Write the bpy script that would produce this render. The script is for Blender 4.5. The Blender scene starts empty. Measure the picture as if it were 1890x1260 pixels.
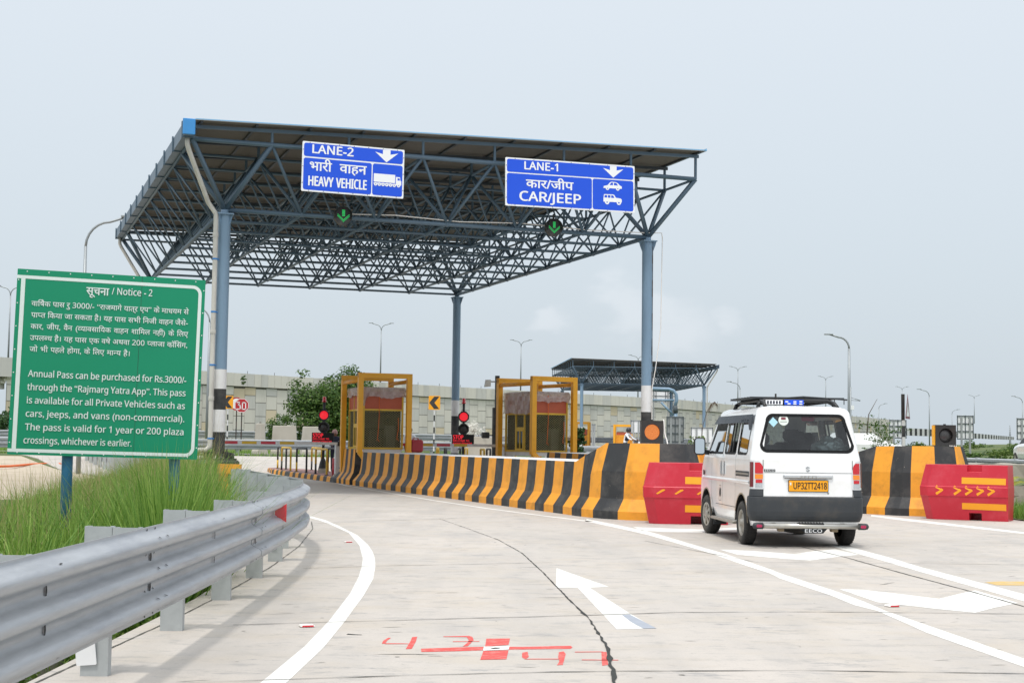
import bpy, bmesh, math, random
import numpy as np
from mathutils import Vector, Matrix
from mathutils.geometry import tessellate_polygon
R = math.radians
rnd = random.Random(7)
SC = bpy.context.scene
COL = SC.collection

# ------------------------------------------------------------------ camera
CAM_H, F, HZ, ROLL = 1.30, 2700.0, 816.0, 0.013
PITCH = math.atan((HZ - 630.0) / F)
fw = Vector((0, math.cos(PITCH), math.sin(PITCH)))
rt0 = Vector((1, 0, 0)); up0 = rt0.cross(fw)
rt = rt0 * math.cos(ROLL) + up0 * math.sin(ROLL)
up = up0 * math.cos(ROLL) - rt0 * math.sin(ROLL)
cam_data = bpy.data.cameras.new('camera')
cam_data.sensor_width = 36.0
cam_data.lens = F / 1890.0 * 36.0
cam_data.clip_start = 0.1
cam_data.clip_end = 6000.0
cam = bpy.data.objects.new('camera', cam_data)
COL.objects.link(cam)
cam.matrix_world = Matrix(((rt.x, up.x, -fw.x, 0), (rt.y, up.y, -fw.y, 0), (rt.z, up.z, -fw.z, CAM_H), (0, 0, 0, 1)))
SC.camera = cam

def ray(u, v):
    return fw * F + rt * (u - 945.0) - up * (v - 630.0)
def G(u, v, z=0.0):
    """survey point on the level z that is seen at photo position u, v"""
    d = ray(u, v); k = (z - CAM_H) / d.z
    return Vector((d.x * k, d.y * k, z))
def P(u, v, y):
    """survey point at distance y that is seen at photo position u, v"""
    d = ray(u, v); k = y / d.y
    return Vector((d.x * k, y, CAM_H + d.z * k))

# ------------------------------------------------------------------ light
SUN_DIR = Vector((0.13, 0.45, -1.0)).normalized()      # the way the light travels
world = bpy.data.worlds.new('World'); SC.world = world; world.use_nodes = True
wn = world.node_tree.nodes; wl = world.node_tree.links
wn.clear()
wo = wn.new('ShaderNodeOutputWorld'); wb = wn.new('ShaderNodeBackground')
sky = wn.new('ShaderNodeTexSky'); sky.sky_type = 'NISHITA'; sky.sun_disc = False
sky.sun_elevation = math.asin(-SUN_DIR.z)
sky.sun_rotation = math.atan2(-SUN_DIR.x, -SUN_DIR.y)
sky.air_density = 1.0; sky.dust_density = 6.0; sky.ozone_density = 1.0
geo = wn.new('ShaderNodeTexCoord')
sep = wn.new('ShaderNodeSeparateXYZ'); wl.new(geo.outputs['Generated'], sep.inputs[0])
# thin haze layer: paler overhead, greyer blue at the horizon
ramp = wn.new('ShaderNodeValToRGB')
ramp.color_ramp.elements[0].position = 0.0; ramp.color_ramp.elements[0].color = (6.5, 7.3, 7.95, 1)
ramp.color_ramp.elements[1].position = 0.32; ramp.color_ramp.elements[1].color = (8.0, 8.65, 9.25, 1)
for pos_, col_ in ((0.55, (11.5, 12.0, 12.6, 1)), (0.85, (16.5, 17.0, 17.6, 1))):      # haze is brightest high up, round the veiled sun
    ramp.color_ramp.elements.new(pos_).color = col_
e = ramp.color_ramp.elements.new(0.12); e.color = (7.0, 7.8, 8.45, 1)
wl.new(sep.outputs['Z'], ramp.inputs[0])
haze_mix = wn.new('ShaderNodeMixRGB'); haze_mix.inputs[0].default_value = 0.8
wl.new(sky.outputs[0], haze_mix.inputs[1]); wl.new(ramp.outputs[0], haze_mix.inputs[2])
# faint cumulus low in the sky
cl_map = wn.new('ShaderNodeMapping'); cl_map.inputs['Scale'].default_value = (1, 1, 1.9)
wl.new(geo.outputs['Generated'], cl_map.inputs[0])
cl_noise = wn.new('ShaderNodeTexNoise'); cl_noise.inputs['Scale'].default_value = 12.0
cl_noise.inputs['Detail'].default_value = 4.0; cl_noise.inputs['Roughness'].default_value = 0.55
wl.new(cl_map.outputs[0], cl_noise.inputs['Vector'])
cl_ramp = wn.new('ShaderNodeValToRGB')
cl_ramp.color_ramp.elements[0].position = 0.5; cl_ramp.color_ramp.elements[1].position = 0.62
wl.new(cl_noise.outputs['Fac'], cl_ramp.inputs[0])
nv_ = wn.new('ShaderNodeVectorMath'); nv_.operation = 'MULTIPLY_ADD'; nv_.inputs[1].default_value = (.075, .075, .075); nv_.inputs[2].default_value = (-.0375, -.0375, -.0375)
wl.new(cl_noise.outputs['Color'], nv_.inputs[0])
warp = wn.new('ShaderNodeVectorMath'); warp.operation = 'ADD'; wl.new(geo.outputs['Generated'], warp.inputs[0]); wl.new(nv_.outputs[0], warp.inputs[1])
acc = None
for cu, cv, rad in ((1125, 540, 0.030), (1165, 585, 0.040), (1230, 575, 0.030), (1330, 595, 0.024), (1020, 590, 0.024), (1250, 620, 0.05)):
    dv = ray(cu, cv).normalized()
    dist = wn.new('ShaderNodeVectorMath'); dist.operation = 'DISTANCE'; dist.inputs[1].default_value = dv
    wl.new(warp.outputs[0], dist.inputs[0])
    mr = wn.new('ShaderNodeMapRange'); mr.inputs['From Min'].default_value = 0; mr.inputs['From Max'].default_value = rad
    mr.interpolation_type = 'SMOOTHERSTEP'; mr.inputs['To Min'].default_value = 0.5; mr.inputs['To Max'].default_value = 0
    wl.new(dist.outputs['Value'], mr.inputs['Value'])
    if acc is None:
        acc = mr
    else:
        mx = wn.new('ShaderNodeMath'); mx.operation = 'MAXIMUM'
        wl.new(acc.outputs[0], mx.inputs[0]); wl.new(mr.outputs[0], mx.inputs[1]); acc = mx
ad = wn.new('ShaderNodeMath'); ad.operation = 'MULTIPLY'
nsub = wn.new('ShaderNodeMath'); nsub.operation = 'MULTIPLY_ADD'; nsub.inputs[1].default_value = 2.6; nsub.inputs[2].default_value = -0.75
wl.new(cl_noise.outputs['Fac'], nsub.inputs[0])
wl.new(acc.outputs[0], ad.inputs[0]); wl.new(nsub.outputs[0], ad.inputs[1])
sm = wn.new('ShaderNodeMapRange'); sm.interpolation_type = 'SMOOTHSTEP'
sm.inputs['From Min'].default_value = 0.03; sm.inputs['From Max'].default_value = 0.30
wl.new(ad.outputs[0], sm.inputs['Value'])
cl_fac = wn.new('ShaderNodeMath'); cl_fac.operation = 'MULTIPLY'; cl_fac.inputs[1].default_value = 0.24
wl.new(sm.outputs[0], cl_fac.inputs[0])
cl_mix = wn.new('ShaderNodeMixRGB'); cl_mix.inputs[2].default_value = (8.8, 8.95, 9.3, 1)
wl.new(cl_fac.outputs[0], cl_mix.inputs[0]); wl.new(haze_mix.outputs[0], cl_mix.inputs[1])
wl.new(cl_mix.outputs[0], wb.inputs[0]); wb.inputs[1].default_value = 0.092
wl.new(wb.outputs[0], wo.inputs[0])
sun_data = bpy.data.lights.new('sun', 'SUN'); sun_data.energy = 1.45; sun_data.angle = R(5); sun_data.color = (1.0, 0.955, 0.89)
sun = bpy.data.objects.new('sun', sun_data); COL.objects.link(sun)
sun.rotation_euler = SUN_DIR.to_track_quat('-Z', 'Y').to_euler(); sun.location = (0, 0, 60)
SC.view_settings.view_transform = 'Standard'; SC.view_settings.look = 'None'
SC.view_settings.exposure = 0.29; SC.view_settings.gamma = 1.0; SC.view_settings.use_curve_mapping = False
SC.render.engine = 'CYCLES'
SC.cycles.max_bounces = 8; SC.cycles.transparent_max_bounces = 12
SC.cycles.use_denoising = True

# ------------------------------------------------------------------ materials
def srgb(h):
    h = h.lstrip('#'); c = [int(h[i:i + 2], 16) / 255.0 for i in (0, 2, 4)]
    return tuple((x / 12.92 if x <= 0.04045 else ((x + 0.055) / 1.055) ** 2.4) for x in c) + (1.0,)
def lin(r, g=None, b=None):
    return (r, r if g is None else g, r if b is None else b, 1.0)
MATS = {}
def mat(name, col, rough=0.6, metal=0.0, var=0.12, scale=6.0, bump=0.0, bscale=60.0, emit=None, es=0.0, dirt=None, dscale=1.2, damt=0.5, coat=0.0, spec=0.5, stretch=(1, 1, 1), chips=None):
    m = bpy.data.materials.new(name); m.use_nodes = True
    n = m.node_tree.nodes; l = m.node_tree.links; b = n['Principled BSDF']
    b.inputs['Roughness'].default_value = rough; b.inputs['Metallic'].default_value = metal
    b.inputs['Specular IOR Level'].default_value = spec
    b.inputs['Coat Weight'].default_value = coat
    b.inputs['Coat Roughness'].default_value = 0.06
    tc = n.new('ShaderNodeTexCoord'); mp = n.new('ShaderNodeMapping'); mp.inputs['Scale'].default_value = stretch
    l.new(tc.outputs['Object'], mp.inputs[0])
    out = None
    if var > 0:
        nz = n.new('ShaderNodeTexNoise'); nz.inputs['Scale'].default_value = scale; nz.inputs['Detail'].default_value = 6
        nz.inputs['Roughness'].default_value = 0.65
        l.new(mp.outputs[0], nz.inputs['Vector'])
        mx = n.new('ShaderNodeMixRGB')
        mx.inputs[1].default_value = tuple(max(0, c * (1 - var * 1.6)) for c in col[:3]) + (1,)
        mx.inputs[2].default_value = tuple(min(1, c * (1 + var * 1.2)) for c in col[:3]) + (1,)
        l.new(nz.outputs['Fac'], mx.inputs[0]); out = mx.outputs[0]
    else:
        rg = n.new('ShaderNodeRGB'); rg.outputs[0].default_value = col; out = rg.outputs[0]
    if dirt is not None:
        d = n.new('ShaderNodeTexNoise'); d.inputs['Scale'].default_value = dscale; d.inputs['Detail'].default_value = 9; d.inputs['Roughness'].default_value = 0.7
        l.new(mp.outputs[0], d.inputs['Vector'])
        cr = n.new('ShaderNodeMapRange'); cr.inputs['From Min'].default_value = 0.48; cr.inputs['From Max'].default_value = 0.72; cr.inputs['To Max'].default_value = damt
        l.new(d.outputs['Fac'], cr.inputs['Value'])
        dm = n.new('ShaderNodeMixRGB'); dm.inputs[2].default_value = dirt
        l.new(cr.outputs[0], dm.inputs[0]); l.new(out, dm.inputs[1]); out = dm.outputs[0]
    if chips is not None:       # small flakes where the paint has come off
        d = n.new('ShaderNodeTexNoise'); d.inputs['Scale'].default_value = 9; d.inputs['Detail'].default_value = 8; d.inputs['Roughness'].default_value = 0.75
        l.new(tc.outputs['Object'], d.inputs['Vector'])
        cr = n.new('ShaderNodeMapRange'); cr.inputs['From Min'].default_value = 0.665; cr.inputs['From Max'].default_value = 0.69; cr.inputs['To Max'].default_value = 0.8
        l.new(d.outputs['Fac'], cr.inputs['Value'])
        dm = n.new('ShaderNodeMixRGB'); dm.inputs[2].default_value = chips
        l.new(cr.outputs[0], dm.inputs[0]); l.new(out, dm.inputs[1]); out = dm.outputs[0]
    l.new(out, b.inputs['Base Color'])
    if bump > 0:
        nb = n.new('ShaderNodeTexNoise'); nb.inputs['Scale'].default_value = bscale; nb.inputs['Detail'].default_value = 4
        l.new(mp.outputs[0], nb.inputs['Vector'])
        bp = n.new('ShaderNodeBump'); bp.inputs['Strength'].default_value = bump; bp.inputs['Distance'].default_value = 0.01
        l.new(nb.outputs['Fac'], bp.inputs['Height']); l.new(bp.outputs[0], b.inputs['Normal'])
    if emit is not None:
        b.inputs['Emission Color'].default_value = emit; b.inputs['Emission Strength'].default_value = es
    MATS[name] = m
    return m
def glass_mat(name, tint, refl=0.9, rough=0.02):
    m = bpy.data.materials.new(name); m.use_nodes = True
    n = m.node_tree.nodes; l = m.node_tree.links; n.clear()
    o = n.new('ShaderNodeOutputMaterial'); t = n.new('ShaderNodeBsdfTransparent'); t.inputs[0].default_value = tint
    g = n.new('ShaderNodeBsdfGlossy'); g.inputs['Roughness'].default_value = rough; g.inputs[0].default_value = (refl, refl, refl, 1)
    fr = n.new('ShaderNodeFresnel'); fr.inputs['IOR'].default_value = 1.52
    nz = n.new('ShaderNodeTexNoise'); nz.inputs['Scale'].default_value = 3
    tc = n.new('ShaderNodeTexCoord'); l.new(tc.outputs['Object'], nz.inputs['Vector'])
    mt = n.new('ShaderNodeMath'); mt.operation = 'MULTIPLY_ADD'; mt.inputs[1].default_value = 0.05
    l.new(nz.outputs['Fac'], mt.inputs[0]); l.new(fr.outputs[0], mt.inputs[2])
    mx = n.new('ShaderNodeMixShader'); l.new(mt.outputs[0], mx.inputs[0]); l.new(t.outputs[0], mx.inputs[1]); l.new(g.outputs[0], mx.inputs[2])
    l.new(mx.outputs[0], o.inputs[0]); MATS[name] = m
    return m
def leaf_mat(name, c1, c2, trans=0.25, rough=0.55):
    m = bpy.data.materials.new(name); m.use_nodes = True
    n = m.node_tree.nodes; l = m.node_tree.links; b = n['Principled BSDF']; o = n['Material Output']
    gm = n.new('ShaderNodeNewGeometry'); mx = n.new('ShaderNodeMixRGB')
    mx.inputs[1].default_value = c1; mx.inputs[2].default_value = c2
    l.new(gm.outputs['Random Per Island'], mx.inputs[0]); l.new(mx.outputs[0], b.inputs['Base Color'])
    b.inputs['Roughness'].default_value = rough; b.inputs['Specular IOR Level'].default_value = 0.3
    t = n.new('ShaderNodeBsdfTranslucent'); l.new(mx.outputs[0], t.inputs[0])
    ms = n.new('ShaderNodeMixShader'); ms.inputs[0].default_value = trans
    l.new(b.outputs[0], ms.inputs[1]); l.new(t.outputs[0], ms.inputs[2]); l.new(ms.outputs[0], o.inputs[0])
    MATS[name] = m
    return m

M = MATS
mat('yellow', srgb('#E89D2A'), 0.6, var=0.08, scale=5, dirt=srgb('#8F6428'), dscale=3.2, damt=0.5, bump=0.2, chips=srgb('#C9BFAA'))
mat('black_paint', srgb('#2C2E30'), 0.62, var=0.2, scale=4, dirt=srgb('#67635d'), dscale=2.0, damt=0.55, bump=0.2, chips=srgb('#A9A295'))
mat('white_paint', srgb('#DCDCDC'), 0.6, var=0.05, scale=4, dirt=srgb('#9a958c'), dscale=1.5, damt=0.3)
mat('road_white', srgb('#DCDCD7'), 0.7, var=0.06, scale=9, dirt=srgb('#B5AEA2'), dscale=3.0, damt=0.6, chips=srgb('#B9B1A5'))
mat('road_grey', srgb('#9AA0AA'), 0.7, var=0.12, scale=9)
mat('road_red', srgb('#CF4B44'), 0.7, var=0.14, scale=18, dirt=srgb('#B9A79c'), dscale=14.0, damt=0.5)
mat('road_ochre', srgb('#C6A765'), 0.75, var=0.15, scale=8, dirt=srgb('#B5AEA2'), dscale=5.0, damt=0.6)
mat('road_fleck', srgb('#7d7a73'), 0.85, var=0.35, scale=3)
mat('shoulder', srgb('#B4AC9E'), 0.85, var=0.12, scale=5, dirt=srgb('#9f9a90'), dscale=2.5, damt=0.5)
mat('joint', srgb('#565550'), 0.8, var=0.25, scale=8)
mat('crack', srgb('#2A2C28'), 0.8, var=0.25, scale=20)
mat('steel_blue', srgb('#7791A8'), 0.42, var=0.1, scale=1.6, dirt=srgb('#4E5F6E'), dscale=1.0, damt=0.3, stretch=(3, 3, 0.5))
mat('truss_blue', srgb('#54697A'), 0.45, var=0.15, scale=2.0)
mat('truss_light', srgb('#7E98AE'), 0.45, var=0.12, scale=2.0)
mat('cap_blue', srgb('#3F8FD0'), 0.4, var=0.08, scale=5)
mat('roof_sheet', srgb('#66635d'), 0.55, metal=0.1, var=0.14, scale=1.2, stretch=(0.4, 6, 1))
mat('roof_top', srgb('#7FB3D8'), 0.4, var=0.08, scale=1.2)
mat('purlin', srgb('#3E464D'), 0.55, var=0.2, scale=2)
mat('gutter_sheet', srgb('#667889'), 0.5, metal=0.2, var=0.15, scale=2)
mat('galv', srgb('#A9ADB1'), 0.46, metal=0.35, var=0.16, scale=9.0, dirt=srgb('#878C94'), dscale=2.2, damt=0.75, bump=0.08, stretch=(1, 0.35, 4))
mat('galv_post', srgb('#B2B7B8'), 0.55, metal=0.25, var=0.12, scale=7.0, dirt=srgb('#8C9094'), dscale=3.0, damt=0.5, bump=0.1)
mat('dark_hole', srgb('#1B1D1E'), 0.8, var=0.1)
mat('sign_green', srgb('#0B8C66'), 0.38, var=0.03, scale=2, spec=0.4)
mat('sign_white', srgb('#DDE8E4'), 0.45, var=0.03, scale=4)
mat('sign_blue', srgb('#1F55DC'), 0.35, var=0.03, scale=3, spec=0.4)
mat('sign_face', srgb('#F0F2F4'), 0.4, var=0.02, scale=3)
mat('sign_back', srgb('#9FA3A4'), 0.5, metal=0.3, var=0.1, scale=3)
mat('sign_back_dark', srgb('#4D565B'), 0.6, var=0.1, scale=3)
mat('sign_post', srgb('#2D6E92'), 0.5, var=0.12, scale=4, dirt=srgb('#41596a'), dscale=3, damt=0.5)
mat('pvc', srgb('#C9C7C0'), 0.5, var=0.08, scale=3, dirt=srgb('#7E7A72'), dscale=2.0, damt=0.5, stretch=(2, 2, 0.4))
mat('pvc_clip', srgb('#3C7FC0'), 0.5, var=0.05)
mat('rust', srgb('#4A3A33'), 0.8, var=0.3, scale=9)
mat('plastic_red', srgb('#C02437'), 0.36, var=0.07, scale=2.2, dirt=srgb('#D56470'), dscale=1.8, damt=0.35, bump=0.08, bscale=8)
mat('tape_yellow', srgb('#F4A31E'), 0.42, var=0.05, scale=8)
mat('tape_white', srgb('#E8E4E0'), 0.5, var=0.05, scale=8)
mat('housing', srgb('#2B2A29'), 0.55, var=0.2, scale=6, dirt=srgb('#5a4636'), dscale=4, damt=0.4)
mat('concrete', srgb('#B9B4A8'), 0.85, var=0.14, scale=3, dirt=srgb('#8f8879'), dscale=1.5, damt=0.5, bump=0.25, bscale=25)
mat('concrete_old', srgb('#9E998D'), 0.9, var=0.2, scale=3, dirt=srgb('#6f695c'), dscale=1.2, damt=0.6, bump=0.3, bscale=18)
mat('frame_orange', srgb('#F0AB28'), 0.42, var=0.08, scale=3, dirt=srgb('#C07A16'), dscale=2.5, damt=0.25)
mat('booth_yellow', srgb('#D8B038'), 0.5, var=0.1, scale=4)
mat('booth_brick', srgb('#B5583C'), 0.6, var=0.08, scale=3)
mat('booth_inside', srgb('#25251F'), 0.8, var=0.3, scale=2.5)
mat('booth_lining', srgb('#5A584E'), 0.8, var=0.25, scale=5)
mat('wire', srgb('#98926a'), 0.5, metal=0.3, var=0.1)
mat('rope_orange', srgb('#E0692B'), 0.7, var=0.1)
mat('paving_red', srgb('#8E6A66'), 0.8, var=0.15, scale=6)
mat('lamp_grey', srgb('#9AA0A3'), 0.45, metal=0.4, var=0.1, scale=2)
mat('van_white', srgb('#EFF0F0'), 0.26, var=0.02, scale=2, coat=0.8, dirt=srgb('#CFC9BC'), dscale=1.6, damt=0.4)
mat('van_dark', srgb('#33373B'), 0.6, var=0.14, scale=4, dirt=srgb('#8A7B66'), dscale=1.5, damt=0.25)
mat('van_black', srgb('#1C1D1F'), 0.45, var=0.15, scale=5)
mat('van_interior', srgb('#2E3033'), 0.8, var=0.2, scale=4)
mat('mud', srgb('#9C8C74'), 0.9, var=0.2, scale=8)
mat('visor', srgb('#3A3D42'), 0.25, var=0.1)
mat('rubber', srgb('#2B2A29'), 0.85, var=0.2, scale=8, dirt=srgb('#6E665B'), dscale=4, damt=0.5)
mat('rim_silver', srgb('#A7A39A'), 0.4, metal=0.5, var=0.15, scale=8, dirt=srgb('#8A7B66'), dscale=6, damt=0.6)
mat('chrome', srgb('#D5D7D9'), 0.22, metal=0.75, var=0.05)
mat('steel_tube', srgb('#BFBDB6'), 0.28, metal=0.8, var=0.08, dirt=srgb('#8f8575'), dscale=5, damt=0.4)
mat('lens_red', srgb('#C4121F'), 0.15, var=0.05, coat=0.8)
mat('lens_dark_red', srgb('#6A0F18'), 0.2, var=0.05, coat=0.6)
mat('lens_amber', srgb('#F08A1E'), 0.15, var=0.05, coat=0.8)
mat('lens_clear', srgb('#D7DADC'), 0.15, var=0.05, coat=0.8)
mat('pink', srgb('#E34A78'), 0.4, var=0.05)
mat('plate_yellow', srgb('#F0A413'), 0.4, var=0.04, scale=10)
mat('sticker_blue', srgb('#A9D6E6'), 0.5, var=0.04)
mat('sticker_pale', srgb('#DCE5DD'), 0.5, var=0.04)
mat('foil', srgb('#C5D2D2'), 0.3, metal=0.5, var=0.1, scale=8, bump=0.6, bscale=7)
mat('mirror', srgb('#E4EAEE'), 0.03, metal=1.0, var=0.0)
mat('panel_wall', srgb('#D8D4CB'), 0.85, var=0.08, scale=0.25, dirt=srgb('#A5A29A'), dscale=0.5, damt=0.6, stretch=(1, 1, .2))
mat('panel_wall_grey', srgb('#CCCAC5'), 0.85, var=0.08, scale=0.25, dirt=srgb('#9c9a94'), dscale=0.5, damt=0.6, stretch=(1, 1, .2))
mat('panel_wall_tan', srgb('#D6C8AE'), 0.85, var=0.08, scale=0.25, dirt=srgb('#A3967c'), dscale=0.15, damt=0.4)
mat('wall_gap', srgb('#6c6a64'), 0.9, var=0.1)
mat('asphalt', srgb('#77746F'), 0.85, var=0.15, scale=1)
mat('dirt', srgb('#B7AB98'), 0.95, var=0.16, scale=1.2, dirt=srgb('#96856d'), dscale=0.5, damt=0.6, bump=0.5, bscale=14)
mat('bark', srgb('#5b4a3a'), 0.9, var=0.3, scale=8)
mat('skin', srgb('#7A5238'), 0.6, var=0.05)
mat('hair', srgb('#1A1716'), 0.6, var=0.1)
mat('cloth_white', srgb('#E4E6EA'), 0.8, var=0.05)
mat('cloth_navy', srgb('#23283C'), 0.8, var=0.1)
mat('cloth_grey', srgb('#50545A'), 0.8, var=0.1)
mat('cloth_pink', srgb('#B08A86'), 0.8, var=0.1)
mat('helmet', srgb('#2B2D31'), 0.25, var=0.05)
mat('barrel_red', srgb('#B83A44'), 0.5, var=0.1, scale=4)
mat('chev_yellow', srgb('#F2A61D'), 0.4, var=0.03)
mat('oct_red', srgb('#B8262E'), 0.4, var=0.03)
mat('maroon', srgb('#7E3A48'), 0.5, var=0.08)
mat('cabinet', srgb('#C9CBCC'), 0.5, var=0.05)
mat('planter', srgb('#D98A2B'), 0.7, var=0.1)
mat('led_red', srgb('#5a0508'), 0.5, var=0, emit=(1.0, 0.03, 0.05, 1), es=0.8)
mat('lamp_red', srgb('#a00a10'), 0.4, var=0, emit=(1.0, 0.03, 0.05, 1), es=0.62)
mat('led_green', srgb('#0a3a18'), 0.5, var=0, emit=(0.03, 0.75, 0.16, 1), es=0.6)
mat('led_amber', srgb('#7a3205'), 0.5, var=0, emit=(1.0, 0.44, 0.12, 1), es=0.75)
mat('led_amber_deep', srgb('#6a2a05'), 0.5, var=0, emit=(1.0, 0.13, 0.005, 1), es=0.3)
mat('lens_off', srgb('#3B3A3A'), 0.25, var=0.2, scale=20, bump=0.5, bscale=40)
mat('tail_lamp', srgb('#B5202A'), 0.3, var=0.03)
glass_mat('car_glass', (0.50, 0.54, 0.54, 1))
glass_mat('booth_glass', (0.72, 0.75, 0.74, 1), 0.7)
def plastic_film():
    m = bpy.data.materials.new('plastic_film'); m.use_nodes = True
    n = m.node_tree.nodes; l = m.node_tree.links; b = n['Principled BSDF']; o = n['Material Output']
    b.inputs['Base Color'].default_value = srgb('#C4B2AC'); b.inputs['Roughness'].default_value = 0.25
    t = n.new('ShaderNodeBsdfTransparent'); t.inputs[0].default_value = (0.95, 0.93, 0.92, 1)
    nz = n.new('ShaderNodeTexNoise'); nz.inputs['Scale'].default_value = 3; nz.inputs['Detail'].default_value = 3
    tc = n.new('ShaderNodeTexCoord'); l.new(tc.outputs['Object'], nz.inputs['Vector'])
    mr = n.new('ShaderNodeMapRange'); mr.inputs['From Min'].default_value = 0.3; mr.inputs['From Max'].default_value = 0.75; mr.inputs['To Min'].default_value = 0.5; mr.inputs['To Max'].default_value = 0.88
    l.new(nz.outputs['Fac'], mr.inputs['Value'])
    ms = n.new('ShaderNodeMixShader'); l.new(mr.outputs[0], ms.inputs[0]); l.new(t.outputs[0], ms.inputs[1]); l.new(b.outputs[0], ms.inputs[2]); l.new(ms.outputs[0], o.inputs[0])
    bp = n.new('ShaderNodeBump'); bp.inputs['Strength'].default_value = 0.35; bp.inputs['Distance'].default_value = 0.04
    l.new(nz.outputs['Fac'], bp.inputs['Height']); l.new(bp.outputs[0], b.inputs['Normal'])
    M['plastic_film'] = m
plastic_film()
leaf_mat('grass_blade', (0.07, 0.19, 0.022, 1), (0.29, 0.43, 0.085, 1), 0.32)
leaf_mat('grass_dry', (0.32, 0.30, 0.12, 1), (0.45, 0.38, 0.18, 1), 0.3)
leaf_mat('leaf_mid', (0.03, 0.085, 0.014, 1), (0.12, 0.20, 0.04, 1), 0.3)
leaf_mat('leaf_tree', (0.022, 0.07, 0.010, 1), (0.12, 0.20, 0.04, 1), 0.25)
leaf_mat('leaf_dark', (0.015, 0.05, 0.012, 1), (0.05, 0.11, 0.025, 1), 0.2)
leaf_mat('leaf_light', (0.06, 0.13, 0.02, 1), (0.16, 0.22, 0.05, 1), 0.3)
leaf_mat('leaf_yellow', (0.25, 0.28, 0.03, 1), (0.38, 0.38, 0.06, 1), 0.3)
leaf_mat('petal', (0.7, 0.7, 0.62, 1), (0.8, 0.78, 0.75, 1), 0.2)

def ground_mat():
    m = bpy.data.materials.new('earth'); m.use_nodes = True
    n = m.node_tree.nodes; l = m.node_tree.links; b = n['Principled BSDF']; b.inputs['Roughness'].default_value = 0.95
    tc = n.new('ShaderNodeTexCoord')
    a = n.new('ShaderNodeTexNoise'); a.inputs['Scale'].default_value = 0.35; a.inputs['Detail'].default_value = 8
    c = n.new('ShaderNodeTexNoise'); c.inputs['Scale'].default_value = 9; c.inputs['Detail'].default_value = 5
    l.new(tc.outputs['Object'], a.inputs['Vector']); l.new(tc.outputs['Object'], c.inputs['Vector'])
    r1 = n.new('ShaderNodeValToRGB'); r1.color_ramp.elements[0].position = 0.4; r1.color_ramp.elements[1].position = 0.68
    r1.color_ramp.elements[0].color = (0.07, 0.115, 0.025, 1); r1.color_ramp.elements[1].color = (0.16, 0.19, 0.06, 1)
    l.new(a.outputs['Fac'], r1.inputs[0])
    mx = n.new('ShaderNodeMixRGB'); mx.blend_type = 'MULTIPLY'; mx.inputs[0].default_value = 0.5
    l.new(r1.outputs[0], mx.inputs[1]); l.new(c.outputs['Color'], mx.inputs[2]); l.new(mx.outputs[0], b.inputs['Base Color'])
    M['earth'] = m
def road_mat():
    m = bpy.data.materials.new('road_concrete'); m.use_nodes = True
    n = m.node_tree.nodes; l = m.node_tree.links; b = n['Principled BSDF']; b.inputs['Roughness'].default_value = 0.8
    b.inputs['Specular IOR Level'].default_value = 0.35
    tc = n.new('ShaderNodeTexCoord')
    def noise(scale, detail, stretch=(1, 1, 1), rough=0.6, rot=0.0):
        mp = n.new('ShaderNodeMapping'); mp.inputs['Scale'].default_value = stretch; mp.inputs['Rotation'].default_value = (0, 0, rot)
        l.new(tc.outputs['Object'], mp.inputs[0])
        z = n.new('ShaderNodeTexNoise'); z.inputs['Scale'].default_value = scale; z.inputs['Detail'].default_value = detail; z.inputs['Roughness'].default_value = rough
        l.new(mp.outputs[0], z.inputs['Vector']); return z.outputs['Fac']
    def rng(fac, a, bb, to=1.0):
        r = n.new('ShaderNodeMapRange'); r.inputs['From Min'].default_value = a; r.inputs['From Max'].default_value = bb; r.inputs['To Max'].default_value = to
        l.new(fac, r.inputs['Value']); return r.outputs[0]
    def mix(f, c1, c2):
        x = n.new('ShaderNodeMixRGB')
        l.new(f, x.inputs[0])
        if isinstance(c1, tuple): x.inputs[1].default_value = c1
        else: l.new(c1, x.inputs[1])
        x.inputs[2].default_value = c2
        return x.outputs[0]
    c = mix(rng(noise(0.45, 6), 0.35, 0.7), (0.51, 0.47, 0.425, 1), (0.435, 0.405, 0.37, 1))      # broad mottling
    c = mix(rng(noise(1.1, 8, (1, 1.6, 1)), 0.47, 0.68, 0.6), c, (0.455, 0.40, 0.325, 1))      # warm silt
    c = mix(rng(noise(0.9, 5, (1.8, .3, 1), 0.6, -0.34), 0.45, 0.68, 0.4), c, (0.32, 0.31, 0.30, 1))   # long tyre-greyed streaks along the lanes
    c = mix(rng(noise(0.22, 3, (1, 1, 1)), 0.5, 0.62, 0.3), c, (0.52, 0.49, 0.445, 1))      # paler recast slabs
    c = mix(rng(noise(70, 3, (1, 1, 1), 0.7), 0.45, 0.75, 0.4), c, (0.33, 0.315, 0.295, 1))  # broom texture grains
    c = mix(rng(noise(16, 7, (0.5, 1, 1), 0.8, -0.2), 0.60, 0.66, 0.65), c, (0.20, 0.20, 0.19, 1))  # short dark scratches
    c = mix(rng(noise(5, 6, (0.55, 1, 1), 0.75, -0.2), 0.53, 0.66, 0.6), c, (0.28, 0.275, 0.265, 1))   # scuffs
    c = mix(rng(noise(3.2, 9, (0.35, 1, 1), 0.8, -0.2), 0.575, 0.64, 0.7), c, (0.21, 0.215, 0.22, 1))  # small stains
    l.new(c, b.inputs['Base Color'])
    bp = n.new('ShaderNodeBump'); bp.inputs['Strength'].default_value = 0.25; bp.inputs['Distance'].default_value = 0.006
    l.new(noise(70, 4, (0.3, 1, 1)), bp.inputs['Height']); l.new(bp.outputs[0], b.inputs['Normal'])
    M['road_concrete'] = m
ground_mat(); road_mat()

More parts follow.
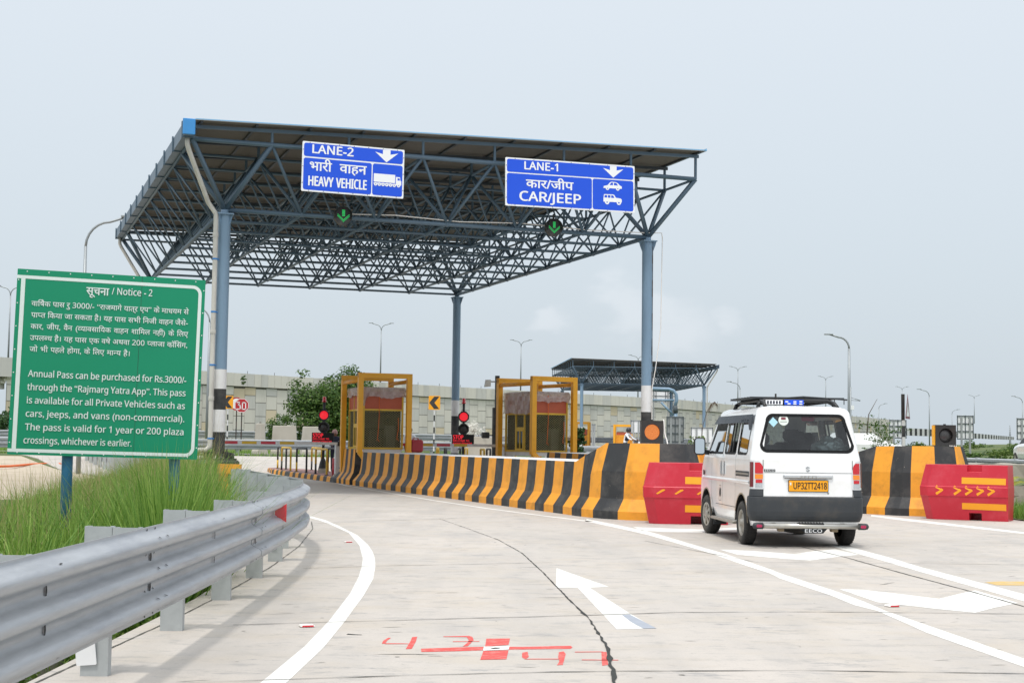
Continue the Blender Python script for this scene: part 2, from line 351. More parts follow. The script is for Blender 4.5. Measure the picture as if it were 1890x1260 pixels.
# ------------------------------------------------------------------ mesh helpers
class MB:
    def __init__(s):
        s.v = []; s.f = []; s.m = []; s.sm = []
    def add(s, verts, faces, mi=0, smooth=False):
        k = len(s.v); s.v.extend([tuple(p) for p in verts])
        for f in faces:
            s.f.append(tuple(i + k for i in f)); s.m.append(mi); s.sm.append(smooth)
        return s
    def quad(s, a, b, c, d, mi=0):
        return s.add([a, b, c, d], [(0, 1, 2, 3)], mi)
    def poly(s, pts, mi=0):
        return s.add(pts, [tuple(range(len(pts)))], mi)
    def box(s, lo, hi, mi=0, T=None, bev=0.0):
        x0, y0, z0 = lo; x1, y1, z1 = hi
        if bev > 0:
            b = min(bev, (x1 - x0) * .45, (y1 - y0) * .45, (z1 - z0) * .45)
            ring = [(x0 + b, y0), (x1 - b, y0), (x1, y0 + b), (x1, y1 - b), (x1 - b, y1), (x0 + b, y1), (x0, y1 - b), (x0, y0 + b)]
            cx, cy = (x0 + x1) / 2, (y0 + y1) / 2
            def ins(p): return (p[0] + (b if p[0] < cx else -b) * (1 if abs(p[0] - cx) > (x1 - x0) / 2 - b * 0.5 else 0), p[1] + (b if p[1] < cy else -b) * (1 if abs(p[1] - cy) > (y1 - y0) / 2 - b * 0.5 else 0))
            ri = [ins(p) for p in ring]
            vs = [(p[0], p[1], z0) for p in ri] + [(p[0], p[1], z0 + b) for p in ring] + [(p[0], p[1], z1 - b) for p in ring] + [(p[0], p[1], z1) for p in ri]
            fs = []
            for k in range(3):
                for i in range(8):
                    j = (i + 1) % 8; fs.append((k * 8 + i, k * 8 + j, k * 8 + 8 + j, k * 8 + 8 + i))
            fs.append(tuple(range(7, -1, -1))); fs.append(tuple(range(24, 32)))
        else:
            vs = [(x0, y0, z0), (x1, y0, z0), (x1, y1, z0), (x0, y1, z0), (x0, y0, z1), (x1, y0, z1), (x1, y1, z1), (x0, y1, z1)]
            fs = [(3, 2, 1, 0), (4, 5, 6, 7), (0, 1, 5, 4), (1, 2, 6, 5), (2, 3, 7, 6), (3, 0, 4, 7)]
        if T is not None: vs = [T @ Vector(p) for p in vs]
        return s.add(vs, fs, mi)
    def tube(s, pts, r, n=8, mi=0, caps=True, smooth=True):
        pts = [Vector(p) for p in pts]; rs = r if isinstance(r, (list, tuple)) else [r] * len(pts)
        t0 = (pts[1] - pts[0]).normalized()
        a = t0.cross(Vector((0, 0, 1)))
        if a.length < 1e-3: a = t0.cross(Vector((1, 0, 0)))
        a.normalize(); vs = []
        for i, p in enumerate(pts):
            if i == 0: t = pts[1] - pts[0]
            elif i == len(pts) - 1: t = pts[-1] - pts[-2]
            else: t = (pts[i + 1] - p).normalized() + (p - pts[i - 1]).normalized()
            t.normalize(); a = (a - t * a.dot(t)).normalized(); b = t.cross(a)
            for k in range(n):
                an = 2 * math.pi * k / n; vs.append(p + (a * math.cos(an) + b * math.sin(an)) * rs[i])
        fs = [(i * n + k, i * n + (k + 1) % n, (i + 1) * n + (k + 1) % n, (i + 1) * n + k) for i in range(len(pts) - 1) for k in range(n)]
        s.add(vs, fs, mi, smooth)
        if caps:
            s.add([], [], mi); base = len(s.v) - len(vs)
            s.f.append(tuple(base + k for k in range(n - 1, -1, -1))); s.m.append(mi); s.sm.append(False)
            s.f.append(tuple(base + (len(pts) - 1) * n + k for k in range(n))); s.m.append(mi); s.sm.append(False)
        return s
    def bar(s, a, b, w, h, mi=0, upv=(0, 0, 1)):
        a = Vector(a); b = Vector(b); t = (b - a).normalized(); u = t.cross(Vector(upv))
        if u.length < 1e-3: u = t.cross(Vector((1, 0, 0)))
        u.normalize(); w2 = u * (w / 2); n2 = u.cross(t) * (h / 2)
        vs = [a - w2 - n2, a + w2 - n2, a + w2 + n2, a - w2 + n2, b - w2 - n2, b + w2 - n2, b + w2 + n2, b - w2 + n2]
        return s.add(vs, [(3, 2, 1, 0), (4, 5, 6, 7), (0, 1, 5, 4), (1, 2, 6, 5), (2, 3, 7, 6), (3, 0, 4, 7)], mi)
    def lathe(s, prof, n=20, mi=0, T=None, smooth=True, mis=None):
        vs = [(r * math.cos(2 * math.pi * k / n), r * math.sin(2 * math.pi * k / n), z) for r, z in prof for k in range(n)]
        if T is not None: vs = [T @ Vector(p) for p in vs]
        k0 = len(s.v); s.v.extend([tuple(p) for p in vs])
        for i in range(len(prof) - 1):
            for k in range(n):
                s.f.append((k0 + i * n + k, k0 + i * n + (k + 1) % n, k0 + (i + 1) * n + (k + 1) % n, k0 + (i + 1) * n + k)); s.m.append(mis[i] if mis else mi); s.sm.append(smooth)
        return s
    def flat(s, loops, T, mi=0, thick=0.0):
        """2D outline (first loop) with holes, T maps (x,y,0)"""
        ls = [[Vector((p[0], p[1], 0)) for p in lp] for lp in loops]
        tris = tessellate_polygon(ls); fl = [p for lp in ls for p in lp]
        mp = T if callable(T) else (lambda p: T @ p)
        A, B, C = fl[tris[0][0]], fl[tris[0][1]], fl[tris[0][2]]
        tr = []
        for t in tris:
            a, b, c = (fl[i] for i in t)
            tr.append(t if (b - a).cross(c - a).z > 0 else (t[0], t[2], t[1]))
        s.add([mp(p) for p in fl], tr, mi)
        if thick:
            s.add([mp(p - Vector((0, 0, thick))) for p in fl], [(t[0], t[2], t[1]) for t in tr], mi)
            for lp in ls:
                n = len(lp); vs = [mp(p) for p in lp] + [mp(p - Vector((0, 0, thick))) for p in lp]
                s.add(vs, [(i, (i + 1) % n, n + (i + 1) % n, n + i) for i in range(n)], mi)
        return s
    def build(s, name, mats, parent=None):
        me = bpy.data.meshes.new(name)
        me.from_pydata([tuple(p) for p in s.v], [], s.f)
        if not isinstance(mats, (list, tuple)): mats = [mats]
        for m in mats: me.materials.append(M[m])
        me.polygons.foreach_set('material_index', s.m); me.polygons.foreach_set('use_smooth', s.sm); me.update()
        o = bpy.data.objects.new(name, me); COL.objects.link(o)
        if parent is not None: o.parent = parent
        return o
def tag(o, label=None, cat=None, group=None, kind=None):
    if label: o['label'] = label
    if cat: o['category'] = cat
    if group: o['group'] = group
    if kind: o['kind'] = kind
    return o
def thing(name, label, cat, loc=(0, 0, 0), rz=0.0, group=None):
    o = bpy.data.objects.new(name, None); COL.objects.link(o)
    o.location = loc; o.rotation_euler = (0, 0, rz); o.empty_display_size = 0.2
    return tag(o, label, cat, group)
def dup(o, loc=None, rz=None, label=None, parent=None):
    c = o.copy(); COL.objects.link(c)
    if parent is not None: c.parent = parent
    if loc is not None: c.location = loc
    if rz is not None: c.rotation_euler = (0, 0, rz)
    if label: c['label'] = label
    for ch in list(o.children): dup(ch, parent=c)
    return c
def rrect(x0, y0, x1, y1, r, n=5):
    pts = []
    for cx, cy, a0 in ((x1 - r, y0 + r, -90), (x1 - r, y1 - r, 0), (x0 + r, y1 - r, 90), (x0 + r, y0 + r, 180)):
        for k in range(n + 1):
            a = R(a0 + 90 * k / n); pts.append((cx + r * math.cos(a), cy + r * math.sin(a)))
    return pts
def circ(cx, cy, r, n=20):
    return [(cx + r * math.cos(2 * math.pi * k / n), cy + r * math.sin(2 * math.pi * k / n)) for k in range(n)]
def frame_T(o, x, y):
    """matrix with origin o, x axis and y axis given, z = x cross y"""
    x = Vector(x).normalized(); y = Vector(y); y = (y - x * y.dot(x)).normalized(); z = x.cross(y)
    return Matrix(((x.x, y.x, z.x, o[0]), (x.y, y.y, z.y, o[1]), (x.z, y.z, z.z, o[2]), (0, 0, 0, 1)))

# ------------------------------------------------------------------ lettering
_TC = {}
def glyphs(body, off=0.0):
    key = (body, off)
    if key in _TC: return _TC[key]
    c = bpy.data.curves.new('lettering', 'FONT'); c.body = body; c.size = 1.0; c.resolution_u = 2; c.offset = off
    o = bpy.data.objects.new('lettering', c); COL.objects.link(o)
    dg = bpy.context.evaluated_depsgraph_get()
    me = bpy.data.meshes.new_from_object(o.evaluated_get(dg))
    v = np.array([p.co[:2] for p in me.vertices]) if len(me.vertices) else np.zeros((0, 2))
    f = [tuple(p.vertices) for p in me.polygons]
    bpy.data.objects.remove(o); bpy.data.curves.remove(c); bpy.data.meshes.remove(me)
    _TC[key] = (v, f)
    return _TC[key]
def adv(seg, off=0.0):
    a, _ = glyphs(seg + '।', off); b, _ = glyphs('।', off)
    return a[:, 0].max() - b[:, 0].max()
def word_geo(word, off=0.0):
    """one word, unit size. {X} = half form of X (its right stem cut), ~ = rakar stroke under the letter before it"""
    V = []; Fs = []; x = 0.0; n = 0
    segs = []; cur = ''; i = 0
    while i < len(word):
        ch = word[i]
        if ch == '{':
            if cur: segs.append(('t', cur)); cur = ''
            j = word.index('}', i); segs.append(('h', word[i + 1:j])); i = j + 1; continue
        if ch == '~':
            segs.append(('t', cur)); cur = ''; segs.append(('r', '')); i += 1; continue
        cur += ch; i += 1
    if cur: segs.append(('t', cur))
    for kind, s in segs:
        if kind == 'r':
            q = np.array([[-0.12, 0.10], [-0.06, 0.10], [-0.24, -0.04], [-0.30, -0.04]]) + [x, 0]
            V.append(q); Fs.append((0 + n, 1 + n, 2 + n, 3 + n)); n += 4; continue
        v, f = glyphs(s, off)
        if kind == 'h':
            cut = v[:, 0].max() - 0.19 if s not in 'कफ' else v[:, 0].max() - 0.12
            bm = bmesh.new(); bv = [bm.verts.new((p[0], p[1], 0)) for p in v]
            for q in f:
                try: bm.faces.new([bv[k] for k in q])
                except ValueError: pass
            bmesh.ops.bisect_plane(bm, geom=bm.verts[:] + bm.edges[:] + bm.faces[:], plane_co=(cut, 0, 0), plane_no=(1, 0, 0), clear_outer=True)
            bm.verts.index_update(); v = np.array([p.co[:2] for p in bm.verts]); f = [tuple(p.index for p in q.verts) for q in bm.faces]; bm.free()
            w = cut
        else: w = adv(s, off)
        V.append(v + [x, 0]); Fs.extend(tuple(k + n for k in q) for q in f); n += len(v); x += w
    return np.concatenate(V), Fs, x
def sans(t):
    """plain sans letters and digits (a clear 1 and road-sign shapes)"""
    o = ''
    for ch in t:
        if 'A' <= ch <= 'Z': o += chr(0x1D5A0 + ord(ch) - 65)
        elif 'a' <= ch <= 'z': o += chr(0x1D5BA + ord(ch) - 97)
        elif '0' <= ch <= '9': o += chr(0x1D7E2 + ord(ch) - 48)
        else: o += ch
    return o
def text_line(mb, text, T, x0, x1, y, size, bold=0.0, mi=0, justify=True, align=None, z=0.0, xs=None):
    """lay the words of text between x0 and x1 (justified), baseline y"""
    ws = [word_geo(sans(w)) for w in text.split(' ')]
    tot = sum(w[2] for w in ws) * size; sp = 0.28 * size
    k = 1.0
    if xs: k = xs
    if align == 'fit': k = (x1 - x0) / (tot + sp * (len(ws) - 1))
    elif justify and len(ws) > 1:
        gap = ((x1 - x0) - tot * k) / (len(ws) - 1)
        if gap < 0.14 * size:
            gap = 0.2 * size; k = ((x1 - x0) - gap * (len(ws) - 1)) / tot
        sp = gap / k
    x = x0
    for v, f, w in ws:
        for q, (bx, by) in enumerate(((0, 0), (1, 0), (-1, 0), (0, 1), (0, -1)) if bold else ((0, 0),)):     # a heavier stroke: shifted copies, each a hair in front of the last
            vs = [T @ Vector((x + p[0] * size * k + bx * bold * size, y + (p[1] + by * bold * .6) * size, z + q * .0004)) for p in v]
            mb.add(vs, f, mi)
        x += (w * size + sp) * k
    return mb

# ================================================================== ground, road, paint
def smooth(t):
    t = max(0.0, min(1.0, t)); return t * t * (3 - 2 * t)
def rise(y):
    return 0.45 * smooth((y - 55) / 20.0) + 0.6 * smooth((y - 92) / 14.0)
XL = [(-6, -2.53), (0, -2.53), (12, -2.55), (14, -2.65), (16, -2.80), (18, -3.02), (19.5, -3.42), (21, -3.9), (22.5, -4.36), (24.5, -4.96), (26, -5.38), (28, -5.8), (30, -6.15), (33, -6.4), (36, -7.3), (39, -8.7), (42, -10.3), (48, -13.2), (56, -17.0), (68, -22.0), (73.5, -25.0)]
def interp(tab, y):
    for (a, b), (c, d) in zip(tab, tab[1:]):
        if y <= c: return b + (d - b) * (max(y, a) - a) / (c - a)
    return tab[-1][1]
def xl(y): return interp(XL, y)
# origin and axes of the toll plaza (lanes run along E2)
PA = Vector((-6.59, 33.1, 0)); E1 = Vector((0.9418, 0.336, 0)); E2 = Vector((-0.336, 0.9418, 0))
YAW = math.atan2(E1.y, E1.x)
def PL(s, t, z=0.0): return PA + E1 * s + E2 * t + Vector((0, 0, z))

OFF = [-3000, -600, -150, -60, -30, -15, -9, -6, -4, -3, -2.2, -1.6, -1.2, -0.95, -0.8, -0.72, -0.3, -0.03, 0.06, 0.6, 3, 8, 20, 45, 80, 150, 400, 3000]
def ground_z(x, y):
    o = x - xl(y)
    z = rise(y) - 0.03
    if o < 0 and y < 60:
        k = 1 - smooth((y - 15) / 6.0)
        if -0.85 < o: z -= 0.45 * k
        elif o > -1.3: z -= 0.12 * k
        else: z += 0.08 * smooth((-o - 1.3) / 2) * (1 - smooth((y - 24) / 12))
    # rising bank on the right beyond the slip road
    if x > 20 and y > 60: z += 1.0 * smooth((y - 62) / 40.0) * smooth((x - 25 - (y - 60) * 0.20) / 16)
    return z
ys = [-8, -2, 0, 1, 2, 3, 4, 5, 6, 7, 8, 9, 10, 11, 12, 13, 14, 15, 16, 17, 18, 19, 20, 21, 22, 23, 24, 25, 26, 27, 28, 29, 30, 31, 32, 33, 34, 35, 36, 38, 40, 42, 45, 48, 52, 55, 58, 61, 64, 67, 70, 73.5, 76, 80, 85, 90, 96, 103, 112, 125, 150, 200, 300, 600, 1400, 3500]
mb = MB(); nx = len(OFF)
vs = []
for y in ys:
    for o in OFF:
        x = xl(y) + o
        vs.append((x, y, ground_z(x, y)))
mb.add(vs, [(j * nx + i, j * nx + i + 1, (j + 1) * nx + i + 1, (j + 1) * nx + i) for j in range(len(ys) - 1) for i in range(nx - 1)], 0, True)
tag(mb.build('ground', 'earth'), kind='structure')

mb = MB(); yr = [y for y in ys if y <= 73.5]
for y0, y1 in zip(yr, yr[1:]):
    a, b = xl(y0), xl(y1); z0, z1 = rise(y0), rise(y1)
    mb.quad((a, y0, z0), (60, y0, z0), (60, y1, z1), (b, y1, z1))
    mb.quad((a, y1 * 0 + y0, z0 - 0.55), (a, y0, z0), (b, y1, z1), (b, y1, z1 - 0.55), 0)
road = tag(mb.build('road', ['road_concrete']), kind='structure')

# drain wall on the verge side of the ditch
mb = MB()
for y0, y1 in zip(ys, ys[1:]):
    if y1 > 16: break
    for (oa, za), (ob, zb) in (((-0.66, -0.7), (-0.66, -0.16)), ((-0.66, -0.16), (-0.80, -0.16)), ((-0.80, -0.16), (-0.80, -0.7))):
        mb.quad((xl(y0) + oa, y0, za), (xl(y1) + oa, y1, za), (xl(y1) + ob, y1, zb), (xl(y0) + ob, y0, zb))
tag(mb.build('drain_wall', 'concrete_old'), 'old concrete drain wall beside the road edge behind the guardrail', 'drain wall')

# bare earth and the grass of the far right verge
def sheet(name, pts, z, m, kind='structure'):
    mb = MB(); cx = sum(p[0] for p in pts) / len(pts); cy = sum(p[1] for p in pts) / len(pts)
    bm = bmesh.new(); bm.faces.new([bm.verts.new((p[0], p[1], 0)) for p in pts])
    bmesh.ops.triangulate(bm, faces=bm.faces[:])
    for k in range(5):
        bmesh.ops.subdivide_edges(bm, edges=[e for e in bm.edges if e.calc_length() > 4], cuts=1, use_grid_fill=False)
        bmesh.ops.triangulate(bm, faces=bm.faces[:])
    for v in bm.verts: v.co.z = rise(v.co.y) + z
    bm.normal_update()
    for f in bm.faces:
        if f.normal.z < 0: f.normal_flip()
    me = bpy.data.meshes.new(name); bm.to_mesh(me); bm.free(); me.materials.append(M[m])
    o = bpy.data.objects.new(name, me); COL.objects.link(o); return tag(o, kind=kind)
sheet('dirt_path', [(-70, 14), (-6.2, 15.5), (-6.5, 18), (-7.2, 23), (-8.6, 29), (-9.6, 35), (-11.2, 42), (-14.4, 50), (-18, 58), (-23, 69), (-70, 69)], 0.012, 'dirt')
sheet('verge', [(9.3, 26.6), (60, 24.5), (60, 72), (14, 72), (4.0, 56), (7.2, 46), (9.6, 36), (9.15, 29.6)], 0.02, 'earth')
# far carriageway behind the verge on the left
sheet('far_plaza', [(-2, 98), (60, 98), (60, 165), (-2, 165)], 0.02, 'road_concrete')
sheet('side_road', [(-160, 76.5), (-30, 77), (26, 77), (30, 84), (-30, 84), (-160, 82)], 0.02, 'asphalt')

def cr(k, ox, oy):
    return lambda pts: [(ox + p[0] / k, oy + p[1] / k) for p in pts]
def paint(pts, m='road_white', z=0.0016, name='road_marking', lab=None):
    mb = MB(); q = [G(u, v) for u, v in pts]
    mb.flat([[(p.x, p.y) for p in q]], Matrix.Translation((0, 0, z)))
    o = mb.build(name, m, road); o['kind'] = 'structure'
    return o
def stroke(pts, w, m, z=0.0016, name='road_marking', jag=0.0):
    """a strip of width w (metres) along photo positions"""
    q = [G(u, v) for u, v in pts]; mb = MB()
    fine = []
    for a, b in zip(q, q[1:]):
        n = max(1, int((b - a).length / 0.12)) if jag else 1
        for i in range(n): fine.append(a.lerp(b, i / n))
    fine.append(q[-1]); L = []
    for i, p in enumerate(fine):
        t = (fine[min(i + 1, len(fine) - 1)] - fine[max(i - 1, 0)]); t.z = 0; t.normalize(); nn = Vector((-t.y, t.x, 0))
        ww = w if not isinstance(w, (list, tuple)) else w[0] + (w[1] - w[0]) * i / (len(fine) - 1)
        j = jag * rnd.uniform(-1, 1); k = jag * rnd.uniform(-1, 1)
        L.append((p + nn * (ww / 2 + k) + Vector((0, 0, z)), p - nn * (ww / 2 + j) + Vector((0, 0, z))))
    for (a, b), (c, d) in zip(L, L[1:]): mb.quad(a, b, d, c)
    o = mb.build(name, m, road); o['kind'] = 'structure'
    return o
c4 = cr(2.554, 460, 950); c5 = cr(2.554, 1150, 940); c6 = cr(6.3, 940, 1040)
outer = [(262, -5), (290, 5), (360, 24), (420, 50), (510, 95), (560, 140), (580, 170), (592, 200), (595, 240), (585, 300), (540, 378), (450, 502), (350, 625), (180, 785), (0, 930), (-200, 1085)]
inner = [(-350, 1085), (-135, 930), (60, 785), (260, 620), (375, 500), (475, 370), (516, 290), (531, 240), (535, 205), (520, 145), (470, 85), (390, 48), (330, 25), (285, 14), (258, 2)]
paint(c4(outer + inner))
paint(c6([(550, 50), (1160, 268), (935, 278), (1390, 570), (1700, 750), (1250, 762), (1090, 590), (795, 278), (540, 278)]))
paint(c6([(1310, 595), (1400, 590), (1560, 672), (1712, 752), (1560, 754), (1420, 680)]), 'road_grey', 0.0026)
paint(c5([(-170, 44), (0, 78), (130, 105), (400, 185), (480, 208), (700, 283), (740, 300), (1020, 390), (1140, 435), (1240, 478), (1890, 702), (2300, 850), (2290, 900), (1890, 742), (1430, 580), (1330, 535), (1250, 500), (1200, 478), (1090, 450), (980, 405), (740, 325), (690, 300), (560, 258), (410, 205), (110, 118), (0, 93), (-180, 54)]))
paint(c5([(1000, 166), (1080, 178), (1250, 224), (1400, 270), (1890, 398), (2300, 505), (2300, 545), (1890, 432), (1400, 293), (1230, 243), (1060, 196), (960, 166)]))
paint(c5([(455, 188), (530, 190), (660, 198), (805, 209), (900, 195), (1000, 186), (1112, 212), (990, 226), (880, 240), (760, 232), (540, 213)]))
paint(c5([(1020, 375), (1130, 378), (1300, 397), (1490, 420), (1570, 400), (1660, 380), (1862, 440), (1755, 462), (1660, 486), (1450, 465), (1200, 437)]))
paint(c5([(1170, 24), (1330, 42), (1890, 106), (2300, 152), (2300, 164), (1890, 114), (1320, 52), (1168, 32)]))
paint(c5([(48, 82), (200, 88), (370, 93), (545, 84), (545, 94), (370, 108), (200, 106), (90, 99)]))
paint(c5([(1705, 342), (1780, 338), (1890, 339), (2150, 344), (2150, 362), (1890, 358), (1760, 356)]), 'road_ochre')
stroke([(505, 872), (560, 879), (615, 889), (640, 896), (700, 906), (800, 923), (900, 938), (1000, 951), (1090, 962)], 0.12, 'road_white')
# worker's red survey mark
paint(c4([(810, 630), (1000, 623), (1110, 621), (1300, 621), (1515, 616), (1524, 623), (1515, 630), (1300, 633), (1110, 637), (960, 642), (812, 645)]), 'road_red', 0.0016)
paint(c4([(1118, 583), (1229, 582), (1222, 612), (1112, 620)]), 'road_red', 0.0022)
paint(c4([(1104, 641), (1222, 638), (1212, 680), (1089, 682)]), 'road_red', 0.0022)
paint(c4([(1106, 621), (1228, 618), (1222, 635), (1102, 640)]), 'road_white', 0.0030)
paint(c4([(1135, 630), (1160, 626), (1190, 627), (1175, 631), (1150, 633)]), 'crack', 0.0038)
for pts in ([(625, 606), (632, 592), (655, 578), (668, 579), (650, 592), (640, 606)], [(640, 604), (750, 605), (750, 608), (640, 608)], [(768, 575), (792, 573), (786, 595), (766, 630), (738, 632), (750, 610), (760, 595)],
            [(915, 572), (1035, 569), (1052, 574), (1058, 590), (1030, 618), (1006, 620), (1030, 600), (1035, 588), (1025, 575), (915, 574.5)], [(960, 595), (1085, 594), (1085, 597), (960, 598)],
            [(1287, 648), (1312, 644), (1318, 668), (1300, 680), (1286, 670)], [(1300, 677), (1460, 677), (1460, 680), (1300, 680)], [(1460, 646), (1482, 642), (1492, 655), (1478, 706), (1450, 708), (1462, 690), (1456, 668)],
            [(1535, 644), (1668, 643), (1668, 646), (1535, 647)], [(1660, 645), (1684, 645), (1692, 706), (1664, 710), (1662, 690)], [(1568, 681), (1740, 682), (1740, 685), (1568, 684)]):
    paint(c4(pts), 'road_red', 0.0016)
# slab joints
J = 0.0042
stroke([(430, 1153), (640, 1147), (860, 1141), (1000, 1137.5), (1090, 1135), (1250, 1130), (1480, 1129), (1650, 1130), (1890, 1133), (2050, 1134)], 0.014, 'joint', J, 'slab_joint', 0.006)
stroke([(300, 1262), (546, 1253), (760, 1246), (1020, 1240), (1150, 1238.5), (1480, 1237), (1890, 1243), (2100, 1246)], 0.013, 'joint', J, 'slab_joint', 0.006)
stroke([(560, 1049), (700, 1044), (860, 1041), (1020, 1038)], 0.012, 'joint', J, 'slab_joint', 0.004)
stroke([(580, 966), (690, 961), (811, 957), (960, 952), (1060, 949)], 0.016, 'joint', J, 'slab_joint', 0.004)
stroke([(1190, 998), (1400, 1038), (1560, 1038), (1890, 1042)], 0.012, 'joint', J, 'slab_joint', 0.004)
stroke([(585, 908), (700, 905.5), (760, 904)], 0.014, 'joint', J, 'slab_joint', 0.004)
stroke([(1480, 1009), (1560, 1028), (1660, 1056), (1780, 1088), (1890, 1119), (2050, 1160)], 0.018, 'joint', J, 'slab_joint', 0.004)
stroke([(811, 957), (860, 974), (920, 996), (963, 1020), (1000, 1054), (1027, 1082), (1055, 1111), (1079, 1133)], [0.007, 0.013], 'crack', J, 'slab_joint', 0.004)
stroke([(1075, 1130), (1084, 1138), (1097, 1156), (1110, 1177), (1119, 1192), (1125, 1215), (1132, 1250), (1138, 1290)], [0.018, 0.026], 'crack', J + 0.0008, 'slab_joint', 0.012)
stroke([(62, 1262), (200, 1198), (330, 1138), (420, 1092), (500, 1046), (552, 1008), (577, 976), (575, 962)], 0.012, 'joint', J, 'slab_joint', 0.004)
stroke([(640, 1170), (655, 1170.5), (668, 1171)], .045, 'crack', 0.0016, 'road_stain', 0.015)
# small scratches, grit and drips lying about on the slabs
mb = MB(); rf = random.Random(77); jd = Vector((.978, .205, 0)); jn = Vector((-.205, .978, 0))
for k in range(380):
    y = 7.0 + 22 * rf.random() ** 1.3; x = rf.uniform(xl(y) + .2, 9.0); c = Vector((x, y, .0012))
    if rf.random() < .72:
        L = rf.uniform(.015, .09) * rf.choice((1, 1, 1, 2.2)); w = rf.uniform(.003, .009); d = (jd + jn * rf.gauss(0, .25)).normalized(); q = Vector((-d.y, d.x, 0))
        mb.add([c - d * L, c - d * L * .2 - q * w, c + d * L * .5 - q * w * .7, c + d * L, c + d * L * .3 + q * w, c - d * L * .5 + q * w * .6], [(0, 1, 2, 3, 4, 5)], rf.choice((0, 0, 0, 1)))
    else:
        r0 = rf.uniform(.005, .02); mb.add([c + Vector((math.cos(a) * r0 * rf.uniform(.6, 1.3), math.sin(a) * r0 * rf.uniform(.6, 1.3), 0)) for a in [6.283 * i / 7 for i in range(7)]], [tuple(range(7))], rf.choice((0, 0, 1)))
o = mb.build('road_stain', ['road_fleck', 'crack'], road); o['kind'] = 'structure'
# ------------------------------------------------------------------ road studs
def stud(u, v, label):
    t = thing('road_stud', label, 'road stud', G(u, v), YAW, 'red reflective road studs')
    mb = MB(); mb.box((-.05, -.045, 0), (.05, .045, .016), 0, bev=.008); mb.build('stud_body', 'tape_white', t)
    mb = MB(); mb.bar((-.04, -.043, .0095), (.04, -.043, .0095), .006, .011, 0, (0, .3, 1)); mb.build('reflector', 'lens_red', t)
stud(566, 1156, 'red and white road stud left of the curved white line, nearest the camera')
stud(643, 1000.5, 'red road stud beside the bend of the curved white line')
stud(1646, 1119, 'red and white road stud on the cracked line under the right arrow')

# ================================================================== striped concrete barriers
PROF_LOW = lambda zt: [(0.18, 0.0), (0.18, 0.14), (0.03, 0.35), (0.0, 0.5), (-0.04, zt)]
def PROF_HI(zt):
    k = smooth((zt - .97) / .34); return [(0.18, 0.0), (0.18, 0.14), (0.03, 0.35), (0.0, 0.82 * k + .5 * (1 - k)), (-0.04 - .1 * k, zt)]
def prof_kerb(zt): return [(0.05, 0.0), (0.03, zt * .8), (0.0, zt)]
def striped(name, label, path, prof, stripe=0.42, top='white_paint', cat='concrete barrier', group=None, start=0, z0=0.0, marks=None):
    """closed wall with path (x, y, ztop), striped along its length"""
    pts = [Vector(p) for p in path]; n = len(pts)
    fine = []; 
    for i in range(n):
        a, b = pts[i], pts[(i + 1) % n]
        L = math.hypot(b.x - a.x, b.y - a.y); k = max(1, round(L / (stripe / 6)))
        for j in range(k): fine.append(a.lerp(b, j / k))
    m = len(fine); nor = []
    for i in range(m):
        t1 = (fine[i] - fine[i - 1]); t2 = (fine[(i + 1) % m] - fine[i]); t1.z = t2.z = 0
        n1 = Vector((t1.y, -t1.x, 0)).normalized(); n2 = Vector((t2.y, -t2.x, 0)).normalized()
        nn = (n1 + n2); nn = nn / max(0.5, nn.length ** 2 / 2); nor.append(nn)
    area = sum(a.x * b.y - b.x * a.y for a, b in zip(fine, fine[1:] + fine[:1]))
    sgn = 1 if area > 0 else -1
    mb = MB(); rows = []
    for p, nn in zip(fine, nor):
        rows.append([(p.x + nn.x * o * sgn, p.y + nn.y * o * sgn, z + z0) for o, z in prof(p.z)])
    acc = 0.0; r = len(rows[0])
    for i in range(m):
        a, b = rows[i], rows[(i + 1) % m]
        mid = acc + .5 * (Vector(fine[(i + 1) % m]).xy - Vector(fine[i]).xy).length
        if marks and mid > marks[0] and mid < marks[-1]: mi = sum(mid > q for q in marks) % 2 ^ 1
        elif marks: mi = (1 + int((marks[0] - mid) / stripe)) % 2 if mid < marks[0] else int((mid - marks[-1]) / stripe) % 2
        else: mi = int((mid + start) / stripe) % 2
        f = (a[0], b[0]); acc += (Vector(fine[(i + 1) % m]).xy - Vector(fine[i]).xy).length
        for k in range(r - 1):
            q = (a[k], b[k], b[k + 1], a[k + 1]) if sgn > 0 else (b[k], a[k], a[k + 1], b[k + 1])
            mb.quad(*q, mi=mi)
    tops = [row[-1] for row in rows]
    tris = tessellate_polygon([[Vector((p[0], p[1], 0)) for p in tops]])
    fl = []
    for t in tris:
        a, b, c = (Vector(tops[i]) for i in t)
        fl.append(t if (b - a).cross(c - a).z > 0 else (t[0], t[2], t[1]))
    mb.add(tops, fl, 2)
    t = tag(mb.build(name, ['black_paint', 'yellow', top]), label, cat, group)
    return t
def c3(p, z): return (p.x, p.y, z)
striped('striped_barrier', 'long black and yellow striped concrete barrier between the two lanes, with a high rounded nose', [
    c3(PL(5.28, 8.1), .963), c3(PL(5.28, -8.3), .963), (1.34, 26.5, 1.12), (1.57, 25.98, 1.31), (1.75, 25.66, 1.31), (2.1, 25.32, 1.31), (2.55, 25.14, 1.31), (3.05, 25.2, 1.31), (3.38, 25.6, 1.31), (3.2, 26.5, 1.31), (2.95, 27.2, 1.0), c3(PL(6.92, -7.0), .963), c3(PL(6.92, 8.1), .963)],
    PROF_HI, 0.49, 'white_paint', group='striped concrete barriers', marks=[16.4 + q for q in (.43, .80, 1.2, 1.85, 2.45, 2.92)])
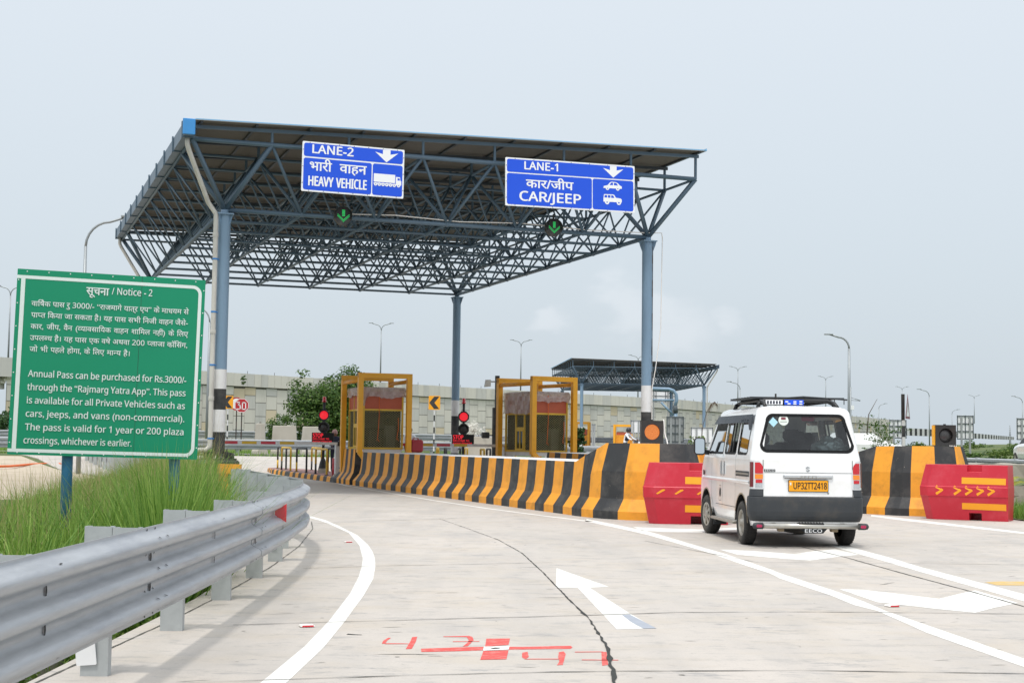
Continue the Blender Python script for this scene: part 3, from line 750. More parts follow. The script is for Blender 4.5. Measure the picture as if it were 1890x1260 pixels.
striped('striped_barrier', 'black and yellow striped concrete barrier behind the van, its nose under the unlit signal box', [
    c3(PL(10.35, 6.4), 1.03), c3(PL(10.35, -5.0), .963), (6.55, 29.6, 1.05), (7.05, 28.85, 1.31), (7.55, 28.25, 1.33), (8.1, 27.98, 1.33), (8.62, 28.05, 1.33), (8.95, 28.5, 1.33), (9.0, 29.6, 1.31), (8.9, 30.4, 1.0), c3(PL(12.3, -3.6), .963), c3(PL(12.3, 6.4), 1.03)],
    PROF_HI, 0.44, 'white_paint', group='striped concrete barriers', start=.2)
striped('striped_barrier', 'short striped concrete barrier beside the left booth at the end of the kerb', [
    c3(PL(5.3, 10.75), 1.04), c3(PL(5.3, 8.95), 1.04), c3(PL(5.6, 8.95), 1.04), c3(PL(5.6, 10.75), 1.04)], PROF_LOW, 0.3, 'white_paint', group='striped concrete barriers')
k1 = striped('kerb_island', 'low striped kerb with dull red paving under the left red signal', [
    c3(PL(5.2, 18.5), .17), c3(PL(5.2, 10.95), .17), c3(PL(6.9, 10.95), .17), c3(PL(6.9, 18.5), .17), c3(PL(6.7, 22.5), .17), c3(PL(6.1, 25.0), .17), c3(PL(5.85, 25.2), .17), c3(PL(5.6, 24.6), .17), c3(PL(5.3, 22), .17)], prof_kerb, 0.5, 'paving_red', 'kerb', 'kerbed traffic islands')
dup(k1, E1 * 5.05, label='low striped kerb with dull red paving under the right red signal')

# ------------------------------------------------------------------ red plastic barriers
def plastic_barrier(name, label, a, b, mark, out=1):
    """water filled barrier, a and b are the ends of its front foot line"""
    d = (b - a); L = d.length; rz = math.atan2(d.y, d.x)
    t = thing(name, label, 'plastic barrier', a.lerp(b, .5), rz, 'red water filled barriers')
    hl = L / 2 - 0.01
    prof = [(0, 0, .0), (.15, .03, .02), (.42, .085, .062), (.43, .095, .075), (.60, .10, .08), (.61, .09, .07), (.88, .03, .035), (1.0, .0, .02)]
    # z, end bulge, front bulge ; depth of the body 0.62 at the foot
    mb = MB(); rings = []
    for z, e, fr in prof:
        x = hl + e; y0 = -fr; y1 = 0.55 + fr; c = .16; X = hl - .0 + e * .12; c2 = .012
        rings.append([(-x + c, y0, z), (X - c2, y0, z), (X, y0 + c2, z), (X, y1 - c2, z), (X - c2, y1, z), (-x + c, y1, z), (-x, y1 - c * .8, z), (-x, y0 + c * .8, z)])
    vs = [p for r in rings for p in r]; fs = []
    for k in range(len(rings) - 1):
        for i in range(8):
            j = (i + 1) % 8; fs.append((k * 8 + i, k * 8 + j, k * 8 + 8 + j, k * 8 + 8 + i))
    fs.append(tuple(range(7, -1, -1))); fs.append(tuple(range(len(vs) - 8, len(vs))))
    mb.add(vs, fs, 0)
    body = mb.build('barrier_body', 'plastic_red', t)
    # fork pockets at foot and hand slot at top are real recesses: cut with a boolean
    cut = MB(); cx = hl * .22
    cut.box((cx - .105, -.3, -.1), (cx + .115, .42, .135)); cut.box((cx - .13, -.3, .875), (cx + .13, .12, 1.2))
    for sx in (-1, 1):
        cut.box((sx * (hl - .03) - .13, -.2, .87), (sx * (hl - .03) + .13, .8, 1.2), T=Matrix.Rotation(0, 4, 'Z')) if False else None
    co = cut.build('cutter', 'dark_hole'); co.parent = t
    md = body.modifiers.new('cut', 'BOOLEAN'); md.object = co; md.operation = 'DIFFERENCE'; md.solver = 'EXACT'
    md2 = body.modifiers.new('bev', 'BEVEL'); md2.width = .012; md2.segments = 2; md2.limit_method = 'ANGLE'; md2.angle_limit = R(25)
    dg = bpy.context.evaluated_depsgraph_get(); me = bpy.data.meshes.new_from_object(body.evaluated_get(dg))
    body.modifiers.clear(); body.data = me; bpy.data.objects.remove(co)
    def fy(z):  # front face position at height z
        for (z0, e0, f0), (z1, e1, f1) in zip(prof, prof[1:]):
            if z <= z1: return -(f0 + (f1 - f0) * (z - z0) / (z1 - z0))
        return .02
    def strip(x0, x1, z0, z1, tilt=0):
        q = MB(); q.quad((x0, fy(z0) - .004, z0), (x1, fy(z0 + tilt) - .004, z0 + tilt), (x1, fy(z1 + tilt) - .004, z1 + tilt), (x0, fy(z1) - .004, z1))
        return q
    for z0, z1, tl in ((.66, .775, -.008), (.20, .315, -.008)):
        strip(-.06, hl - .025, z0, z1, tl).build('reflective_strip', 'tape_yellow', t)
    zc = .535
    for i, x in enumerate(mark):
        q = MB(); w = .035
        def pp(dx, dz): return (x + dx, fy(zc + dz) - .004, zc + dz)
        if out > 0:
            q.poly([pp(-.06, .062), pp(-.045, .092), pp(.075, .012), pp(.075, -.002), pp(.022, .0), pp(-.06, .042)])
            q.poly([pp(-.06, -.062), pp(-.04, -.088), pp(.075, -.006), pp(.075, .002), pp(.022, .004), pp(-.06, -.046)])
        else:
            q.poly([pp(-.075, -.035), pp(-.05, -.05), pp(.075, .02), pp(.06, .035), pp(.02, .03)])
        q.build('chevron_mark', 'tape_yellow', t)
    return t
plastic_barrier('plastic_barrier', 'red plastic barrier partly hidden by the van, with plain yellow strips and worn dashes', G(1197, 966), G(1345, 968.5), [-.46, -.16, .2], -1)
plastic_barrier('plastic_barrier', 'red plastic barrier at the right with a row of yellow chevrons between two yellow strips', G(1706, 957), G(1862, 962.5), [-.46, -.14, .06, .26, .45], 1)

# ------------------------------------------------------------------ signal boxes on the barrier noses
def signal_box(u, v, y, w, label, lit, z):
    c = P(u, v, y); s = w / 2
    t = thing('signal_box', label, 'signal box', (c.x, c.y, z), R(4), 'square lane signals on the barrier noses')
    mb = MB(); th = .16
    mb.flat([rrect(-s, 0, s, 2 * s * 1.02, .012, 2), circ(0, s * 1.02, s * .70, 32)], Matrix(((1, 0, 0, 0), (0, 0, -1, 0), (0, 1, 0, 0), (0, 0, 0, 1))))
    n = 32; rr = s * .70
    ring = [(rr * math.cos(2 * math.pi * k / n), s * 1.02 + rr * math.sin(2 * math.pi * k / n)) for k in range(n)]
    mb.add([(x, 0, zz) for x, zz in ring] + [(x * .97, .07, s * 1.02 + (zz - s * 1.02) * .97) for x, zz in ring], [(k, k + n, (k + 1) % n + n, (k + 1) % n) for k in range(n)], 0, True)
    mb.quad((-s, 0, 0), (-s, th, 0), (-s, th, 2 * s * 1.02), (-s, 0, 2 * s * 1.02)); mb.quad((s, 0, 0), (s, 0, 2.04 * s), (s, th, 2.04 * s), (s, th, 0))
    mb.quad((-s, 0, 2.04 * s), (s, 0, 2.04 * s), (s, th, 2.04 * s), (-s, th, 2.04 * s)); mb.quad((-s, th, 0), (s, th, 0), (s, th, 2.04 * s), (-s, th, 2.04 * s)); mb.quad((-s, 0, 0), (s, 0, 0), (s, th, 0), (-s, th, 0))
    mb.box((-.02, .05, 2.04 * s), (.02, .09, 2.04 * s + .02))
    mb.build('housing', 'housing', t)
    if lit:
        b = MB(); Tz = Matrix(((1, 0, 0, 0), (0, 0, -1, 0.045), (0, 1, 0, s * 1.02), (0, 0, 0, 1)))
        b.flat([circ(0, 0, rr * .98, 32)], Tz, 0)
        for k in range(1, 10):           # concentric bright LED rings
            r0 = rr * (k / 10.0) ; b.flat([circ(0, 0, r0 + rr * .022, 40), circ(0, 0, r0 - rr * .022, 40)], Matrix.Translation((0, -.004, 0)) @ Tz, 1)
        b.build('lamp_lens', ['led_amber_deep', 'led_amber'], t)
        bb = MB(); bb.tube([(s + .01, .05, .42), (s + .02, .04, .2), (s + .06, .0, .06), (s + .08, .0, -.03), (s + .05, .0, -.08)], .012, 6); bb.build('cable', 'tape_white', t)
    else:
        b = MB(); b.lathe([(rr * .98, -.045), (rr * .7, -.02), (rr * .35, .0), (0.001, .006)], 28, 0, Matrix(((1, 0, 0, 0), (0, 0, -1, 0.02), (0, 1, 0, s * 1.02), (0, 0, 0, 1)))); b.build('lamp_lens', 'lens_off', t)
        b = MB()
        for i in range(5): b.tube([(s * .3 + i * .03, -.03 + .02 * math.sin(i), .02), (s * .3 + i * .03 + .02, -.05, -.02), (s * .35 + i * .02, -.09, -.05 - .02 * (i % 2))], .006, 5)
        b.build('loose_wire', 'tape_white', t)
        b = MB(); b.box((-s - .035, .03, .02), (-s, .12, 2 * s)); b.build('hinge_rail', 'frame_orange', t)
    return t
signal_box(1204, 815, 25.55, .39, 'square signal box glowing amber on the long barrier nose', True, 1.312)
signal_box(1746, 818, 28.4, .405, 'unlit square signal box with loose wires on the right barrier nose', False, 1.332)

# ================================================================== toll canopy: space frame on four columns
NB, NL, BAY = 6, 9, 10.6 / 6          # bays across and along
BL = 15.96 / 9
HB, HT = 6.5, 7.9                     # lower and upper chord levels
def make_canopy(name, label, loc, rz, detail=True):
    """local axes: x across the lanes, y along them, origin at the near left column"""
    t = thing(name, label, 'toll canopy', loc, rz)
    def bn(i, j): return Vector((i * BAY, j * BL, HB))
    def tn(i, j): return Vector(((i - .5) * BAY, (j - .5) * BL, HT))
    n = 8 if detail else 6
    mb = MB()
    for j in range(NL + 1): mb.tube([bn(0, j), bn(NB, j)], .055 if j in (0,) else .036, n)
    for i in range(NB + 1): mb.tube([bn(i, 0), bn(i, NL)], .055 if i in (0, NB) else .038, n)
    for i in range(NB + 1):
        for j in range(NL + 1):
            if detail or i in (0, NB) or j in (0, NL): mb.lathe([(0.001, -.07), (.06, -.04), (.066, 0), (.06, .04), (.001, .07)], 8, 0, Matrix.Translation(bn(i, j)))
    mb.build('bottom_chord_grid', 'truss_blue', t)
    mb = MB()
    for j in range(NL + 2): mb.tube([tn(0, j), tn(NB + 1, j)], .056 if j == 0 else .035, n)
    for i in range(NB + 2): mb.tube([tn(i, 0), tn(i, NL + 1)], .035, n)
    mb.build('top_chord_grid', 'truss_blue', t)
    mb = MB()
    for i in range(NB + 1):
        for j in range(NL + 1):
            for a in (0, 1):
                for b in (0, 1):
                    heavy = (i in (0, NB) and j in (0, NL))
                    mb.tube([bn(i, j), tn(i + a, j + b)], .06 if heavy else (.04 if j == 0 else .026), 6)
    mb.build('web_brace_lattice', 'truss_blue', t)
    # monopitch roof on short stubs: low on the x=0 side where the gutter is
    x0, x1 = -.5 * BAY + .02, (NB + .5) * BAY + .14
    y0, y1 = -.5 * BL - .3, (NL + .5) * BL + .2
    def rz_(x): return HT + .36 + .30 * (x - x0) / (x1 - x0)
    for i in range(NB + 2):
        for j in range(NL + 2):
            p = tn(i, j); MB().tube([p, (p.x, p.y, rz_(p.x) - .12)], .035, 6, caps=False).build('roof_stub', 'truss_blue', t)
    npur = NB + 2
    for j in range(NL + 2):               # rafters across, over the upper nodes
        y = (j - .5) * BL
        mb = MB(); mb.bar((x0 + .06, y, rz_(x0) - .085), (x1 - .06, y, rz_(x1) - .085), .06, .075); mb.build('rafter', 'purlin' if j else 'truss_blue', t)
    for i in range(11):                   # purlins along
        x = x0 + .15 + (x1 - x0 - .3) * i / 10.0
        mb = MB(); mb.bar((x, y0 + .05, rz_(x) - .026), (x, y1 - .05, rz_(x) - .026), .055, .04); mb.build('purlin', 'purlin', t)
    # profiled sheet, ribs run across (down the slope)
    mb = MB(); k = 150 if detail else 60; pr = []
    for i in range(k * 4):
        y = y0 + (y1 - y0) * i / (k * 4 - 1); pr.append((y, .0 if i % 4 in (0, 1) else .032))
    for (ya, ha), (yb, hb) in zip(pr, pr[1:]):
        mb.quad((x0, ya, rz_(x0) + ha), (x1, ya, rz_(x1) + ha), (x1, yb, rz_(x1) + hb), (x0, yb, rz_(x0) + hb))
    mb.build('roof_sheet', 'roof_sheet', t)
    mb = MB()
    for (ya, ha), (yb, hb) in zip(pr[::6], pr[6::6]):
        pass
    mb.bar((x0, y0 - .012, rz_(x0) + .022), (x1, y0 - .012, rz_(x1) + .022), .02, .022); mb.bar((x1 + .012, y0, rz_(x1) + .035), (x1 + .012, y1, rz_(x1) + .035), .02, .06)
    mb.build('roof_edge_trim', 'roof_top', t)
    # gutter with brackets along x0
    mb = MB(); gx = x0 - .02; gz = rz_(x0) - .32
    mb.box((gx - .2, y0 + .05, gz), (gx, y1 - .05, gz + .02)); mb.box((gx - .21, y0 + .05, gz), (gx - .2, y1 - .05, gz + .3)); mb.box((gx, y0 + .05, gz), (gx + .01, y1 - .05, gz + .26))
    mb.build('gutter', 'gutter_sheet', t)
    for j in range(NL + 2):
        y = max(y0 + .1, (j - .5) * BL)
        mb = MB(); mb.box((gx - .235, y - .05, gz - .03), (gx + .06, y + .05, gz + .02)); mb.box((gx - .245, y - .05, gz - .03), (gx - .215, y + .05, gz + .33)); mb.bar((gx + .05, y, gz), ((-.5) * BAY, y, HT), .05, .05)
        mb.build('gutter_bracket', 'truss_blue', t)
    mb = MB(); mb.box((gx - .25, y0 - .02, gz - .01), (gx + .02, y0 + .05, gz + .34), bev=.01)
    c = mb.build('gutter_end_cap', 'cap_blue', t)
    # columns with bands
    for (i, j, ring) in ((0, 0, 0), (NB, 0, 1), (NB, NL, 2), (0, NL, 3)):
        b = bn(i, j); r = .139; mb = MB()
        H = HB - .12
        z0 = .95 if (ring == 0 and detail) else .1
        bands = [(z0, 1.45, 1), (1.45, 1.95, 2), (1.95, 2.42, 1), (2.42, 2.86, 2), (2.86, H, 0)] if ring == 0 else [(.1, .95, 1), (.95, 1.5, 2), (1.5, 2.1, 1), (2.1, 2.76, 2), (2.76, H, 0)]
        if ring in (2,): bands = [(.1, .9, 1), (.9, 1.55, 2), (1.55, 2.2, 1), (2.2, 2.75, 2), (2.75, H, 0)]
        T = Matrix.Translation((b.x, b.y, 0))
        for za, zb, m in bands: mb.lathe([(r, za), (r, zb)], 28, m, T)
        mb.lathe([(.001, H), (.26, H), (.26, H + .03), (.001, H + .03)], 4, 0, T @ Matrix.Rotation(R(45), 4, 'Z'), smooth=False)
        for a in range(4):
            an = R(45 + 90 * a); d = Vector((math.cos(an), math.sin(an), 0)); q = Vector((b.x, b.y, 0))
            mb.add([q + d * r + Vector((0, 0, H)), q + d * .23 + Vector((0, 0, H)), q + d * .21 + Vector((0, 0, H - .08)), q + d * r + Vector((0, 0, H - .26))], [(0, 1, 2, 3)], 0)
        mb.tube([(b.x, b.y, H), (b.x, b.y, HB)], .09, 8, 0)
        mb.build('column', ['steel_blue', 'black_paint', 'white_paint'], t)
        mb = MB()
        if ring == 0 and detail:       # raised black pedestal with anchor gussets
            mb.box((b.x - .42, b.y - .42, -.05), (b.x + .42, b.y + .42, .82), bev=.04); mb.box((b.x - .36, b.y - .36, .82), (b.x + .36, b.y + .36, .86))
            for a in range(8):
                an = R(45 * a); d = Vector((math.cos(an), math.sin(an), 0)); q = Vector((b.x, b.y, .86))
                mb.bar(q + d * .14 + Vector((0, 0, .09)), q + d * .33 + Vector((0, 0, .05)), .02, .13)
                mb.tube([q + d * .3 + Vector((.04, 0, 0)), q + d * .3 + Vector((.04, 0, .1))], .018, 6)
        else:
            mb.box((b.x - .35, b.y - .35, 0), (b.x + .35, b.y + .35, .1), bev=.02)
            for a in range(4):
                an = R(45 + 90 * a); d = Vector((math.cos(an), math.sin(an), 0)); mb.bar(Vector((b.x, b.y, .16)) + d * .17, Vector((b.x, b.y, .12)) + d * .32, .02, .12)
        mb.build('column_base', 'black_paint', t)
    return t, dict(x0=x0, y0=y0, gx=gx, gz=gz, rz=rz_)
near_canopy, CI = make_canopy('toll_canopy', 'large blue space frame toll canopy over the two lanes, on striped columns', PA, YAW)
# pvc downpipes of the near canopy (parts of it)
gx, gz = CI['gx'], CI['gz']
mb = MB()
yy = -.5 * BL + .05
mb.tube([(gx - .1, yy, gz + .02), (gx - .1, yy, gz - .16), (gx - .05, yy + .04, gz - .3), (-.4, -.16, HB + .12), (-.215, -.12, HB - .12), (-.21, -.12, HB - .4), (-.21, -.12, 1.2), (-.215, -.12, 1.12), (-.3, -.12, 1.04), (-.9, -.14, 1.02)], .055, 10)
for z in (5.9, 3.7, 2.2): mb.lathe([(.062, -.05), (.066, -.03), (.066, .03), (.062, .05)], 10, 0, Matrix.Translation((-.21, -.12, z)))
mb.build('downpipe', 'pvc', near_canopy)
for z in (5.35, 2.95, 4.15, 1.3):
    mb = MB(); mb.lathe([(.06, -.02), (.064, 0), (.06, .02)], 10, 0, Matrix.Translation((-.21, -.12, z))); mb.bar((-.17, -.09, z), (-.1, -.06, z), .02, .03); mb.build('pipe_clip', 'pvc_clip', near_canopy)
mb = MB(); yb = (NL + .5) * BL - .1
mb.tube([(gx - .1, yb, gz + .02), (gx - .1, yb, gz - .2), (gx - .05, yb - .06, gz - .32), (-.38, NL * BL + .2, HB + .1), (-.25, NL * BL + .1, HB - .2), (-.25, NL * BL + .1, .3)], .055, 8); mb.build('downpipe', 'pvc', near_canopy)
# cable and rust streak on the right column, cable run along the front chord
mb = MB(); bx = NB * BAY
mb.tube([(bx + .36, -.1, HB - .02), (bx + .34, -.12, HB - .6), (bx + .3, -.16, 4.2), (bx + .16, -.17, 3.2), (bx + .07, -.165, 2.7), (bx + .06, -.16, .4)], .012, 5)
mb.tube([(bx + .36, -.1, HB - .02), (bx + .34, -.1, HB + .12), (bx - .1, -.07, HB + .1), (bx - 1.7, -.06, HB + .08), (bx - 3.4, -.05, HB + .14), (bx - 5, -.05, HB + .075), (bx - 6.6, -.05, HB + .13), (bx - 7.8, -.05, HB + .08)], .014, 5)
mb.build('cable', 'tape_white', near_canopy)
mb = MB()
for k in range(26):
    z0 = 1.0 + k * .21; w0 = .05 + .03 * math.sin(k * 1.7) + rnd.uniform(-.008, .008)
    a0, a1 = R(-52) - w0 * 2.2, R(-52) + w0 * 2.2; rr = .142
    mb.quad((bx + rr * math.cos(a0), rr * math.sin(a0), z0), (bx + rr * math.cos(a1), rr * math.sin(a1), z0), (bx + rr * math.cos(a1), rr * math.sin(a1), z0 + .212), (bx + rr * math.cos(a0), rr * math.sin(a0), z0 + .212))
mb.build('rusty_conduit', 'rust', near_canopy)

# far canopy turned the other way round
far_canopy = dup(near_canopy, Vector((16.65, 125.6, .45)) + Vector((0, 0, 0)), 0, label='small distant blue toll canopy behind the right column')
fr = R(4.0)
far_canopy.rotation_euler = (0, 0, fr + math.pi)
# its origin column is now far right: shift so that its near right column stands where it is seen
c_, s_ = math.cos(fr), math.sin(fr)
far_canopy.location = Vector((16.6, 126.0, -.08)) + Vector((-s_ * NL * BL, c_ * NL * BL, 0))

# ================================================================== lane signs hung on the front of the canopy
PXW = Matrix(((1, 0, 0, 0), (0, 0, -1, 0), (0, 1, 0, 0), (0, 0, 0, 1)))     # 2D x,y -> x, up, facing -y
def lane_sign(tl, trr, bl, yl, label, content):
    """board from photo corners at distance yl (left edge); rests parallel to the canopy front"""
    a = P(tl[0], tl[1], yl); c = P(bl[0], bl[1], yl)
    # right corner: on the vertical plane through a parallel to E1
    d = ray(*trr); k = ((a - Vector((0, 0, CAM_H))).cross(E1).z) / (d.cross(E1).z)
    b = Vector((0, 0, CAM_H)) + d * k
    W = Vector((b.x - a.x, b.y - a.y, 0)).length; H = a.z - c.z
    t = thing('lane_sign', label, 'lane sign', (a.x, a.y, c.z), YAW, 'blue lane signs on the canopy')
    tilt = math.atan2(b.z - a.z, W); t.rotation_euler = (0, -tilt, YAW)
    mb = MB(); mb.flat([rrect(0, 0, W, H, .02, 2)], PXW, 0, .03); mb.build('sign_panel', 'sign_face', t)
    mb = MB(); mt = .035
    content(t, W, H, mt)
    mb = MB()
    for k in range(4):
        x = W * (k + .5) / 4; mb.bar((x, .04, .05), (x, .04, H - .05), .05, .03)
    mb.bar((.05, .075, H * .78), (W - .05, .075, H * .78), .05, .04); mb.bar((W * .2, .1, H * .78), (W * .2, .42, H * .82), .04, .04); mb.bar((W * .8, .1, H * .78), (W * .8, .42, H * .82), .04, .04)
    mb.build('sign_bracket', 'galv_post', t)
    return t, W, H
def T_at(z): return Matrix.Translation((0, -z, 0)) @ PXW
def bolts(t, W, H):
    mb = MB()
    for k in range(7):
        for y in (.022, H - .022): mb.flat([circ(W * (k + .5) / 7, y, .010, 6)], T_at(.006))
    for k in range(3):
        for x in (.018, W - .018): mb.flat([circ(x, H * (k + .5) / 3, .010, 6)], T_at(.006))
    mb.build('bolt_heads', 'housing', t)
def sign_arrow(cx, cy, s):
    return [(cx - .33 * s, cy + .5 * s), (cx + .33 * s, cy + .5 * s), (cx + .33 * s, cy + .12 * s), (cx + s, cy + .28 * s), (cx, cy - .55 * s), (cx - s, cy + .28 * s), (cx - .33 * s, cy + .12 * s)]
def sign2(t, W, H, mt):
    mb = MB()
    mb.flat([rrect(mt, H * .70, W - mt, H - mt, .05)], T_at(.003), 0)
    xs = W * .683
    mb.flat([rrect(mt, mt, xs - .012, H * .67, .05)], T_at(.003), 0); mb.flat([rrect(xs + .012, mt, W - mt, H * .67, .05)], T_at(.003), 0)
    mb.build('sign_field', 'sign_blue', t)
    mb = MB(); T = T_at(.006)
    text_line(mb, 'LANE-2', T, W * .085, W * .50, H * .775, H * .235, .03, align='fit', justify=False)
    text_line(mb, 'भारी', T, W * .07, W * .285, H * .425, H * .27, .02, align='fit')
    text_line(mb, 'वाहन', T, W * .365, W * .625, H * .425, H * .27, .022, align='fit')
    text_line(mb, 'HEAVY', T, W * .06, W * .305, H * .12, H * .265, .032, align='fit')
    text_line(mb, 'VEHICLE', T, W * .335, W * .635, H * .12, H * .265, .032, align='fit')
    mb.build('lettering', 'sign_face', t)
    mb = MB(); mb.flat([sign_arrow(W * .822, H * .845, W * .115)], T); mb.build('arrow_mark', 'sign_face', t)
    mb = MB(); x0, x1 = W * .70, W * .975; w = x1 - x0; y = H * .30
    mb.flat([rrect(x0, y, x0 + w * .775, y + H * .17, .006)], T)
    mb.flat([[(x0 + w * .8, y - H * .02), (x1, y - H * .02), (x1, y + H * .05), (x0 + w * .965, y + H * .06), (x0 + w * .95, y + H * .13), (x0 + w * .8, y + H * .13)], [(x0 + w * .86, y + H * .06), (x0 + w * .86, y + H * .105), (x0 + w * .935, y + H * .105), (x0 + w * .945, y + H * .06)]], T)
    mb.flat([[(x0, y - H * .04), (x1, y - H * .04), (x1, y - H * .018), (x0, y - H * .018)]], T)
    for k in range(6): mb.flat([circ(x0 + w * (.07 + .135 * k), y - H * .045, H * .035, 12), circ(x0 + w * (.07 + .135 * k), y - H * .045, H * .013, 8)], T_at(.0075))
    mb.flat([circ(x0 + w * .9, y - H * .045, H * .035, 12), circ(x0 + w * .9, y - H * .045, H * .013, 8)], T_at(.0075))
    mb.build('lorry_pictogram', 'sign_face', t); bolts(t, W, H)
def sign1(t, W, H, mt):
    mb = MB()
    mb.flat([rrect(mt, H * .70, W - mt, H - mt, .05)], T_at(.003), 0)
    xs = W * .665
    mb.flat([rrect(mt, mt, xs - .01, H * .675, .05)], T_at(.003), 0); mb.flat([rrect(xs + .01, mt, W - mt, H * .675, .05)], T_at(.003), 0)
    mb.build('sign_field', 'sign_blue', t)
    mb = MB(); T = T_at(.006)
    text_line(mb, 'LANE-1', T, W * .135, W * .415, H * .775, H * .225, .03, align='fit', justify=False)
    text_line(mb, 'कार/जीप', T, W * .155, W * .515, H * .40, H * .255, .024, align='fit')
    text_line(mb, 'CAR/JEEP', T, W * .10, W * .58, H * .12, H * .275, .03, align='fit')
    mb.build('lettering', 'sign_face', t)
    mb = MB(); mb.flat([sign_arrow(W * .83, H * .85, W * .08)], T); mb.build('arrow_mark', 'sign_face', t)
    mb = MB(); x = W * .752; w = W * .145; y = H * .475
    car = [(0, .1), (.02, .34), (.14, .42), (.24, .5), (.36, .86), (.44, .93), (.68, .9), (.78, .8), (.9, .52), (1.0, .42), (1.0, .12)]
    wn1 = [(.33, .5), (.42, .82), (.52, .84), (.52, .5)]; wn2 = [(.57, .5), (.57, .84), (.7, .8), (.8, .5)]
    S = lambda q, hh: [(x + p[0] * w, y + p[1] * hh) for p in q]
    hh = H * .17
    mb.flat([S(car, hh), S(wn1, hh), S(wn2, hh)], T)
    for c in (.22, .78): mb.flat([circ(x + c * w, y + .1 * hh, hh * .24, 14), circ(x + c * w, y + .1 * hh, hh * .1, 10)], T_at(.0075))
    mb.build('car_pictogram', 'sign_face', t)
    mb = MB(); y = H * .18; hh = H * .19
    jeep = [(0, .12), (0, .5), (.03, .95), (.5, .98), (.58, .95), (.68, .62), (.93, .58), (1.0, .45), (1.0, .14)]
    ws = [[(.05, .58), (.07, .85), (.2, .86), (.2, .58)], [(.24, .58), (.24, .86), (.38, .87), (.38, .58)], [(.42, .58), (.42, .87), (.53, .86), (.6, .58)]]
    mb.flat([S(jeep, hh)] + [S(q, hh) for q in ws], T)
    for c in (.2, .84): mb.flat([circ(x + c * w, y + .1 * hh, hh * .27, 14), circ(x + c * w, y + .1 * hh, hh * .11, 10)], T_at(.0075))
    mb.build('jeep_pictogram', 'sign_face', t); bolts(t, W, H)
lane_sign((558, 260), (746, 277), (557, 352), 32.42, 'blue lane sign reading LANE-2 HEAVY VEHICLE with a lorry', sign2)
lane_sign((934, 290), (1172, 307), (932, 379), 34.02, 'blue lane sign reading LANE-1 CAR/JEEP with two cars', sign1)
# the same boards seen from behind on the far canopy
for (ua, ub, va, vb, yy, lb) in ((1035, 1086, 698, 714, 141.5, 'dark back of a lane board at the left end of the distant canopy'), (1145, 1185, 700, 716, 142.2, 'dark back of a lane board in the middle of the distant canopy')):
    a = P(ua, va, yy); b = P(ub, vb, yy); t = thing('lane_sign', lb, 'lane sign', (a.x, a.y, b.z), fr, 'lane boards on the distant canopy')
    mb = MB(); mb.box((0, 0, 0), ((b.x - a.x), .05, a.z - b.z)); mb.build('sign_panel', 'sign_back_dark', t)
    mb = MB(); mb.bar((.1, -.03, .2), (b.x - a.x - .1, -.03, .2), .05, .05); mb.bar((.1, -.03, a.z - b.z - .2), (b.x - a.x - .1, -.03, a.z - b.z - .2), .05, .05); mb.build('sign_bracket', 'housing', t)

# ------------------------------------------------------------------ green arrow lane signals under the front chord
def lane_signal(u, v, y, label, s=.21):
    c = P(u, v, y); t = thing('lane_signal', label, 'lane signal', c, YAW, 'green arrow lane signals')
    o8 = [(s * 1.0 * math.cos(R(22.5 + 45 * k)) * 1.05, s * math.sin(R(22.5 + 45 * k)) * 1.1) for k in range(8)]
    mb = MB(); mb.flat([o8], PXW, 0, .12); mb.lathe([(s * .86, 0), (s * .86, -.1), (s * .9, -.1), (s * .9, 0)], 20, 0, Matrix.Translation((0, .0, 0)) @ Matrix.Rotation(R(-90), 4, 'X') @ Matrix.Scale(1, 4)) if False else None
    for k in range(20):     # hood over the lens
        a0, a1 = R(-20 + 11 * k), R(-20 + 11 * (k + 1)); q = s * .9
        mb.quad((q * math.cos(a0), 0, q * math.sin(a0)), (q * math.cos(a1), 0, q * math.sin(a1)), (q * math.cos(a1), -.1, q * math.sin(a1)), (q * math.cos(a0), -.1, q * math.sin(a0)))
    mb.bar((0, .06, s), (0, .06, s + .12), .05, .03)
    mb.build('housing', 'black_paint', t)
    mb = MB(); T = T_at(.004)
    dots = [(x * .1, .58 - .145 * r) for r in range(5) for x in (-1.1, 0, 1.1)]
    for k in range(6): 
        for w in (0, .17): dots += [(-.62 + .125 * k, .02 - .115 * k - w + .08), (.62 - .125 * k, .02 - .115 * k - w + .08)]
    for x, y2 in dots: mb.flat([circ(x * s, y2 * s, s * .062, 6)], T)
    mb.build('arrow_leds', 'led_green', t)
lane_signal(634, 398, 33.55, 'green down arrow signal on the front chord under the LANE-2 board')
lane_signal(1023, 419.5, 35.35, 'green down arrow signal on the front chord under the LANE-1 board')

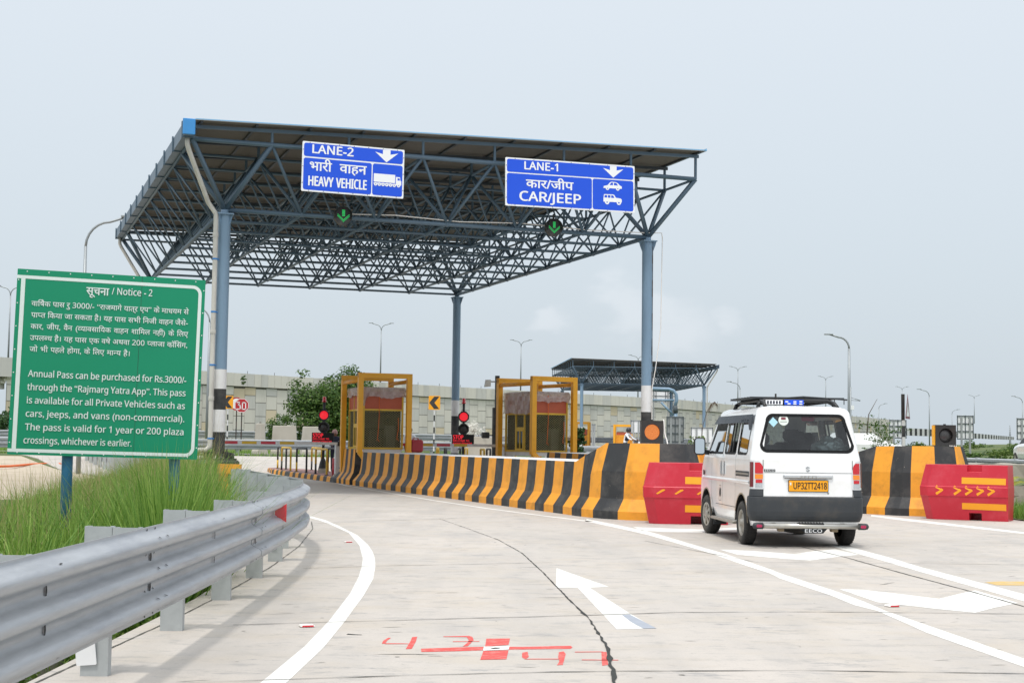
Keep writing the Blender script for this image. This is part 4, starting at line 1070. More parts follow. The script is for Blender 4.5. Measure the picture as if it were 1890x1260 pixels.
# ================================================================== green notice board
def notice():
    a, b = P(31, 495, 14.17), P(379, 517, 14.68); c, d = P(18, 838, 14.17), P(368, 848, 14.68)
    o = c - Vector((.026, 0, 0)); X = d - c; Y = a - c
    W = ((b - a).length + X.length) / 2; H = (Y.length + (b - d).length) / 2
    base = Vector((o.x + X.x / 2, o.y + X.y / 2, 0))
    t = thing('notice_board', 'big green notice board headed Notice - 2 on blue posts in the grass', 'notice board', base, 0)
    T0 = Matrix.Translation(-base) @ frame_T(o, X, Y)
    def T(z): return T0 @ Matrix.Translation((0, 0, z))
    mb = MB(); mb.flat([rrect(0, 0, W, H, .004, 1)], T(0), 0, .012); mb.flat([[(.22 * W / 1.8, 0), (.225, 0), (.225, 0.0005), (.22, 0.0005)]], T(0)) if False else None
    mb.build('sign_panel', 'sign_green', t)
    mb = MB(); f = lambda u: u * W; g = lambda v: (1 - v) * H
    mb.flat([[(f(0), g(.034)), (f(.93), g(.034)), (f(.93), g(.052)), (f(0), g(.052))][::-1]], T(.0025))
    mb.flat([[(f(0), g(.968)), (f(.93), g(.968)), (f(.93), g(.986)), (f(0), g(.986))][::-1]], T(.0025))
    arc = lambda cx, cy, r, a0, a1, n=8: [(cx + r * math.cos(R(a0 + (a1 - a0) * k / n)), cy + r * math.sin(R(a0 + (a1 - a0) * k / n))) for k in range(n + 1)]
    r0, r1 = .05 * W, .032 * W
    out = [(f(.93), g(.034))] + arc(f(.982) - r0, g(.034) - r0, r0, 90, 0) + arc(f(.982) - r0, g(.986) + r0, r0, 0, -90) + [(f(.93), g(.986))]
    inn = [(f(.93), g(.968))] + arc(f(.964) - r1, g(.968) + r1, r1, -90, 0) + arc(f(.964) - r1, g(.052) - r1, r1, 0, 90) + [(f(.93), g(.052))]
    mb.flat([out + inn], T(.0025))
    mb.flat([[(f(.021), g(.052)), (f(.043), g(.052)), (f(.043), g(.968)), (f(.021), g(.968))][::-1]], T(.0027))
    mb.build('border_line', 'sign_white', t)
    L = MB(); z = 0.004; dv = .055; lt = .052
    text_line(L, 'सूचना', T(z), f(.362), f(.481), g(.118), H * .062, .02, align='fit')
    text_line(L, '/ Notice', T(z), f(.497), f(.655), g(.110), H * .052, .012, align='fit')
    text_line(L, '- 2', T(z), f(.668), f(.715), g(.108), H * .052, .012, align='fit')
    o_ = .007
    for line, v, u0, u1, jus in (
            ('वार्षिक पास रु 3000/- “राजमार्ग यात्र~ एप” के माधयम से', .197, .081, .915, True),
            ('प~ा{प}त किया जा सकता है। यह पास सभी निजी वाहन जैसे-', .259, .083, .915, True),
            ('कार, जीप, वैन ({व}यावसायिक वाहन शामिल नहीं) के लिए', .321, .083, .917, True),
            ('उपल{ब}ध है। यह पास एक वर्ष अथवा 200 {प}लाजा क~ॉसिंग,', .383, .083, .917, True),
            ('जो भी पहले होगा, के लिए मा{न}य है।', .444, .084, .612, True)):
        # the pre-base vowel sign goes before its consonant, the reph becomes a stroke above
        out_ = ''; i = 0
        while i < len(line):
            if i + 1 < len(line) and line[i + 1] == 'ि': out_ += 'ि' + line[i]; i += 2; continue
            out_ += line[i]; i += 1
        out_ = out_.replace('र्िष', 'िषे').replace('र्ष', 'षे').replace('र्ग', 'गे')
        text_line(L, out_, T(z), f(u0), f(u1), g(v), H * .0405, .012, justify=jus)
    for line, v, u0, u1 in (
            ('Annual Pass can be purchased for Rs.3000/-', .580, .084, .921),
            ('through the “Rajmarg Yatra App”. This pass', .652, .083, .921),
            ('is available for all Private Vehicles such as', .723, .082, .921),
            ('cars, jeeps, and vans (non-commercial).', .795, .081, .921),
            ('The pass is valid for 1 year or 200 plaza', .867, .083, .922),
            ('crossings, whichever is earlier.', .938, .078, .645)):
        text_line(L, line, T(z), f(u0), f(u1), g(v), H * .049, .014, justify=True, xs=.93)
    L.build('lettering', 'sign_white', t)
    mb = MB()
    for k in range(9):
        for v in (.012, .988): mb.flat([circ(f(.05 + .112 * k), g(v), .006, 6)], T(.003))
    for k in range(8):
        for u in (.008, .992): mb.flat([circ(f(u), g(.06 + .125 * k), .006, 6)], T(.003))
    mb.build('rivet_heads', 'sign_face', t)
    mb = MB(); mb.flat([[(f(.6545), g(.0)), (f(.6545), g(1)), (f(.656), g(1)), (f(.656), g(0))]], T(.0018)); mb.build('sheet_seam', 'housing', t)
    for u, dx in ((.31, 0), (.88, .0)):
        p = T0 @ Vector((f(u), 0, -.09)); q = T0 @ Vector((f(u), H * .92, -.09))
        mb = MB(); mb.tube([(p.x + .0, p.y, -.1), (p.x, p.y, p.z), (q.x, q.y, q.z)], .053, 14); mb.build('post', 'sign_post', t)
    mb = MB()
    for v in (.08, .5, .92): mb.bar(T0 @ Vector((f(.03), g(v), -.028)), T0 @ Vector((f(.97), g(v), -.028)), .035, .035, 0)
    mb.build('rear_rail', 'sign_post', t)
notice()

# ================================================================== the near thrie-beam guardrail
RAIL = [(3.0, -1.99), (5, -2.005), (7, -2.02), (9, -2.035), (11, -2.07), (13, -2.13), (15, -2.22), (16.5, -2.34), (18, -2.55), (19.5, -2.93), (21, -3.41), (22.5, -3.88), (24.5, -4.50), (25.1, -4.67)]
def rail_curve(step=.18):
    pts = [Vector((x, y, 0)) for y, x in RAIL]; out = []
    for i in range(len(pts) - 1):
        p0 = pts[max(i - 1, 0)]; p1 = pts[i]; p2 = pts[i + 1]; p3 = pts[min(i + 2, len(pts) - 1)]
        n = max(2, int((p2 - p1).length / step))
        for k in range(n):
            t = k / n; out.append(.5 * ((2 * p1) + (p2 - p0) * t + (2 * p0 - 5 * p1 + 4 * p2 - p3) * t * t + (3 * p1 - p0 - 3 * p2 + p3) * t ** 3))
    out.append(pts[-1]); return out
RC = rail_curve(); RS = [0.0]
for a, b in zip(RC, RC[1:]): RS.append(RS[-1] + (b - a).length)
def rail_at(s):
    import bisect
    i = min(max(bisect.bisect_right(RS, s) - 1, 0), len(RC) - 2)
    k = (s - RS[i]) / (RS[i + 1] - RS[i]); p = RC[i].lerp(RC[i + 1], k)
    t = (RC[min(i + 2, len(RC) - 1)] - RC[max(i - 1, 0)]).normalized()
    return p, t, Vector((t.y, -t.x, 0))            # n points to the road side
def thrie(z):   # front offset of the corrugation at height z from the middle
    c = math.cos(2 * math.pi * z / .168)
    return .042 + .042 * max(-1, min(1, 1.55 * c))
ZP = [-.253 + .506 * k / 30 for k in range(31)]
RAIL_Z = .548
rail = thing('guardrail', 'galvanised three-ridge guardrail curving from the left foreground round the grass verge', 'guardrail', (RC[0].x, RC[0].y, 0))
inv = Matrix.Translation(-Vector((RC[0].x, RC[0].y, 0)))
def seg(s0, s1, eps, name='rail_beam'):
    mb = MB(); n = max(3, int((s1 - s0) / .16)); rows = []
    for side in (0, 1):
        vs = []
        for i in range(n + 1):
            p, t, nn = rail_at(s0 + (s1 - s0) * i / n)
            for z in ZP:
                q = p + nn * (thrie(z) + eps - side * .004); vs.append(inv @ Vector((q.x, q.y, RAIL_Z + z)))
        m = len(ZP)
        fs = [(i * m + k, (i + 1) * m + k, (i + 1) * m + k + 1, i * m + k + 1) for i in range(n) for k in range(m - 1)]
        if side: fs = [f[::-1] for f in fs]
        mb.add(vs, fs, 0, True); rows.append(vs)
    A, B = rows
    m = len(ZP)
    for k in (0, m - 1):     # rolled edges
        for i in range(n): mb.quad(A[i * m + k], A[(i + 1) * m + k], B[(i + 1) * m + k], B[i * m + k])
    for i in (0, n):
        for k in range(m - 1): mb.quad(A[i * m + k], A[i * m + k + 1], B[i * m + k + 1], B[i * m + k])
    return mb.build(name, 'galv', rail)
def bolt(mb, s, z, w=.016, h=.02, eps=0.0, slant=0.0):
    p, t, nn = rail_at(s); d = thrie(z); dz = .003
    sl = (thrie(z + dz) - thrie(z - dz)) / (2 * dz)
    nr = (nn - Vector((0, 0, sl))).normalized(); u = t; vv = nr.cross(u).normalized()
    c = inv @ (p + nn * (d + eps) + Vector((0, 0, RAIL_Z + z))); u = u * w + vv * slant
    mb.add([c - u * .7 - vv * h + nr * .003, c + u * .7 - vv * h + nr * .003, c + u + nr * .004, c + u * .7 + vv * h + nr * .003, c - u * .7 + vv * h + nr * .003, c - u + nr * .004], [(0, 1, 2, 3, 4, 5)], 0)
# beam lengths overlap at splices near the posts
POST0 = 5.12; PSP = 1.92
SPL = [1.50, 5.30, 9.12, 12.95, 16.8, 20.6]
SPL = [s for s in SPL if s < RS[-1] - .5]
ends = [0.0] + SPL + [RS[-1]]
for i, (a, b) in enumerate(zip(ends, ends[1:])):
    seg(max(0, a - .16), min(b + .16, RS[-1]), .0045 if i % 2 else 0.0)
mb = MB()
for s in SPL:
    for z in (-.235, -.195, -.14, -.105, -.028, .028, .105, .14, .195, .235):
        for ds in (-.095, .095): bolt(mb, s + ds, z, .013, .008, .005, .006 * (1 if z > 0 else -1))
    for z in (-.084, .084): bolt(mb, s, z, .02, .024, .008)
for a, b in zip(SPL, SPL[1:]):
    for z in (-.084, .084): bolt(mb, (a + b) / 2, z, .014, .022, .008)
    for z in (-.2, .2): bolt(mb, (a + b) / 2, z, .02, .004, .004)
mb.build('bolt_heads', 'dark_hole', rail)
# posts and spacer blocks
s = POST0 - 2 * PSP; k = 0
while s < RS[-1] - .3:
    p, t, nn = rail_at(s); far = s > 17
    gz = rise(p.y) - .1
    def col(o0, o1, z0, z1, nm):
        mb = MB(); T = inv @ frame_T((p.x, p.y, 0), nn, t)
        # open channel section seen from the road: web and two lips
        w = .006
        mb.box((-o1, -.035, z0), (-o0, -.035 + w, z1), T=T); mb.box((-o1, -.035 + w, z0), (-o1 + w, .035, z1), T=T); mb.box((-o0 - w, -.035 + w, z0), (-o0, .035, z1), T=T)
        mb.box((-o1 + w, .035 - w, z0), (-o1 + .025, .035, z1), T=T); mb.box((-o0 - .025, .035 - w, z0), (-o0 - w, .035, z1), T=T)
        return mb.build(nm, 'galv_post', rail)
    dz = rnd.uniform(-.012, .012)
    col(.155, .305, gz, .815 + dz, 'post'); col(.002, .152, .33, .81 + dz, 'spacer_block')
    s += PSP; k += 1
# thrie reflector and white reflector plates
def on_rail(u, v, y):
    return P(u, v, y)
best = min(range(len(RC)), key=lambda i: abs(RC[i].x / RC[i].y - (513 - 945) / F) + (0 if RC[i].y < 17.5 else 9))
p, t, nn = rail_at(RS[best])
mb = MB(); T = inv @ frame_T((p.x + nn.x * .06, p.y + nn.y * .06, RAIL_Z + .085), Vector((1, 0.15, 0)), (0, 0, 1))
mb.flat([[(.055, -.085), (.055, .085), (-.02, .04), (-.05, .018), (-.05, -.018), (-.02, -.04)]], T, 0, .004); mb.build('reflector', 'lens_red', rail)
for k, (z0, z1, rot) in ((2, (.06, .27, .08)), (6, (.14, .29, -.05))):
    p, t, nn = rail_at(POST0 + (k - 2) * PSP)
    mb = MB(); T = inv @ frame_T((p.x - nn.x * .275 - t.x * .062, p.y - nn.y * .275 - t.y * .062, (z0 + z1) / 2), Vector((1, .0, rot)), (rot * -.6, -.12, 1))
    h = (z1 - z0) / 2; mb.flat([rrect(-.055, -h, .055, h, .006, 2)], T, 0, .003); mb.build('reflector_plate', 'sign_face', rail)

# second rail on the far side of the verge: only its tall posts and the beam behind them show
r2 = thing('guardrail', 'galvanised guardrail with closely set upright posts behind the notice board', 'guardrail', (-7.3, 34, 0))
iv2 = Vector((-7.3, 34, 0))
pts2 = [Vector((-6.75, 32.2, 0)), Vector((-7.6, 34.2, 0)), Vector((-8.7, 37, 0)), Vector((-10.1, 41, 0)), Vector((-12.2, 47, 0)), Vector((-15.6, 57, 0)), Vector((-19.5, 67, 0))]
mb = MB()
for z, e in ((.79, .0), (.71, .05), (.63, .0), (.55, .05), (.47, .0), (.39, .05), (.31, 0)): pass
zz = [(.79, 0), (.75, .06), (.69, .06), (.65, 0), (.60, 0), (.56, .06), (.5, .06), (.46, 0), (.42, 0), (.38, .06), (.32, .06), (.29, 0)]
for a, b in zip(pts2, pts2[1:]):
    d = (b - a).normalized(); nn = Vector((-d.y, d.x, 0))
    for (z0, e0), (z1, e1) in zip(zz, zz[1:]): mb.quad(a - nn * (e0 + .1) + Vector((0, 0, z0)) - iv2, b - nn * (e0 + .1) + Vector((0, 0, z0)) - iv2, b - nn * (e1 + .1) + Vector((0, 0, z1)) - iv2, a - nn * (e1 + .1) + Vector((0, 0, z1)) - iv2)
mb.build('rail_beam', 'galv', r2)
L = 0.0; nxt = 0.0
for a, b in zip(pts2, pts2[1:]):
    d = (b - a).normalized(); l = (b - a).length
    while nxt < L + l:
        q = a + d * (nxt - L) - iv2; z0 = rise(q.y + 34) - .1
        mb = MB(); mb.box((q.x - .07, q.y - .05, z0), (q.x + .07, q.y + .05, .83)); mb.build('post', 'galv_post', r2); nxt += (.62 if nxt < 6.5 else 1.9)
    L += l

# orange pipe guard round the pedestal of the left column
g = thing('pipe_guard', 'orange painted pipe guard around the black pedestal of the left column', 'pipe guard', PA + Vector((0, 0, 0)), 0)
def prot(u, v, y): return P(u, v, y) - PA
mb = MB()
a = [prot(412, 918, 30.6), prot(411, 862, 30.6), prot(436, 857, 30.6)]
mb.tube([a[0], a[1] + Vector((0, 0, 0))], .105, 4, 0, smooth=False); mb.bar(a[1] + Vector((-.09, 0, -.03)), a[1] + Vector((.38, .0, -.035)), .19, .2)
mb.bar(a[1] + Vector((.3, 0, -.1)), a[1] + Vector((.3, 0, -.26)), .1, .1)
mb.build('front_pipe', 'yellow', g)
mb = MB(); mb.tube([prot(374, 905, 32.9), prot(374, 861, 32.9), prot(378, 853, 32.9), prot(392, 850, 33.0)], .05, 6); mb.build('rear_pipe', 'yellow', g)
mb = MB(); mb.box((-.95, .2, 0), (-.75, .35, .82)); mb.build('striped_post', 'black_paint', g)
mb = MB(); mb.box((-1.0, .18, 0), (-.95, .33, .84)); mb.build('side_post', 'yellow', g)

# ================================================================== booths and their crash frames
def make_frame(label, w, d, H, loc, rz, r=.075):
    t = thing('crash_frame', label, 'crash frame', loc, rz, 'orange crash frames around the booths')
    for nm, y in (('front_hoop', 0), ('rear_hoop', d)):
        mb = MB(); kz = .95 if y == 0 else .3
        lean = .16 if y == 0 else 0
        for x, sx in ((0, 1), (w, -1)):
            mb.bar((x + sx * .0, y, .95), (x, y, H - r), 2 * r, 2 * r, 0, (0, 1, 0))
            mb.bar((x, y, .97), (x + (-.0 if nm == 'rear_hoop' else .16 * (1 if x == 0 else 1)), y - lean * 1.2, .72), 2 * r * .95, 2 * r * .95, 0, (0, 1, 0))
            q = (x + (.16 if y == 0 else 0), y - lean * 1.2)
            mb.bar((q[0], q[1], .74), (q[0], q[1], .0), 2 * r * .9, 2 * r * .9, 0, (0, 1, 0))
        mb.tube([(-r, y, H - r), (w + r, y, H - r)], r, 12); mb.bar((-r, y, H - r), (w + r, y, H - r), 2 * r * .96, 2 * r * .96)
        mb.build(nm, 'frame_orange', t)
    for x in (0, w):
        mb = MB(); mb.tube([(x, r, H - r * 3.0), (x, d - r, H - r * 3.0)], r * .8, 10); mb.tube([(x - .03, r, H - r * 2.6), (x - .03, d - r, H - r * 3.4)], r * .5, 8); mb.build('side_tie', 'yellow', t)
    return t
def mesh_panel(mb, T, w, h, dx=.075, dz=.09, r=.004, mi=0):
    """chain link in the local plane, clipped to the panel"""
    n = int(w / dx) + int(h / dz) + 2
    sl = dz / dx
    for sgn in (1, -1):
        k0 = -int(h / sl / dx) - 2
        for k in range(k0, int(w / dx) + 2):
            x0 = k * dx; pa = []
            if sgn > 0:
                xa, ya = x0, 0.0; xb, yb = x0 + h / sl, h
            else:
                xa, ya = x0, h; xb, yb = x0 + h / sl, 0.0
            # clip in x to 0..w
            def at(x): return ya + (yb - ya) * (x - xa) / (xb - xa)
            X0, X1 = max(xa, 0), min(xb, w)
            if X1 - X0 < .02: continue
            a, b = Vector((X0, at(X0), 0)), Vector((X1, at(X1), 0)); d = (b - a).normalized(); nn = Vector((-d.y, d.x, 0)) * r
            mb.add([T @ (a - nn), T @ (b - nn), T @ (b + nn), T @ (a + nn)], [(0, 1, 2, 3)], mi)
def make_booth(label, w, d, z0, z1, loc, rz, full_film):
    t = thing('toll_booth', label, 'toll booth', loc, rz, 'toll booths of the two lanes')
    f = .05; zb = z1 - .62        # lintel height
    mb = MB()                     # yellow frame
    for x in (0, w - f):
        for y in (0, d - f): mb.box((x, y, z0), (x + f, y + f, z1))
    for z in (z0, zb, z1 - f):
        mb.box((f, 0.002, z), (w - f, f - .002, z + f)); mb.box((f, d - f + .002, z), (w - f, d - .002, z + f)); mb.box((.002, f, z), (f - .002, d - f, z + f)); mb.box((w - f + .002, f, z), (w - .002, d - f, z + f))
    for y in (d * .33, d * .62): mb.box((-.003, y, z0 + f), (f - .006, y + f * .8, z1 - f))
    mb.box((-.004, d * .33 + f * .8, z0 + (zb - z0) * .60), (f - .008, d * .62, z0 + (zb - z0) * .60 + .07))
    mb.build('booth_frame', 'booth_yellow', t)
    mb = MB(); e = .012           # brick coloured fascia boards, right wall, roof
    mb.quad((f, e, zb + f), (w - f, e, zb + f), (w - f, e, z1 - f), (f, e, z1 - f)); mb.quad((e, d - f, zb + f), (e, f, zb + f), (e, f, z1 - f), (e, d - f, z1 - f))
    mb.quad((f, d - e, z1 - f), (w - f, d - e, z1 - f), (w - f, d - e, zb + f), (f, d - e, zb + f)); mb.quad((w - e, f, zb + f), (w - e, d - f, zb + f), (w - e, d - f, z1 - f), (w - e, f, z1 - f))
    mb.build('fascia_board', 'booth_brick', t)
    mb = MB(); mb.box((.0, .0, z1), (w, d, z1 + .05)); mb.build('booth_roof', 'booth_lining', t)
    mb = MB(); mb.box((.03, .03, z0 - .12), (w - .03, d - .03, z0)); mb.build('booth_sill', 'white_paint', t)
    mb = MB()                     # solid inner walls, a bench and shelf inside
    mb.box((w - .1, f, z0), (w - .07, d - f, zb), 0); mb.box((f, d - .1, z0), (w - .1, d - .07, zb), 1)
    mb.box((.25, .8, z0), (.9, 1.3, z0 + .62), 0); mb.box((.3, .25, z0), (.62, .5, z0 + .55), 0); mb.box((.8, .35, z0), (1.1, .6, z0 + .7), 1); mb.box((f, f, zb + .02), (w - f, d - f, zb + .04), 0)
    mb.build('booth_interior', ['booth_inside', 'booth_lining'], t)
    for nm, x0, x1, zlo, zhi, face in (('mesh_screen', f, w - f, z0 + f, zb, 'front'), ('mesh_screen', d * .62 + f * .8, d - f, z0 + f, zb, 'side'), ('mesh_screen', f, d * .33, z0 + f, zb, 'side'), ('mesh_screen', d * .33 + f * .8, d * .62, z0 + (zb - z0) * .6 + .07, zb, 'side')):
        mb = MB()
        T = Matrix(((1, 0, 0, x0), (0, 0, -1, .02), (0, 1, 0, zlo), (0, 0, 0, 1))) if face == 'front' else Matrix(((0, 0, -1, .02), (1, 0, 0, x0), (0, 1, 0, zlo), (0, 0, 0, 1)))
        mesh_panel(mb, T, x1 - x0, zhi - zlo, .088, .068 if face == 'front' else .078, .0042)
        mb.build(nm, 'wire', t)
    mb = MB(); ya, yb2 = d * .33 + f * .8, d * .62; zt = z0 + (zb - z0) * .6    # sliding cash window
    for a, b in (((-.012, ya, z0 + f), (.03, ya + .05, zt)), ((-.012, yb2 - .05, z0 + f), (.03, yb2, zt)), ((-.012, ya + .05, z0 + f), (.03, yb2 - .05, z0 + f + .05)), ((-.012, ya + .05, zt - .05), (.03, yb2 - .05, zt)), ((-.008, (ya + yb2) / 2 - .018, z0 + f + .05), (.026, (ya + yb2) / 2 + .018, zt - .05))): mb.box(a, b)
    wf = mb.build('cash_window', 'booth_yellow', t)
    mb = MB(); mb.quad((.01, yb2 - .05, z0 + .1), (.01, ya + .05, z0 + .1), (.01, ya + .05, zt - .05), (.01, yb2 - .05, zt - .05)); mb.build('pane', 'booth_glass', wf)
    # wrinkled plastic film over the top
    mb = MB(); per = [(-.03, d + .0), (-.03, d * .5), (-.03, -.03), (w * .5, -.03), (w + .03, -.03), (w + .03, d * .5), (w + .03, d)]
    fine = []
    for (xa, ya), (xb, yb3) in zip(per, per[1:]):
        for k in range(9): fine.append((xa + (xb - xa) * k / 9, ya + (yb3 - ya) * k / 9))
    fine.append(per[-1]); rows = []
    rs = random.Random(len(label))
    for i, (x, y) in enumerate(fine):
        side = i < 18
        drop = (.66 if full_film and side else (.26 if side and not full_film else .30)) + .025 * math.sin(i * .47 + len(label)) + rs.uniform(-.02, .03)
        if not full_film and 16 < i < 20: drop += .22
        out = Vector((x - w / 2, y - d / 2, 0)).normalized() * 1
        row = []
        for k in range(6):
            q = k / 5; wv = .022 * math.sin(i * 1.9 + k * 1.3) + rs.uniform(-.012, .012)
            row.append((x + out.x * (.012 + q * .03 + wv), y + out.y * (.012 + q * .03 + wv), z1 + .07 - drop * q))
        rows.append(row)
    for ra, rb in zip(rows, rows[1:]):
        for k in range(5): mb.add([ra[k], rb[k], rb[k + 1], ra[k + 1]], [(0, 1, 2, 3)], 0, True)
    # film lying over the roof
    mb.add([(-.03, 0, z1 + .075), (w + .03, 0, z1 + .075), (w + .03, d, z1 + .085), (-.03, d, z1 + .085)], [(0, 1, 2, 3)], 0)
    mb.build('plastic_cover', 'plastic_film', t)
    mb = MB()                    # orange ropes tied to the mesh
    for x, za, zc in ((w * .38, z1 - .05, z1 - 1.5), (w * .86, zb - .2, zb - .85)):
        mb.tube([(x, -.05, za), (x + .01, -.055, (za + zc) / 2), (x - .02, -.05, zc + .12), (x - .05, -.05, zc), (x - .02, -.06, zc + .05), (x + .02, -.05, zc - .03)], .009, 5)
    mb.build('tie_rope', 'rope_orange', t)
    return t
b1 = PL(5.32, 8.45); rzb = YAW
make_frame('orange crash frame around the left toll booth', 1.48, 2.12, 3.28, b1, rzb)
mo = b1 + E1 * .13 + E2 * .16
make_booth('left toll booth with wire mesh front and brick coloured boards under loose plastic', 1.23, 1.82, 1.05, 2.80, mo, rzb, False)
rz2 = YAW + R(9.5); b2 = Vector((.66, 43.55, 0)); u1 = Vector((math.cos(rz2), math.sin(rz2), 0)); u2 = Vector((-u1.y, u1.x, 0))
make_frame('orange crash frame around the right toll booth', 1.42, 2.1, 3.28, b2, rz2)
make_booth('right toll booth wrapped in plastic film down its lane side', 1.17, 1.8, 1.02, 2.76, b2 + u1 * .13 + u2 * .16, rz2, True)

# ------------------------------------------------------------------ lane furniture on each kerb
def letter_rows(mb, rows, T, w, h, m=.03):
    y = h
    for text, k, u0, u1 in rows:
        y -= k * h; text_line(mb, text, T, w * u0, w * u1, y, k * h * 1.15, .012, align='fit')
def traffic_signal(base, rz, label):
    t = thing('traffic_signal', label, 'traffic signal', base, rz, 'red and black lane signals with message boards')
    mb = MB(); mb.box((-.15, -.15, 0), (.15, .15, .16), 1); mb.tube([(0, 0, .1), (0, 0, 2.45)], .045, 10, 0); mb.lathe([(.16, .14), (.1, .4), (.06, .5)], 10, 0); mb.build('pole', ['black_paint', 'concrete'], t)
    for zc, m, nm in ((1.98, 'lamp_red', 'red_lamp'), (1.56, 'lens_off', 'dark_lamp')):
        o8 = [(.20 * math.cos(R(22.5 + 45 * k)), zc + .20 * math.sin(R(22.5 + 45 * k))) for k in range(8)]
        mb = MB(); mb.flat([o8], Matrix.Translation((0, -.07, 0)) @ PXW, 0, .12)
        for k in range(18):
            a0, a1 = R(-10 + 11 * k), R(-10 + 11 * (k + 1)); q = .155
            mb.quad((q * math.cos(a0), -.07, zc + q * math.sin(a0)), (q * math.cos(a1), -.07, zc + q * math.sin(a1)), (q * math.cos(a1), -.15, zc + q * math.sin(a1)), (q * math.cos(a0), -.15, zc + q * math.sin(a0)))
        hs = mb.build('lamp_housing', 'black_paint', t)
        mb = MB(); mb.lathe([(.145, .0), (.11, -.025), (.06, -.04), (.001, -.045)], 20, 0, Matrix.Translation((0, -.072, zc)) @ Matrix(((1, 0, 0, 0), (0, 0, 1, 0), (0, -1, 0, 0), (0, 0, 0, 1)))); mb.build(nm, m, hs)
    mb = MB(); mb.lathe([(.001, 2.62), (.055, 2.6), (.06, 2.5), (.06, 2.47), (.075, 2.47), (.075, 2.43), (.001, 2.43)], 14, 0); mb.build('beacon', 'lens_red', t)
    bx0, bx1, bz0, bz1 = -.39, .36, 1.02, 1.38
    mb = MB(); mb.box((bx0, -.16, bz0), (bx1, -.05, bz1), bev=.012); d = mb.build('message_board', 'dark_hole', t)
    mb = MB(); T = Matrix.Translation((bx0 + .02, -.164, bz0 + .015)) @ PXW
    text_line(mb, 'STOP', T, .01, .37, .185, .185, .02, align='fit'); text_line(mb, 'WELCOME TO', T, .01, .57, .10, .08, .012, align='fit'); text_line(mb, 'Kamar Plaza-04', T, .01, .66, .02, .075, .012, align='fit')
    mb.build('led_lettering', 'led_red', d)
    return t
ts = traffic_signal(PL(5.95, 16.2, .17), R(3), 'left lane signal with red lamp and STOP message board on the kerb, before the tree')
dup(ts, PL(10.38, 14.3, .17), label='right lane signal with red lamp and STOP message board beside the middle column')

def boom(base, length, rz, label, tip_z=.0):
    t = thing('boom_barrier', label, 'boom barrier', base, rz, 'boom barriers across the lanes')
    mb = MB(); mb.box((-.16, -.17, .06), (.16, .17, 1.0), 0, bev=.02); mb.box((-.19, -.2, 0), (.19, .2, .06), 1); mb.box((-.165, -.175, 1.0), (.165, .175, 1.05), 2, bev=.015); mb.build('cabinet', ['cabinet', 'concrete', 'pvc_clip'], t)
    mb = MB(); mb.poly([(-.05, -.172, .28), (.0, -.172, .2), (.05, -.172, .28), (.035, -.172, .3), (.0, -.172, .25), (-.035, -.172, .3)]); mb.build('emblem', 'pvc_clip', t)
    mb = MB(); mb.box((-.11, -.24, .95), (.1, -.17, 1.09), bev=.01); mb.build('arm_clamp', 'black_paint', t)
    mb = MB(); x = -.05; n = 9; cols = [2, 2, 1, 2, 0, 2, 1, 2, 0]
    wid = [.9, .35, .42, .12, .42, .12, .42, .12, .42]; 
    a = -.1
    for c, w in zip(cols, wid):
        b = a - w * length / 3.3; mb.bar((a, -.21, 1.02), (b, -.21, 1.02), .05, .085, c); a = b
    mb.bar((a, -.21, 1.02), (a - .1, -.21, 1.02), .045, .075, 2)
    mb.build('boom_arm', ['plastic_red', 'booth_yellow', 'white_paint'], t)
    return t
bm1 = boom(PL(5.42, 11.35, .17), 3.5, YAW - R(8), 'boom barrier across the left lane with red and yellow banded arm')
bm2 = boom(PL(10.55, 10.2, .17), 3.3, YAW - R(8), 'boom barrier across the right lane beside the right booth')
# fire buckets / drums
def drum(base, label, m='barrel_red', h=.55, r=.2, group='red drums'):
    t = thing('drum', label, 'drum', base, 0, group)
    mb = MB(); mb.lathe([(.001, 0), (r, 0), (r, h * .3), (r * 1.05, h * .33), (r, h * .36), (r, h * .64), (r * 1.05, h * .67), (r, h * .7), (r, h), (r * .93, h), (r * .93, h - .02), (.001, h - .02)], 20); mb.build('drum_shell', m, t)
    mb = MB(); mb.lathe([(.03, h - .02), (.03, h + .015), (.001, h + .015)], 8, 0, Matrix.Translation((r * .5, 0, 0))); mb.build('bung', 'housing', t)
drum(PL(5.75, 13.0, .17), 'small red drum standing on the left kerb beside the boom cabinet')
drum(PL(8.2, 8.2, .0) + Vector((0.0, 0, 0)), 'red drum at the end of the white barrier top right of the left booth', h=1.52, r=.26) if False else None
# red jerrycan shaped container on the long barrier, right of the booth
p = P(768, 831, 44.3)
t = thing('red_container', 'red plastic container standing right of the left booth', 'container', (p.x, p.y, .963), YAW)
mb = MB(); mb.box((-.2, -.12, 0), (.2, .12, .38), bev=.05); mb.build('container_body', 'barrel_red', t)
mb = MB(); mb.tube([(-.1, 0, .36), (-.1, 0, .42), (.06, 0, .42), (.06, 0, .36)], .02, 6); mb.build('handle', 'barrel_red', t)

